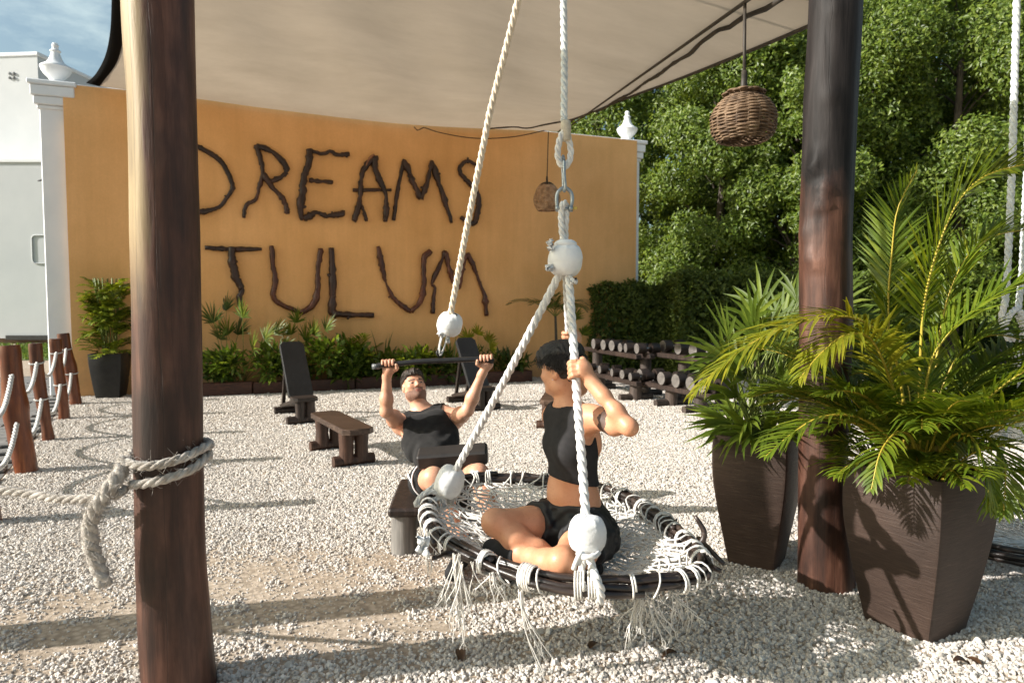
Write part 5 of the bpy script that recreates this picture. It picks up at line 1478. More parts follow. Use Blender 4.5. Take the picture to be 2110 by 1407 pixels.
# two broken ends that stick out on the right
for pts in ([RP_(1438, 1130), P(1452, 1098, RP_(1438, 1130)[1]), P(1432, 1062, RP_(1438, 1130)[1] + .02)], [RP_(1440, 1110), P(1468, 1138, 2.55), P(1492, 1162, 2.5)], [RP_(1446, 1168), P(1466, 1168, 2.42), P(1486, 1176, 2.40)], [RP_(960, 1140), RP_(920, 1140), P(893, 1150, 2.42)]):
    mb = MB(); mb.tube(spline(np.array(pts), 8), np.linspace(.014, .008, 8), 7, jit=.06); mb.build('branch', M['twig'], swing)
# lashings of cord round the bundle
def lash(parent, i, turns, r=.0042, R_=.043, slack=0.0, span=.010):
    tg, out = ring_frame(i); c = ringc[i % NR_]
    pts = []
    for k in range(int(turns * 14) + 1):
        a = k / 14 * 2 * math.pi
        rr = R_ * (1 + slack * max(0, math.sin(a)) + .04 * math.sin(a * 3 + i))
        pts.append(c + tg * (span * (k / 14 - turns / 2)) + out * rr * math.cos(a) + UP * rr * 1.02 * math.sin(a))
    mb = MB(); mb.tube(np.array(pts), r, 5)
    return mb.build('lashing', M['cord'], parent)
for f in (.012, .035, .06, .085, .11, .20, .235, .25, .30, .335, .40, .425, .46, .50, .525, .55, .575, .60, .625, .65, .70, .715, .765, .80, .815, .865, .87, .92, .975):
    lash(swing, int(f * NR_), nrng.integers(1, 4) + .3, R_=.037 + .004 * nrng.random(), slack=.25 * nrng.random(), span=.0095)
# ---- net: cords from the ring to a sagging middle, cross-tied
netc = V(r_mid[0] + .02, r_mid[1] - .02, 0)
def net_pt(u, k):
    """u 0 at the ring .. 1 at the middle; k ring index"""
    a = ringc[int(k) % NR_]; q = lerp(a, V(netc[0], netc[1], a[2]), u)
    sag = .105 * (1 - (1 - u) ** 1.7)
    return V(q[0], q[1], q[2] - sag)
mb = MB()
NS = 64
for k in range(NS):
    i = k * NR_ / NS
    # zigzag net: each cord swings from one ring point to the next round by round
    for s_ in (-1, 1):
        pts = []
        for q, u in enumerate(np.linspace(0, .93, 13)):
            off = s_ * (q * 1.15) * (1 - .2 * u) + 1.1 * nrng.normal() * (0 < q)
            p = net_pt(u, i + off); p = p + nrng.normal(size=3) * .0045 * (q > 0)
            pts.append(p)
        mb.tube(np.array(pts), .0044, 4, cap=False)
for u in (.07, .13, .19, .26, .33, .40, .48, .57, .66, .75, .84):
    pts = []
    for k in range(0, NR_, 3):
        p = net_pt(u + .03 * math.sin(k * .9), k); pts.append(p + nrng.normal(size=3) * .004)
    mb.tube(np.array(pts + pts[:1]), .0042, 4, cap=False)
mb.build('net', M['cord'], swing)['kind'] = 'stuff'
# single cords of the net hooked over the rim, each slanting its own way
for k in range(38):
    i = int(nrng.uniform(0, NR_)); tg, out = ring_frame(i); c = ringc[i]; sl_ = nrng.normal() * .03
    inn = net_pt(.10, i + nrng.integers(-4, 5)); inn2 = net_pt(.13, i + nrng.integers(-6, 7))
    pts = [inn, c - out * .036 + UP * .024, c + UP * .041 + tg * sl_ * .3, c + out * .036 + UP * .022 + tg * sl_ * .6, c + out * .038 - UP * .02 + tg * sl_, c - UP * .038 + tg * sl_, inn2]
    mb = MB(); mb.tube(spline(np.array(pts), 18), nrng.uniform(.003, .0042), 5); mb.build('rim_cord', M['cord'], swing)
# knots in the net
mb = MB()
for _ in range(150):
    p = net_pt(nrng.uniform(.05, .85), nrng.uniform(0, NR_)); mb.lathe([(0, -.006), (.006, -.003), (.007, .002), (0, .006)], p, 5, cap=False)
mb.build('knots', M['cord'], swing)['kind'] = 'stuff'
# ---- frayed tassels hanging from the ring
def tassel(parent, px, py, Y, lenpx, n, spread=.02, r=.0024, tipx=0):
    """cut cord ends: a few soft cords that fray into fine hair"""
    a = P(px, py, Y); mb = MB(); L = lenpx / F_PX * Y
    for q0 in range(max(3, int(n * .36))):
        l_ = L * nrng.uniform(.45, 1.05); s0 = a + V(nrng.normal() * spread * .5, nrng.normal() * .008, 0)
        dx, dy, w1, w2 = nrng.normal() * spread, nrng.normal() * spread * .7, nrng.uniform(0, 6.28), nrng.uniform(0, 6.28)
        us = np.linspace(0, 1, 9); fr_ = nrng.uniform(4, 9); am = .0045
        pts = np.array([V(s0[0] + dx * u * (1 + u) + tipx * Y / F_PX * u * u + am * u * math.sin(fr_ * u + w1), s0[1] + dy * u + am * u * math.sin(fr_ * u + w2), max(s0[2] - l_ * u, .018)) for u in us])
        mb.tube(pts, np.linspace(r, r * .8, 9), 4, cap=False)
        for _ in range(4):
            i = nrng.integers(6, 9); d = V(nrng.normal() * .012, nrng.normal() * .01, -abs(nrng.normal()) * .030 - .008)
            mb.tube([pts[i], pts[i] + d * .5 + nrng.normal(size=3) * .002, pts[i] + d], [.0012, .0009, .0004], 3, cap=False)
    return mb.build('tassel', M['cord'], parent)
for (px, py, Y, l_, n, sp_, tx) in [(940, 1142, 2.40, 195, 34, .02, 12), (962, 1158, 2.38, 120, 16, .02, 0), (1018, 1180, 2.34, 75, 20, .016, 8),
                              (1072, 1216, 2.33, 215, 18, .010, 46), (1318, 1232, 2.34, 70, 34, .022, 0), (1338, 1230, 2.34, 100, 10, .016, 20),
                              (1352, 1228, 2.35, 92, 8, .014, 38), (1392, 1222, 2.36, 62, 26, .022, -4), (878, 1090, 2.5, 85, 22, .016, 12)]:
    tassel(swing, px, py, Y, l_, n, sp_, tipx=tx)
for (px, py, Y, l_, n) in [(1060, 1000, 3.40, 65, 14), (1090, 1000, 3.40, 58, 12), (1035, 998, 3.42, 50, 10), (1012, 1000, 3.42, 60, 8)]: tassel(swing, px, py, Y, l_, n, .02)
# little torn white rag on the left rim
def rag(parent, c, w, h, name='rag'):
    mb = MB(); n_ = 6; vs_ = []
    for j in range(n_):
        for i in range(n_):
            u, v = i / 5 - .5, j / 5 - .5
            vs_.append(c + V(u * w + .006 * nrng.normal(), .012 * math.sin(u * 9 + v * 5) + .006 * nrng.normal(), -v * h + .006 * nrng.normal()))
    mb.add(vs_, [(j * n_ + i, j * n_ + i + 1, (j + 1) * n_ + i + 1, (j + 1) * n_ + i) for j in range(5) for i in range(5)])
    o = mb.build(name, M['cloth_white'], parent); md = o.modifiers.new('thick', 'SOLIDIFY'); md.thickness = .002
    return o
rag(swing, P(872, 1122, 2.42), .045, .06)

# ---- hanging ropes
YT = 2.78
ball_t = P(1165, 536, YT)
ropeset = []
def cloth_ball(parent, c, rx, rz, rot=(0, 0), seed=0, name='ball'):
    """knot wrapped in a white cloth: lumpy, pulled in at both ends, with creases"""
    q = np.random.default_rng(seed); mb = MB(); n_, m_ = 44, 48; vs_ = []
    ph = q.uniform(0, 6.28, 6)
    for i in range(n_ + 1):
        th = math.pi * i / n_
        for j in range(m_):
            a = 2 * math.pi * j / m_
            prof = abs(math.sin(th)) ** .55
            rr = 1 + .04 * math.sin(2 * a + ph[0]) * math.sin(th) + .015 * math.sin(3 * a + 2 * th + ph[1]) + .008 * math.sin(5 * a - 3 * th + ph[2])
            # creases gather towards the ends
            wr_ = (th / math.pi * 4.2 + a / (2 * math.pi) + .12 * math.sin(2 * a + ph[0])) % 1.0
            rr += .030 * (wr_ ** .5 - .6) * math.sin(th) ** .5                     # overlapping turns of the cloth strip
            g_ = abs(math.cos(th)) ** 3
            rr += .05 * g_ * math.sin(9 * a + ph[3]) + .03 * g_ * math.sin(15 * a + ph[4])
            p = V(rx * prof * rr * math.cos(a), rx * prof * rr * math.sin(a), rz * math.cos(th) * (1 + .04 * math.sin(2 * a + ph[5])))
            ca, sa = math.cos(rot[0]), math.sin(rot[0]); p = V(p[0] * ca + p[2] * sa, p[1], -p[0] * sa + p[2] * ca)
            ca, sa = math.cos(rot[1]), math.sin(rot[1]); p = V(p[0], p[1] * ca - p[2] * sa, p[1] * sa + p[2] * ca)
            vs_.append(c + p)
    F = [(i * m_ + j, (i + 1) * m_ + j, (i + 1) * m_ + (j + 1) % m_, i * m_ + (j + 1) % m_) for i in range(n_) for j in range(m_)]
    mb.add(vs_, F)
    return mb.build(name, M['cloth_white'], parent)
# suspension: rope from above, eye splice, hook, bow shackle
sp = thing('swing_rope', 'thick blue-grey rope with shackle and wrapped knots that carries the nest swing', 'rope', P(1162, 0, YT))
x0 = P(1162, 250, YT)
mb = MB(); mb.rope(np.array([P(1160, -620, YT), P(1160, -300, YT), P(1161, 0, YT), P(1163, 140, YT), x0]), .0145, seg=8, steps=11); mb.build('main_rope', M['rope_grey'], sp)
mb = MB(); mb.lathe([(.018, -.055), (.0205, -.05), (.021, 0), (.0195, .02), (.015, .026)], P(1166, 262, YT), 14); mb.build('binding', M['burlap'], sp)
eye = [P(1162, 268, YT), P(1153, 290, YT - .01), P(1149, 318, YT - .005), P(1155, 338, YT), P(1164, 344, YT), P(1173, 332, YT + .005), P(1176, 310, YT + .01), P(1171, 285, YT + .005), P(1167, 268, YT)]
mb = MB(); mb.rope(spline(np.array(eye), 60), .0135, seg=7, steps=10); mb.build('eye_splice', M['rope_white'], sp)
mb = MB(); mb.tube(spline(np.array([P(1162, 328, YT), P(1160, 322, YT + .02), P(1158, 335, YT + .03), P(1160, 360, YT + .01), P(1161, 388, YT), P(1163, 394, YT - .012), P(1165, 385, YT - .02), P(1163, 360, YT - .02), P(1162, 330, YT - .015)]), 40), .0062, 8); mb.build('hook', M['steel'], sp)
sh = [P(1149, 430, YT), P(1147, 412, YT), P(1149, 398, YT), P(1156, 390, YT), P(1163, 387, YT), P(1170, 390, YT), P(1177, 398, YT), P(1179, 412, YT), P(1176, 430, YT)]
mb = MB(); mb.tube(spline(np.array(sh), 40), .0078, 10)
for q in (sh[0], sh[-1]): mb.lathe([(0, -.008), (.013, -.008), (.013, .008), (0, .008)], q, 12, ax=[V(0, 1, 0), V(0, 0, 1), V(1, 0, 0)], cap=False)
mb.tube([P(1144, 430, YT), P(1180, 430, YT)], .0062, 8)
b_sh = mb.build('shackle', M['steel'], sp)
mb = MB(); mb.slab(P(1185, 429, YT), (.018, .006, .012), bev=.002); mb.build('pin', M['yellow_pin'], b_sh, smooth=False)
mb = MB()
lw_ = [P(1166, 520, YT), P(1158, 480, YT), P(1156, 440, YT - .004), P(1160, 420, YT - .01), P(1166, 420, YT + .01), P(1167, 445, YT + .008), P(1165, 480, YT + .012), P(1168, 520, YT + .01)]
mb.rope(spline(np.array(lw_), 60), .013, seg=7, steps=10); mb.build('loop_rope', M['rope_white'], sp)
cloth_ball(sp, ball_t, .069, .066, (.06, 0), 3, 'wrapped_knot')
mb = MB(); mb.lathe([(.034, 0), (.046, .006), (.046, .018), (.036, .026), (.026, .03)], ball_t + V(0, 0, .052), 20); mb.build('wrap_collar', M['cloth_white'], sp)
for (px, py, w_, h_) in ((1135, 505, .014, .04), (1132, 552, .02, .014), (1181, 578, .022, .02)): rag(sp, P(px, py, YT - .05), w_, h_, 'cloth_end')
# the three legs
legL = RP_(905, 1030); legN = RP_(1215, 1208); legB = RP_(1186, 1000)
bL = P(926, 992, legL[1] - .02); bN = P(1210, 1100, legN[1] + .05)
for nm, a, b in (('left', ball_t + V(-.02, 0, -.05), bL), ('near', ball_t + V(.012, -.01, -.05), bN), ('back', ball_t + V(.004, .02, -.05), legB)):
    mb = MB(); pts = [lerp(a, b, t) + V(0, 0, -.012 * math.sin(math.pi * t)) for t in np.linspace(0, 1, 14)]
    mb.rope(np.array(pts), .0175 if nm != 'back' else .0155, seg=8, steps=11); mb.build('leg_rope', M['rope_white'], sp)
cloth_ball(sp, bL, .068, .072, (.35, .1), 5, 'wrapped_knot'); cloth_ball(sp, bN, .064, .066, (0, .05), 8, 'wrapped_knot')
mb = MB()
dn = [bN + V(-.01, 0, -.05), P(1200, 1165, legN[1] + .04), P(1198, 1190, legN[1] + .03), P(1204, 1212, legN[1] - .03)]
mb.rope(spline(np.array(dn), 30), .0135, seg=7, steps=10)
dn = [bN + V(.005, 0, -.05), P(1219, 1165, legN[1] - .0), P(1228, 1190, legN[1] - .05), P(1238, 1215, legN[1] - .055), P(1236, 1240, legN[1] - .035)]
mb.rope(spline(np.array(dn), 34), .0155, seg=8, steps=10)
mb.build('rope_end', M['rope_white'], sp)
mb = MB()
for pts in ([P(1207, 1145, legN[1] - .01), P(1196, 1140, legN[1] - .03), P(1186, 1160, legN[1] - .035), P(1182, 1172, legN[1] - .03)], [P(1226, 1142, legN[1]), P(1212, 1148, legN[1] - .045), P(1198, 1150, legN[1] - .03), P(1192, 1164, legN[1] - .03)], [P(1190, 1140, legN[1]), P(1205, 1146, legN[1] - .04), P(1224, 1146, legN[1] - .04), P(1234, 1138, legN[1])]):
    mb.tube(spline(np.array(pts), 14), .0085, 7)
mb.build('knot_tie', M['rope_white'], sp)
# left leg's tail is wound round the rim
mb = MB(); tl = []
i0 = min(range(NR_), key=lambda i: np.linalg.norm(ringc[i] - RP_(892, 1030)))
for k in range(46):
    a = k / 12 * 2 * math.pi; i = (i0 - 3 + int(k * .26)) % NR_; tg, out = ring_frame(i)
    tl.append(lerp(ringc[(i0 - 3) % NR_], ringc[(i0 + 9) % NR_], k / 46) + out * .056 * math.cos(a) + UP * .056 * math.sin(a))
mb.rope(spline(np.array([bL + V(0, 0, -.06)] + tl), 150), .0135, seg=6, steps=9); mb.build('rope_end', M['rope_white'], sp)

# ================================================================== SECOND NEST, at the right edge
r2c = P(2150, 1125, 3.75) * V(1, 1, 0)
n2 = thing('nest_swing', 'second nest swing lying low at the right edge beyond the big planter', 'swing', r2c)
rx2, ry2 = .62, .50
ring2 = np.array([r2c + V(rx2 * math.cos(a), ry2 * math.sin(a), .115) for a in np.linspace(0, 2 * np.pi, 97)[:-1]])
for k in range(9):
    ph = k * 2.2; i0 = int(k * 96 / 9); ln = 60
    mb = MB(); mb.tube(np.array([ring2[(i0 + j) % 96] + V(.022 * math.cos(ph + j * .05) * math.cos((i0 + j) / 96 * 6.28), .022 * math.cos(ph + j * .05) * math.sin((i0 + j) / 96 * 6.28), .03 * math.sin(ph + j * .05)) for j in range(0, ln, 3)]), .015, 7, jit=.05)
    mb.build('branch', M['twig'], n2)
mb = MB()
for k in range(40):
    for s_ in (-1, 1):
        a0_ = k / 40 * 6.283
        mb.tube(np.array([r2c + V(rx2 * (1 - u) * math.cos(a0_ + s_ * u * 1.2), ry2 * (1 - u) * math.sin(a0_ + s_ * u * 1.2), .115 - .07 * u) + nrng.normal(size=3) * .004 for u in np.linspace(0, .93, 10)]), .0036, 4, cap=False)
mb.build('net', M['cord'], n2)['kind'] = 'stuff'
for k in range(14):
    i = k * 7 % 96; c = ring2[i]; o_ = nrm((c - r2c) * V(1, 1, 0)); tg = V(-o_[1], o_[0], 0)
    mb = MB(); mb.tube(np.array([c + tg * .009 * (q / 12 - 1.5) + o_ * .044 * math.cos(q / 12 * 6.283) + UP * .05 * math.sin(q / 12 * 6.283) for q in range(38)]), .0045, 5); mb.build('lashing', M['cord'], n2)
s2 = thing('swing_rope', 'grey rope with a white wrapped knot carrying the second nest at the right edge', 'rope', P(2095, 0, 3.7))
kb = P(2092, 790, 3.72)
mb = MB(); mb.rope(np.array([P(2102, -560, 3.7), P(2095, 0, 3.7), P(2086, 330, 3.7), P(2076, 560, 3.7), P(2070, 632, 3.7)]), .0185, seg=7, steps=9)
mb.rope(np.array([P(2125, -560, 3.75), P(2118, 300, 3.75), P(2106, 560, 3.75), P(2098, 640, 3.73)]), .017, seg=7, steps=9); mb.build('main_rope', M['rope_grey'], s2)
mb = MB()
for pts in ([P(2070, 625, 3.7), P(2064, 660, 3.69), P(2078, 690, 3.68), P(2100, 700, 3.69), P(2110, 680, 3.7), P(2098, 650, 3.72)], [P(2098, 632, 3.73), P(2080, 650, 3.68), P(2070, 680, 3.68), P(2084, 720, 3.69), P(2090, 750, 3.7)], [P(2102, 640, 3.7), P(2112, 680, 3.68), P(2100, 730, 3.69), P(2094, 760, 3.7)]):
    mb.rope(spline(np.array(pts), 24), .017, seg=6, steps=8)
mb.build('knot', M['rope_white'], s2)
cloth_ball(s2, kb, .082, .078, (.1, 0), 12, 'wrapped_knot')
mb = MB()
for e_ in (ring2[40], ring2[56], ring2[12]): mb.rope(np.array([kb + V(0, 0, -.06), lerp(kb, e_, .5), e_]), .0165, seg=6, steps=8)
mb.build('leg_rope', M['rope_white'], s2)
# ================================================================== PEOPLE
class Field:
    """smooth union of tapered limbs and ellipsoids on a grid, meshed to ONE closed surface"""
    def __init__(s, lo, hi, vox):
        s.v = vox; s.lo = np.asarray(lo, float)
        s.n = np.ceil((np.asarray(hi) - s.lo) / vox).astype(int) + 1
        s.d = np.full(s.n, .2, np.float32)
        s.ax = [s.lo[k] + vox * np.arange(s.n[k]) for k in range(3)]
    def _sl(s, lo, hi):
        a = np.clip(np.floor((lo - s.lo) / s.v).astype(int), 0, s.n - 1); b = np.clip(np.ceil((hi - s.lo) / s.v).astype(int) + 1, 1, s.n)
        return tuple(slice(a[k], max(b[k], a[k] + 1)) for k in range(3))
    def _p(s, sl): return np.stack(np.meshgrid(*[s.ax[k][sl[k]] for k in range(3)], indexing='ij'), -1)
    def _mix(s, sl, d, k, sub=False):
        c = s.d[sl]
        if sub:
            h = np.maximum(k - np.abs(c + d), 0) / max(k, 1e-6); s.d[sl] = np.maximum(c, -d) + h * h * k * .25
        else:
            h = np.maximum(k - np.abs(c - d), 0) / max(k, 1e-6); s.d[sl] = np.minimum(c, d) - h * h * k * .25
    def cap(s, a, b, r1, r2=None, k=.02, sub=False):
        a, b = np.asarray(a, float), np.asarray(b, float); r2 = r1 if r2 is None else r2
        m = max(r1, r2) + k + .02
        sl = s._sl(np.minimum(a, b) - m, np.maximum(a, b) + m); p = s._p(sl) - a; ab = b - a
        t = np.clip((p @ ab) / (ab @ ab + 1e-12), 0, 1)
        d = np.linalg.norm(p - t[..., None] * ab, axis=-1) - (r1 + (r2 - r1) * t)
        s._mix(sl, d, k, sub); return s
    def chain(s, pts, rs, k=.012):
        for i in range(len(pts) - 1): s.cap(pts[i], pts[i + 1], rs[i], rs[i + 1], k)
        return s
    def ell(s, c, r, ax=None, k=.03, sub=False):
        ax = np.eye(3) if ax is None else np.asarray(ax, float); r = np.asarray(r, float); c = np.asarray(c, float)
        m = r.max() + k + .02; sl = s._sl(c - m, c + m); q = (s._p(sl) - c) @ ax.T
        k0 = np.linalg.norm(q / r, axis=-1); k1 = np.linalg.norm(q / (r * r), axis=-1) + 1e-9
        s._mix(sl, k0 * (k0 - 1) / k1, k, sub); return s
    def cut(s, fn, k=.004):
        """keep only where fn(p) < 0"""
        sl = tuple(slice(0, q) for q in s.n); d = fn(s._p(sl)); c = s.d
        h = np.maximum(k - np.abs(c - d), 0) / k; s.d = np.maximum(c, d) + h * h * k * .25; return s
    def grow(s, r): s.d = s.d - r; return s
    def mesh(s, smooth=1):
        d = s.d; ins = d < 0
        n = np.array(d.shape) - 1
        cor = [(i, j, k) for i in (0, 1) for j in (0, 1) for k in (0, 1)]
        cnt = sum(ins[i:i + n[0], j:j + n[1], k:k + n[2]].astype(np.int8) for i, j, k in cor)
        act = np.argwhere((cnt > 0) & (cnt < 8))
        idx = np.full(n, -1, np.int32); idx[tuple(act.T)] = np.arange(len(act))
        acc = np.zeros((len(act), 3)); w = np.zeros(len(act))
        for a in cor:
            for axis in range(3):
                if a[axis]: continue
                b = list(a); b[axis] = 1
                da = d[act[:, 0] + a[0], act[:, 1] + a[1], act[:, 2] + a[2]]; db = d[act[:, 0] + b[0], act[:, 1] + b[1], act[:, 2] + b[2]]
                m = (da < 0) != (db < 0); t = np.where(m, da / np.where(m, da - db, 1), 0)
                p = np.array(a, float)[None].repeat(len(act), 0); p[:, axis] = t
                acc[m] += p[m]; w[m] += 1
        vv = (act + acc / np.maximum(w, 1)[:, None]) * s.v + s.lo
        F = []
        for axis in range(3):
            u, v = (axis + 1) % 3, (axis + 2) % 3
            sl0 = [slice(None)] * 3; sl1 = [slice(None)] * 3; sl0[axis] = slice(0, -1); sl1[axis] = slice(1, None)
            a, b = ins[tuple(sl0)], ins[tuple(sl1)]
            e = np.argwhere(a != b); keep = (e[:, u] > 0) & (e[:, v] > 0) & (e[:, u] < d.shape[u] - 1) & (e[:, v] < d.shape[v] - 1); e = e[keep]
            fl = a[tuple(e.T)]
            q = []
            for du, dv in ((-1, -1), (0, -1), (0, 0), (-1, 0)):
                c = e.copy(); c[:, u] += du; c[:, v] += dv; q.append(idx[tuple(c.T)])
            q = np.stack(q, 1); q[~fl] = q[~fl][:, ::-1]; F.append(q)
        F = np.vstack(F); F = F[(F >= 0).all(1)]
        for _ in range(smooth):
            sm = np.zeros_like(vv); ct = np.zeros(len(vv))
            for i in range(4):
                np.add.at(sm, F[:, i], vv[F[:, (i + 1) % 4]] + vv[F[:, (i + 3) % 4]]); np.add.at(ct, F[:, i], 2)
            vv = vv * .5 + .5 * sm / np.maximum(ct, 1)[:, None]
        return vv, F
def field_obj(name, F_, mats, parent=None, classify=None, smooth=1, loc=None):
    vv, q = F_.mesh(smooth)
    mi = None
    if classify is not None:
        c = vv[q].mean(1); mi = classify(c)
    off = ORG[parent.name] if parent is not None else np.asarray(loc, float)
    return link(name, np_mesh(name, vv - off, q, mats, True, mi), parent, off)
def head_frame(c, fwd, up):
    f = nrm(fwd); r = nrm(np.cross(f, up)); u = np.cross(r, f)
    return c, r, f, u
def head(F, hf, s=1.0, male=True):
    c, r, f, u = hf; ax = [r, f, u]
    h = lambda x, y, z: c + (r * x + f * y + u * z) * s
    e = lambda x, y, z, a, b, d, k=.02, sub=False: F.ell(h(x, y, z), np.array([a, b, d]) * s, ax, k, sub)
    e(0, -.014, .035, .076, .096, .082); e(0, .03, -.02, .060, .066, .086, .03)
    e(0, .046, -.078, .043 if male else .036, .042, .034 if male else .03, .03)
    for q in (-1, 1):
        e(q * .050, .012, -.060, .022, .036, .030, .03); e(q * .040, .062, -.018, .026, .026, .024, .02)
    for q in (-1, 1): F.cap(h(q * .012, .090, .022), h(q * .044, .070, .024), .010 * s, .009 * s, .012)
    for q in (-1, 1): e(q * .031, .094, .004, .016, .014, .010, .010, True)
    for q in (-1, 1): e(q * .031, .0775, .003, .0145, .0125, .0125, .003)
    F.cap(h(0, .088, .016), h(0, .108, -.020), .0085 * s, .0125 * s, .010)
    for q in (-1, 1): e(q * .012, .097, -.024, .009, .009, .007, .006)
    e(0, .092, -.049, .024, .010, .0062, .005); e(0, .090, -.059, .021, .010, .0065, .005)
    e(0, .082, -.088, .022, .016, .017, .015)
    for q in (-1, 1):
        e(q * .078, -.006, -.002, .009, .020, .031, .008); e(q * .083, -.004, .004, .006, .009, .015, .004, True)
def grip(F, c, axis, e1, e2, rb, s=1.0, thumb=1, wrist=None, sweep=(12, 235), forearm_r=.026):
    """hand closed round a bar: palm on the e1 side, fingers curl through e2; thumb lies towards thumb*axis"""
    axis, e1, e2 = nrm(axis), nrm(e1), nrm(e2)
    rf = .0088 * s
    pc = c + e1 * (rb + .017 * s)
    F.ell(pc - e2 * .012, np.array([.041, .018, .036]) * s, [axis, e1, e2], .012)
    if wrist is not None: F.cap(pc - e2 * .02, wrist, .028 * s, forearm_r, .02)
    for i in range(4):
        o = axis * (i - 1.5) * .0205 * s * -thumb; R_ = rb + rf * .95; ln = (.95, 1.0, .97, .86)[i]
        pts = [c + o + (e1 * math.cos(R(t)) + e2 * math.sin(R(t))) * (R_ * (1.10 if 55 < t < 85 else 1.0)) for t in np.linspace(sweep[0], sweep[0] + (sweep[1] - sweep[0]) * ln, 7)]
        F.chain(pts, [rf * 1.12, rf * 1.08, rf * 1.12, rf, rf * 1.02, rf * .93, rf * .85], .004)
    o = axis * thumb * .036 * s
    pts = [pc + o * .55 - e2 * .022, c + o * 1.25 + (e1 * .75 - e2 * .8) * (rb + .012), c + o * 1.5 + (-e1 * .1 - e2 * 1.05) * (rb + rf * 1.1), c + o * 1.45 + (-e1 * .85 - e2 * .55) * (rb + rf)]
    F.chain(pts, [.0145 * s, .0125 * s, .0105 * s, .009 * s], .008)
def arm(F, sh, el, wr, s=1.0, k=.025):
    m = lerp(sh, el, .45)
    F.cap(sh, m, .050 * s, .047 * s, k).cap(m, el, .046 * s, .037 * s, k)
    ax = nrm(wr - el); F.cap(el, el + (wr - el) * .35, .038 * s, .041 * s, k).cap(el + (wr - el) * .35, wr, .040 * s, .026 * s, k)

# ------------------------------------------------------------------ the man on the pull-down bench
mp = dict(pel=P(908, 984, 4.04), neck=P(872, 850, 4.46), sl=P(829, 876, 4.42), sr=P(936, 863, 4.42), el=P(796, 848, 4.17), er=P(963, 846, 4.17),
          wl=P(797, 775, 4.16), wr=P(993, 771, 4.15), hl=P(800, 751, 4.13), hr=P(1002, 741, 4.13), kl=P(893, 985, 3.58), kr=P(986, 978, 3.62), al=P(948, 1100, 3.50), ar=P(1032, 1112, 3.46))
m_ax = nrm(mp['neck'] - mp['pel']); m_x = nrm(mp['sr'] - mp['sl']); m_f = nrm(np.cross(m_x, m_ax))
if m_f[1] > 0: m_f = -m_f
m_x = nrm(np.cross(m_ax, m_f)) * (1 if np.dot(np.cross(m_ax, m_f), m_x) > 0 else -1)
MA = [m_x, m_f, m_ax]; Lt = np.linalg.norm(mp['neck'] - mp['pel'])
mt = lambda x, y, t: mp['pel'] + m_x * x + m_f * y + m_ax * Lt * t
def man_torso(F):
    F.ell(mt(0, 0, .0), (.148, .110, .11), MA, .05); F.ell(mt(0, .0, .28), (.122, .090, .15), MA, .06)
    F.ell(mt(0, -.005, .62), (.150, .102, .17), MA, .06)
    for q in (-1, 1):
        F.ell(mt(q * .070, .066, .73), (.078, .048, .062), MA, .04)          # chest muscles
        F.ell(mt(q * .125, -.02, .62), (.050, .065, .13), MA, .05)           # sides of the back
    F.cap(mt(-.13, -.01, .93), mt(.13, -.01, .93), .052, .052, .05)
    return F
lo, hi = V(-1.02, 3.2, -.02), V(.12, 4.78, 1.18)
F = Field(lo, hi, .0052)
man_torso(F)
hc = P(853, 798, 4.50); hfm = head_frame(hc, V(.34, -.78, .46), V(-.26, .48, .84))
F.cap(mp['neck'] - m_ax * .03, hc - hfm[3] * .05 - hfm[2] * .01, .058, .054, .035)
for a, b in (('sl', 'el'), ('sr', 'er')):
    F.cap(mt(0, -.02, 1.02), mp[a], .05, .052, .05); F.ell(lerp(mp[a], mp[b], .06), (.062, .062, .062), None, .04)
arm(F, mp['sl'], mp['el'], mp['wl'], .96); arm(F, mp['sr'], mp['er'], mp['wr'], .96)
F.ell(lerp(mp['sl'], mp['el'], .5) + V(0, -.012, .0), (.043, .05, .06), None, .03); F.ell(lerp(mp['sr'], mp['er'], .5) + V(0, -.01, .0), (.055, .05, .05), None, .03)
for hp, kn, an, sx in ((mt(-.09, .02, -.02), mp['kl'], mp['al'], -1), (mt(.09, .02, -.02), mp['kr'], mp['ar'], 1)):
    F.cap(hp, lerp(hp, kn, .5), .084, .074, .04).cap(lerp(hp, kn, .5), kn, .073, .056, .03)
    F.ell(kn, (.055, .055, .055), None, .02)
    F.cap(kn, lerp(kn, an, .35), .050, .054, .03).cap(lerp(kn, an, .35), an, .052, .036, .03)
    F.cap(an, an + V(.02 * sx, -.10, -.06), .04, .038, .03)
bar_l, bar_r = mp['hl'], mp['hr']
bax_ = nrm(bar_r - bar_l)
eu = nrm(np.cross(bax_, V(0, 1, 0))); eu = eu if eu[2] > 0 else -eu
eb = nrm(np.cross(eu, bax_)); eb = eb if eb[1] > 0 else -eb
for c, w, th in ((bar_l, mp['wl'], 1), (bar_r, mp['wr'], -1)):
    grip(F, c, bax_, nrm(eb * .85 - eu * .5), nrm(eb * .5 + eu * .85), .0165, 1.02, th, w, (15, 225))
head(F, hfm, .92, True)
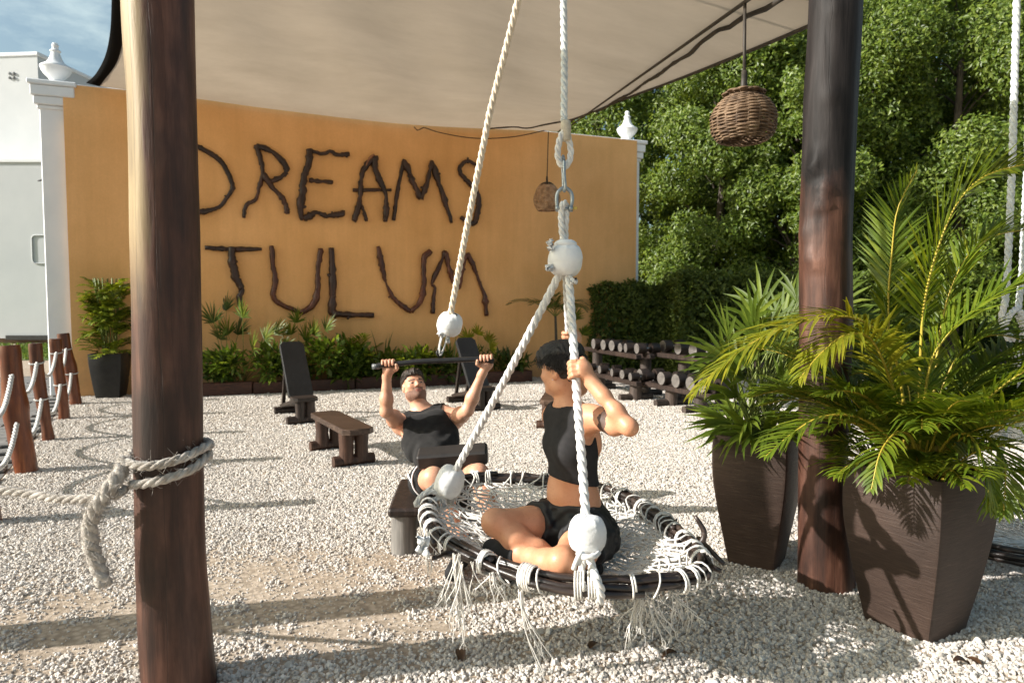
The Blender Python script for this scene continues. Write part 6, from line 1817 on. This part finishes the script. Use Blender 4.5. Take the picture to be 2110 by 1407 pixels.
def face_class(hf, male):
    c0, r, f, u = hf
    def fn(c):
        q = c - c0; x, y, z = q @ r, q @ f, q @ u
        mi = np.zeros(len(c), np.int32); near = (np.abs(x) < .09) & (np.abs(z) < .14) & (np.abs(y) < .13)
        if male:
            jaw = near & (z > -.105) & (y > .005) & (z < -.046 + .35 * np.clip(np.abs(x) - .045, 0, .05)) & (y > -.01 + .25 * np.abs(z + .05)) | (near & (z < -.032) & (z > -.048) & (y > .075) & (np.abs(x) < .033))
            mi[jaw] = 2
        lip = near & (y > .085) & (np.abs(x) < .024) & (np.abs(z + .054) < .0095 * np.sqrt(np.maximum(1 - (x / .026) ** 2, 0)))
        mi[lip] = 1
        for s_ in (-1, 1):
            ey = near & (y > .07) & (((x - s_ * .031) / .0130) ** 2 + ((z - .002) / .0046) ** 2 < 1); mi[ey] = 4
            ir = ey & (((x - s_ * .031) / .0066) ** 2 + ((z - .002) / .0066) ** 2 < 1); mi[ir] = 3
        brow = near & (y > .058) & (np.abs(x) > .012) & (np.abs(x) < .050) & (np.abs(z - (.0235 - .10 * np.maximum(np.abs(x) - .034, 0))) < .0052); mi[brow] = 5
        return mi
    return fn
man_base = V(mp['pel'][0], mp['pel'][1], .27)
man = field_obj('person', F, [M['skin_m'], M['lip'], M['stubble'], M['eye'], M['eye_white'], M['hair_brown']], None, face_class(hfm, True), 1, man_base)
tag(man, 'bearded man in a black tank top leaning back and pulling down a bar', 'person')
# tank top
F = Field(mt(0, 0, .45) - .36, mt(0, 0, .45) + .36, .0052); man_torso(F)
for a in ('sl', 'sr'): F.cap(mt(0, -.02, 1.0), mp[a], .05, .05, .05)
F.grow(.010)
qd = F._p(tuple(slice(0, n_) for n_ in F.n)) - mp['pel']; xx, tt = qd @ m_x, qd @ m_ax
F.d = F.d + (.0045 * np.sin(tt * 70 + 12 * xx + 3 * np.sin(xx * 28)) + .003 * np.sin(xx * 60 - tt * 45 + 2 * np.sin(tt * 30))) * np.clip((.42 - tt) / .3, .15, 1)
def shirt_cut(p):
    q = p - mp['pel']; x, y, t = q @ m_x, q @ m_f, q @ m_ax
    fold = .009 * np.sin(t * 46 + 9 * x + 4 * np.sin(x * 17)) * np.clip((.34 - t) / .25, 0, 1) + .003 * np.sin(x * 40 + t * 21)
    d = np.maximum(.02 - t, t - Lt * 1.03)                                         # hem and top
    neck = np.linalg.norm(p - (mt(0, .055, 1.10)), axis=-1); d = np.maximum(d, .088 - neck)
    for s_ in (-1, 1):
        ah = np.sqrt((x - s_ * .205) ** 2 + ((t - Lt * .84) * .72) ** 2 + ((y - .01) * .55) ** 2); d = np.maximum(d, .088 - ah)
    return d + fold
F.cut(shirt_cut); field_obj('tank_top', F, M['shirt'], man, None, 1)
# shorts with pale side piping
F = Field(V(-.85, 3.5, .18), V(.05, 4.3, .72), .0055)
F.ell(mt(0, 0, .0), (.160, .120, .11), MA, .05)
for hp, kn in ((mt(-.09, .02, -.02), mp['kl']), (mt(.09, .02, -.02), mp['kr'])):
    F.cap(hp, lerp(hp, kn, .56), .092, .088, .05)
F.grow(.012)
def sh_cut(p):
    q = p - mp['pel']; t = q @ m_ax; d = t - .075
    for kn, sx in ((mp['kl'], -1), (mp['kr'], 1)):
        hp = mt(.09 * sx, .02, -.02); a = nrm(kn - hp); L_ = np.linalg.norm(kn - hp); u = (p - hp) @ a; d = np.maximum(d, u - L_ * .62 - .006 * np.sin(p[..., 0] * 60))
    return d + .004 * np.sin(p[..., 0] * 48 + p[..., 1] * 30) + .003 * np.sin(p[..., 2] * 70 + p[..., 0] * 25)
F.cut(sh_cut); field_obj('shorts', F, M['shorts'], man, None, 1)
hp, kn = mt(-.09, .02, -.02), mp['kl']; a_ = nrm(kn - hp); o_ = nrm(np.cross(a_, UP)); o_ = o_ if o_[0] < 0 else -o_
mb = MB(); mb.tube(spline(np.array([hp + o_ * .104 + UP * .05, lerp(hp, kn, .3) + o_ * .106 + UP * .02, lerp(hp, kn, .60) + o_ * .103 - UP * .01]), 12), .005, 6)
mb.tube([lerp(hp, kn, .612) + (o_ * math.cos(q) + np.cross(a_, o_) * math.sin(q)) * .103 for q in np.linspace(-1.9, 1.6, 18)], .004, 5); mb.build('piping', M['piping'], man)
# hair
def hair_obj(par, hf, mat_, cutfn, g_top, vox=.0042, seed=1, sc=1.0):
    c, r, f, u = hf; F = Field(c - .15, c + .17, vox)
    F.ell(c + (-.014 * f + .035 * u) * sc, np.array((.078, .098, .084)) * sc, [r, f, u], .01)
    if g_top: 
        for q in g_top: F.ell(c + (r * q[0] + f * q[1] + u * q[2]) * sc, np.array(q[3]) * sc, [r, f, u], .02)
    F.grow(.004)
    def fn(p):
        q = (p - c) / sc; x, y, z = q @ r, q @ f, q @ u
        return sc * cutfn(x, y, z) + .0022 * np.sin(x * 210 + 3 * np.sin(z * 60)) * 1.0
    qd = F._p(tuple(slice(0, n_) for n_ in F.n)) - c; x, y, z = qd @ r, qd @ f, qd @ u
    F.d = F.d + .0030 * np.sin(x * 150 + 20 * y + 4 * np.sin(z * 40 + seed)) + .0022 * np.sin(x * 260 - y * 60 + 5 * np.sin(y * 50))
    F.cut(fn, .006)
    return field_obj('hair', F, mat_, par, None, 0)
hair_obj(man, hfm, M['hair_brown'], lambda x, y, z: np.maximum(np.maximum(.062 - z - .02 * (y < .05), -1) * (y > .045) + (y <= .045) * (.030 - z + .9 * np.clip(y - .0, -.03, .04) * .6) - .055 * np.clip((-.02 - y) / .05, 0, 1), -1), [(0, .028, .085, (.058, .062, .042)), (0, -.02, .095, (.062, .07, .035))], sc=.94)
# shoes
for an, sx in ((mp['al'], -1), (mp['ar'], 1)):
    t_ = an + V(.03 * sx, -.15, 0); t_[2] = .045; h_ = an + V(0, .02, 0); h_[2] = .055
    F = Field(np.minimum(t_, h_) - .08, np.maximum(np.maximum(t_, h_), an) + .08, .006)
    F.cap(h_, t_, .042, .038, .03).cap(an, h_, .042, .044, .03); F.cut(lambda p: np.maximum(.006 - p[..., 2], p[..., 2] - an[2] - .03)); field_obj('shoe', F, M['shoe'], man)

# the bench he sits on and the pad over his thighs
pd = thing('pulldown_bench', 'dark wooden pull-down bench with a knee pad, under the man', 'bench', V(-.50, 3.95, 0))
bc = V(-.475, 4.02, 0); bx2 = [nrm(V(1, .06, 0)), nrm(V(-.06, 1, 0)), UP]
mb = MB(); mb.slab(bc + V(0, 0, .245), (.46, .66, .05), bx2, .014); mb.build('seat_board', M['black_wood_z'], pd, smooth=False)
for sx in (-1, 1):
    for j, yy in enumerate((-.24, .22)):
        mb = MB(); mb.tube([bc + bx2[0] * sx * .15 + bx2[1] * yy + V(0, 0, z) for z in (-.02, .1, .22)], [.075, .073, .07], 18, jit=.008); mb.build('log_leg', M['grey_log'], pd, sharp=40)
mb = MB(); mb.slab(bc + bx2[1] * -.28 + V(.05, 0, .12), (.16, .10, .20), bx2, .008); mb.build('front_block', M['black_wood_z'], pd, smooth=False)
kp0, kp1 = P(861, 949, 3.74), P(1005, 938, 3.74); kd = nrm(kp1 - kp0); ku = nrm(V(0, -.25, 1.0)); kf = nrm(np.cross(ku, kd)); ku = nrm(np.cross(kd, kf))
kc = (kp0 + kp1) / 2 + V(0, 0, .012)
mb = MB(); mb.slab(kc, (np.linalg.norm(kp1 - kp0), .13, .082), [kd, kf, ku], .012); mb.build('knee_pad', M['pad'], pd, smooth=False)
mb = MB(); mb.slab(V(kc[0], kc[1] + .02, kc[2] / 2), (.06, .06, kc[2] - .03), None, .006); mb.build('pad_post', M['black_wood_z'], pd, smooth=False)
# the bar, its rope, its wrapped knot
prope = thing('pull_bar', 'black pull-down bar hanging from a beige rope with a white wrapped knot', 'bar', P(925, 665, 4.15))
e0, e1_ = bar_l - bax_ * .085 + V(0, 0, -.008), bar_r + bax_ * .045 + V(0, 0, -.012)
bp = [e0, bar_l - bax_ * .03, bar_l, lerp(bar_l, bar_r, .12) + V(0, 0, .003), P(860, 745, 4.13), P(905, 743, 4.13), P(960, 741, 4.13), lerp(bar_l, bar_r, .93) + V(0, 0, .004), bar_r, e1_]
mb = MB(); mb.tube(spline(np.array(bp), 40), .0165, 14); mb.build('bar', M['black_bar'], prope)
mb = MB(); mb.tube([e0 - bax_ * .012, e0 + bax_ * .03], .0172, 14); mb.build('end_cap', M['bar_cap'], prope)
kb = P(927, 668, 4.15)
mb = MB(); mb.tube(spline(np.array([P(905, 735, 4.13), P(900, 728, 4.12), P(903, 722, 4.13), P(910, 727, 4.135), P(906, 736, 4.13)]), 14), .006, 6); mb.build('eyelet', M['dark_metal'], prope)
mb = MB()
for pts in ([P(910, 690, 4.14), P(906, 708, 4.13), P(904, 726, 4.13), P(908, 732, 4.12), P(912, 724, 4.13), P(918, 706, 4.14), P(921, 690, 4.15)], [P(912, 692, 4.12), P(907, 712, 4.115), P(906, 728, 4.12)]): mb.tube(spline(np.array(pts), 20), .0055, 6)
mb.build('cord_loop', M['rope_fence'], prope)
rag(prope, P(923, 698, 4.12), .02, .045, 'cloth_end'); rag(prope, P(911, 688, 4.11), .035, .04, 'cloth_end')
cloth_ball(prope, kb, .080, .070, (.15, .35), 17, 'wrapped_knot')
mb = MB(); mb.lathe([(0, .004), (.03, .004), (.034, 0), (.03, -.01), (0, -.012)], kb + V(.016, -.036, .052), 14, ax=[V(1, 0, 0), nrm(V(0, .82, .57)), nrm(V(0, -.57, .82))], cap=False); mb.build('knot_core', M['cable'], prope)
mb = MB(); mb.rope(np.array([P(927, 655, 4.14), P(960, 480, 4.0), P(1010, 230, 3.83), P(1068, 0, 3.68), P(1140, -330, 3.5)]), .0195, seg=7, steps=10); mb.build('bar_rope', M['rope_beige'], prope)

# ------------------------------------------------------------------ the woman in the nest
wp = dict(pel=P(1188, 1092, 2.78), waist=P(1180, 1012, 2.78), chest=P(1180, 925, 2.74), neck=P(1170, 838, 2.735), sl=P(1220, 862, 2.635), sr=P(1140, 856, 2.84),
          el=P(1297, 880, 2.45), wl=P(1222, 790, 2.57), hl=P(1204, 762, 2.605), er=P(1196, 800, 3.02), wr=P(1176, 722, 2.98), hr=P(1170, 698, 2.95),
          kl=P(1158, 1158, 2.385), al=P(1072, 1144, 2.60), kr=P(1020, 1076, 2.66), ar=P(1150, 1156, 2.60), fl=P(1022, 1131, 2.72))
FH = nrm(V(-.72, -.69, 0)); FC = nrm(V(-.93, -.37, 0.0))
w_up = nrm(wp['neck'] - wp['pel'])
def frame_of(f):
    f = nrm(f - w_up * np.dot(f, w_up)); x = np.cross(f, w_up); return [x, f, w_up]     # x = her right
HA, CA = frame_of(FH), frame_of(FC); MAW = frame_of(nrm(FH + FC))
def woman_torso(F):
    F.ell(wp['pel'], (.165, .118, .105), HA, .05)
    F.ell(wp['pel'] - HA[1] * .055 - UP * .02, (.145, .085, .09), HA, .05)               # seat
    F.ell(lerp(wp['pel'], wp['waist'], .75), (.125, .092, .10), MAW, .06)
    F.ell(wp['waist'] + w_up * .03, (.112, .082, .12), MAW, .06)
    F.ell(wp['chest'] + w_up * .01, (.122, .088, .15), CA, .06)
    for q in (-1, 1): F.ell(wp['chest'] + CA[0] * q * .055 + CA[1] * .050 + w_up * .02, (.050, .042, .050), CA, .04)
    F.cap(wp['sl'] * .8 + wp['neck'] * .2 - w_up * .01, wp['sr'] * .8 + wp['neck'] * .2 - w_up * .01, .040, .040, .05)
    return F
lo, hi = V(-.22, 2.22, .28), V(.52, 3.14, 1.36)
F = Field(lo, hi, .0045); woman_torso(F)
hcw = P(1158, 764, 2.73); hfw = head_frame(hcw, V(-.80, .56, -.12), V(-.06, 0, 1.0))
F.cap(wp['neck'] - w_up * .02, hcw - UP * .055 - hfw[2] * .012, .043, .041, .025)
F.cap(wp['neck'] - UP * .01, wp['sl'], .04, .04, .05); F.cap(wp['neck'] - UP * .01, wp['sr'], .04, .04, .05)
arm(F, wp['sl'], wp['el'], wp['wl'], .72); arm(F, wp['sr'], wp['er'], wp['wr'], .72)
F.ell(lerp(wp['sl'], wp['el'], .22) + UP * .010, (.043, .043, .040), None, .03); F.ell(lerp(wp['sl'], wp['el'], .62) - UP * .012, (.036, .036, .034), None, .03); F.ell(wp['chest'] - CA[1] * .075 - CA[0] * .055 + w_up * .035, (.045, .02, .06), CA, .03); F.cap(wp['neck'] + CA[1] * .03 - UP * .01, lerp(wp['neck'], wp['sl'], .8) + CA[1] * .02, .012, .012, .02); F.ell(wp['sl'], (.046, .046, .046), None, .035); F.ell(wp['el'], (.026, .026, .026), None, .02)
hipL, hipR = wp['pel'] - HA[0] * .085 + UP * -.01, wp['pel'] + HA[0] * .085 + UP * -.01
for hp, kn, an in ((hipL, wp['kl'], wp['al']), (hipR, wp['kr'], wp['ar'])):
    F.cap(hp, lerp(hp, kn, .5), .080, .072, .03).cap(lerp(hp, kn, .5), kn, .071, .052, .03); F.ell(kn, (.049, .049, .052), None, .02); F.ell(kn + nrm(kn - hp) * .018 + UP * .012, (.030, .030, .030), None, .02)
    cv = lerp(kn, an, .32) - UP * .012
    F.cap(kn, cv, .043, .053, .02).cap(cv, lerp(kn, an, .68), .051, .037, .02).cap(lerp(kn, an, .68), an, .037, .031, .02)
F.cap(wp['al'], wp['fl'], .036, .03, .02); F.cap(wp['ar'], wp['ar'] + V(.08, -.02, -.02), .034, .028, .02)
rope_ax = nrm(bN - ball_t)
tN = (ball_t[2] - wp['hl'][2]) / (ball_t[2] - bN[2]); rc_ = lerp(ball_t + V(.012, -.01, -.05), bN, np.clip((ball_t[2] - .05 - wp['hl'][2]) / (ball_t[2] - .05 - bN[2]), 0, 1))
e1w = nrm(V(.62, -.78, 0) - rope_ax * np.dot(V(.62, -.78, 0), rope_ax)); e2w = nrm(np.cross(rope_ax, e1w)); e2w = e2w if e2w[0] < 0 else -e2w
grip(F, rc_, rope_ax, e1w, e2w, .0165, .92, -1, rc_ + nrm(wp['wl'] - rc_) * .075, (5, 225), .024)
F.cap(rc_ + nrm(wp['wl'] - rc_) * .075, lerp(wp['wl'], wp['el'], .3), .024, .031, .02)
axB = nrm(legB - ball_t); rcB = lerp(ball_t, legB, np.clip((ball_t[2] - wp['hr'][2]) / (ball_t[2] - legB[2]), 0, 1))
grip(F, rcB, axB, V(.3, .95, 0), V(-.95, .3, 0), .0155, .92, -1, wp['wr'], (5, 225), .024)
head(F, hfw, .86, False)
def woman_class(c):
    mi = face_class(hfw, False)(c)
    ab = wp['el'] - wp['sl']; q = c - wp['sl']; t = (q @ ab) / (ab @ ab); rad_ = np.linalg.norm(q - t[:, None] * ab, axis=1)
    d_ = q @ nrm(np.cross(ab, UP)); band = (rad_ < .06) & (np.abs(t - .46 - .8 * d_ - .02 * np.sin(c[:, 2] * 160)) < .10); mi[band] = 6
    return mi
wo_base = V(wp['pel'][0], wp['pel'][1], .38)
woman = field_obj('person', F, [M['skin_w'], M['lip'], M['skin_w'], M['eye'], M['eye_white'], M['hair_black'], M['arm_band']], None, woman_class, 1, wo_base)
tag(woman, 'short-haired woman in a black crop top sitting cross-legged in the nest swing', 'person')
# crop top
F = Field(wp['chest'] - V(.24, .24, .26), wp['chest'] + V(.24, .24, .26), .0045); woman_torso(F)
F.cap(wp['neck'] - UP * .01, wp['sl'], .04, .04, .05); F.cap(wp['neck'] - UP * .01, wp['sr'], .04, .04, .05)
F.grow(.0085)
zt_hem = P(1180, 988, 2.75)[2]; hem_l, z_nk = zt_hem, wp['neck'][2]
def top_cut(p):
    q = p - wp['chest']; x, y = q @ CA[0], q @ CA[1]; z = p[..., 2]
    d = (hem_l + .022 * np.clip(y / .1, -.6, 1.0) - .004) - z                     # hem rises towards the front
    d = np.maximum(d, z - (z_nk + .012))
    nk = np.linalg.norm(p - (wp['neck'] + UP * .045 + CA[1] * .01), axis=-1); d = np.maximum(d, .066 - nk)
    for s_, shd in ((-1, wp['sl']), (1, wp['sr'])):
        c = shd + CA[0] * s_ * .035 + UP * -.012
        ah = np.linalg.norm((p - c) * V(1, 1, .78), axis=-1); d = np.maximum(d, .082 - ah)
    return d
F.cut(top_cut); field_obj('crop_top', F, M['top_w'] if 'top_w' in M else M['shirt'], woman, None, 1)
# running shorts
F = Field(V(-.05, 2.36, .30), V(.50, 3.02, .70), .0048)
F.ell(wp['pel'], (.165, .118, .105), HA, .05); F.ell(wp['pel'] - HA[1] * .055 - UP * .02, (.145, .085, .09), HA, .05); F.ell(lerp(wp['pel'], wp['waist'], .75), (.125, .092, .10), MAW, .06)
for hp, kn in ((hipL, wp['kl']), (hipR, wp['kr'])): F.cap(hp, lerp(hp, kn, .40), .088, .087, .04)
F.grow(.011)
zw = P(1180, 1034, 2.74)[2]
def ws_cut(p):
    z = p[..., 2]; d = z - zw - .008 * np.sin(p[..., 0] * 30)
    for hp, kn in ((hipL, wp['kl']), (hipR, wp['kr'])):
        a = nrm(kn - hp); L_ = np.linalg.norm(kn - hp); u = (p - hp) @ a; d = np.maximum(d, u - L_ * .44)
    w_ = .0045 * np.sin(p[..., 0] * 70 + p[..., 2] * 50 + 3 * np.sin(p[..., 1] * 30)) + .0035 * np.sin(p[..., 2] * 110 + p[..., 1] * 60)
    return d + w_ * .6
qd = F._p(tuple(slice(0, n_) for n_ in F.n))
F.d = F.d + .0035 * np.sin(qd[..., 0] * 85 + qd[..., 2] * 55 + 2 * np.sin(qd[..., 1] * 40)) + .0028 * np.sin(qd[..., 2] * 120 - qd[..., 0] * 60 + 2 * np.sin(qd[..., 0] * 50))
F.cut(ws_cut); field_obj('shorts', F, M['shorts'], woman, None, 1)
mb = MB(); hp, kn = hipR, wp['kr']; a_ = nrm(kn - hp); s1 = nrm(np.cross(a_, UP)); s2 = np.cross(s1, a_); L_ = np.linalg.norm(kn - hp)
# waistband
n_ = 40; wb = []
for q in range(n_ + 1):
    a = 2 * math.pi * q / n_; wb.append(lerp(wp['pel'], wp['waist'], .62) * V(1, 1, 0) + V(0, 0, zw - .012) + MAW[0] * .138 * math.cos(a) + MAW[1] * .107 * math.sin(a))
# hair, fringe long on top, sides cut short
def strands(par, hf, s, n, keep, flow, L, mat_, seed, rad=.0010):
    q_ = np.random.default_rng(seed); c, r, f, u = hf; mb = MB(); k = 0
    while k < n:
        d = nrm(q_.normal(size=3)); 
        if d[2] < -.35: continue
        p = V(0, -.014, .038) * s + d * V(.082, .102, .088) * s
        if not keep(*(p / s)): continue
        k += 1; fl = nrm(flow(p, d) + .22 * q_.normal(size=3)); fl = nrm(fl - d * np.dot(fl, d) * .9 + d * .10); ll = L * q_.uniform(.5, 1.2) * (1.0 if d[2] > .3 else .45)
        w = lambda v: c + r * v[0] + f * v[1] + u * v[2]
        a = p; pts = [w(a)]
        for st in range(3):
            a = a + fl * ll / 3; m_ = a - V(0, -.014, .038) * s; e = math.sqrt(((m_ / (V(.084, .104, .092) * s)) ** 2).sum())
            if e < 1: a = V(0, -.014, .038) * s + m_ / e
            fl = nrm(fl - V(0, 0, .25)); pts.append(w(a))
        mb.tube(np.array(pts), [rad, rad, rad * .8, rad * .35], 3, cap=False)
    o = mb.build('hair_strands', mat_, par); o['kind'] = 'stuff'
strands(man, hfm, .95, 900, lambda x, y, z: z > (.062 if y > .045 else .03) and not (y < .045 and abs(x) > .04 and z < .03), lambda p, d: V(d[0] * .4, .5, .5), .035, M['hair_brown'], 3)
strands(woman, hfw, .90, 2200, lambda x, y, z: (z > .055 if y > .04 else (z > .02 if y > -.01 else z > -.04)), lambda p, d: V(d[0] * .9, .7 if p[2] > .05 else -.3, -.3), .05, M['hair_black'], 5)
hair_obj(woman, hfw, M['hair_black'], lambda x, y, z: (np.maximum(.052 - z, -1)) * (y > .05) + (y <= .05) * (np.where(y > -.004, .022 + .35 * np.clip(y, 0, .06) - z, .022 - .085 * np.clip((-.004 - y) / .03, 0, 1) - z)),
         [(.0, .030, .088, (.066, .066, .044)), (0, -.03, .092, (.070, .075, .042)), (-.01, .066, .072, (.050, .032, .030)), (0, -.075, .03, (.058, .034, .06))], .0038, 4, sc=.89)
mb = MB()
for _ in range(160):
    q = V(rng.uniform(-.045, .045), .070 + .010 * rng.random(), .062 + .02 * rng.random())
    st_ = hcw + hfw[1] * q[0] + hfw[2] * q[1] + hfw[3] * q[2]
    d = nrm(hfw[2] * .35 + hfw[1] * rng.normal() * .35 - UP * .75 + .2 * rng.normal(size=3))
    mb.tube([st_, st_ + d * .018, st_ + d * .034 - UP * .010], [.0011, .0009, .0004], 3, cap=False)
o_ = mb.build('loose_hair', M['hair_black'], woman); o_['kind'] = 'stuff'
ec, er_, ef, eu_ = hfw
mb = MB(); ear = ec + (-er_ * .083 + ef * .004 - eu_ * .030) * .87; mb.lathe([(0, -.003), (.0036, 0), (0, .003)], ear, 8, cap=False); mb.lathe([(0, -.002), (.0028, 0), (0, .002)], ear + eu_ * .05 - er_ * .002, 8, cap=False); mb.build('earring', M['earring'], woman)
# shoe: black knit upper, pale sole
ft = wp['fl'] - wp['al']; fd = nrm(ft); toe = wp['al'] + fd * .185; toe[2] = max(toe[2], .385)
F = Field(np.minimum(wp['al'], toe) - .09, np.maximum(wp['al'], toe) + .09, .0045)
F.cap(wp['al'] - fd * .01, lerp(wp['al'], toe, .45), .043, .048, .02).cap(lerp(wp['al'], toe, .45), toe, .049, .038, .02); F.cut(lambda p: (wp['al'] + fd * .002 - p) @ fd)
field_obj('shoe', F, M['shoe'], woman)
sn = nrm(np.cross(fd, V(0, 0, 1))); sn = sn if sn[1] > 0 else -sn
so_ = nrm(sn * .45 + UP * .85)
F = Field(np.minimum(wp['al'], toe) - .10, np.maximum(wp['al'], toe) + .10, .0045)
F.cap(wp['al'] + fd * .03 + so_ * .028, lerp(wp['al'], toe, .55) + so_ * .026, .027, .034, .02).cap(lerp(wp['al'], toe, .55) + so_ * .026, toe + so_ * .02 + fd * .006, .034, .03, .02); F.cut(lambda p: (wp['al'] + so_ * .030 - p) @ so_)
field_obj('sole', F, M['sole'], woman)
F = Field(wp['ar'] - .08, wp['ar'] + V(.22, .1, .08), .006); F.cap(wp['ar'] + V(.03, -.005, -.01), wp['ar'] + V(.14, -.03, -.02), .038, .034, .02); field_obj('shoe', F, M['shoe'], woman)
gravel()
# a few dry leaves on the gravel
for k, (px, py, s_, lab) in enumerate([(948, 1345, .06, 'curled dark dry leaf under the longest tassel of the swing'), (1232, 1332, .05, 'dark dry leaf on the gravel below the swing'), (1965, 1370, .055, 'dark crumpled leaf in the right foreground before the planter'),
                        (1990, 1362, .05, 'second dark crumpled leaf touching the first one in the right foreground'), (1395, 1352, .05, 'thin dark leaf on the shaded gravel'), (985, 1268, .03, 'small yellowish leaf on the gravel under the swing rim')]):
    c = G(px, py) + V(0, 0, .016); mb = MB(); a = rng.uniform(0, 6.28)
    mb.blade(c, V(math.cos(a), math.sin(a), .25), UP, s_ * 1.4, s_ * .7, 1.2, 5, .5, peak=.45)
    tag(mb.build('dry_leaf', M['dead_leaf'], loc=c), lab, 'leaf')
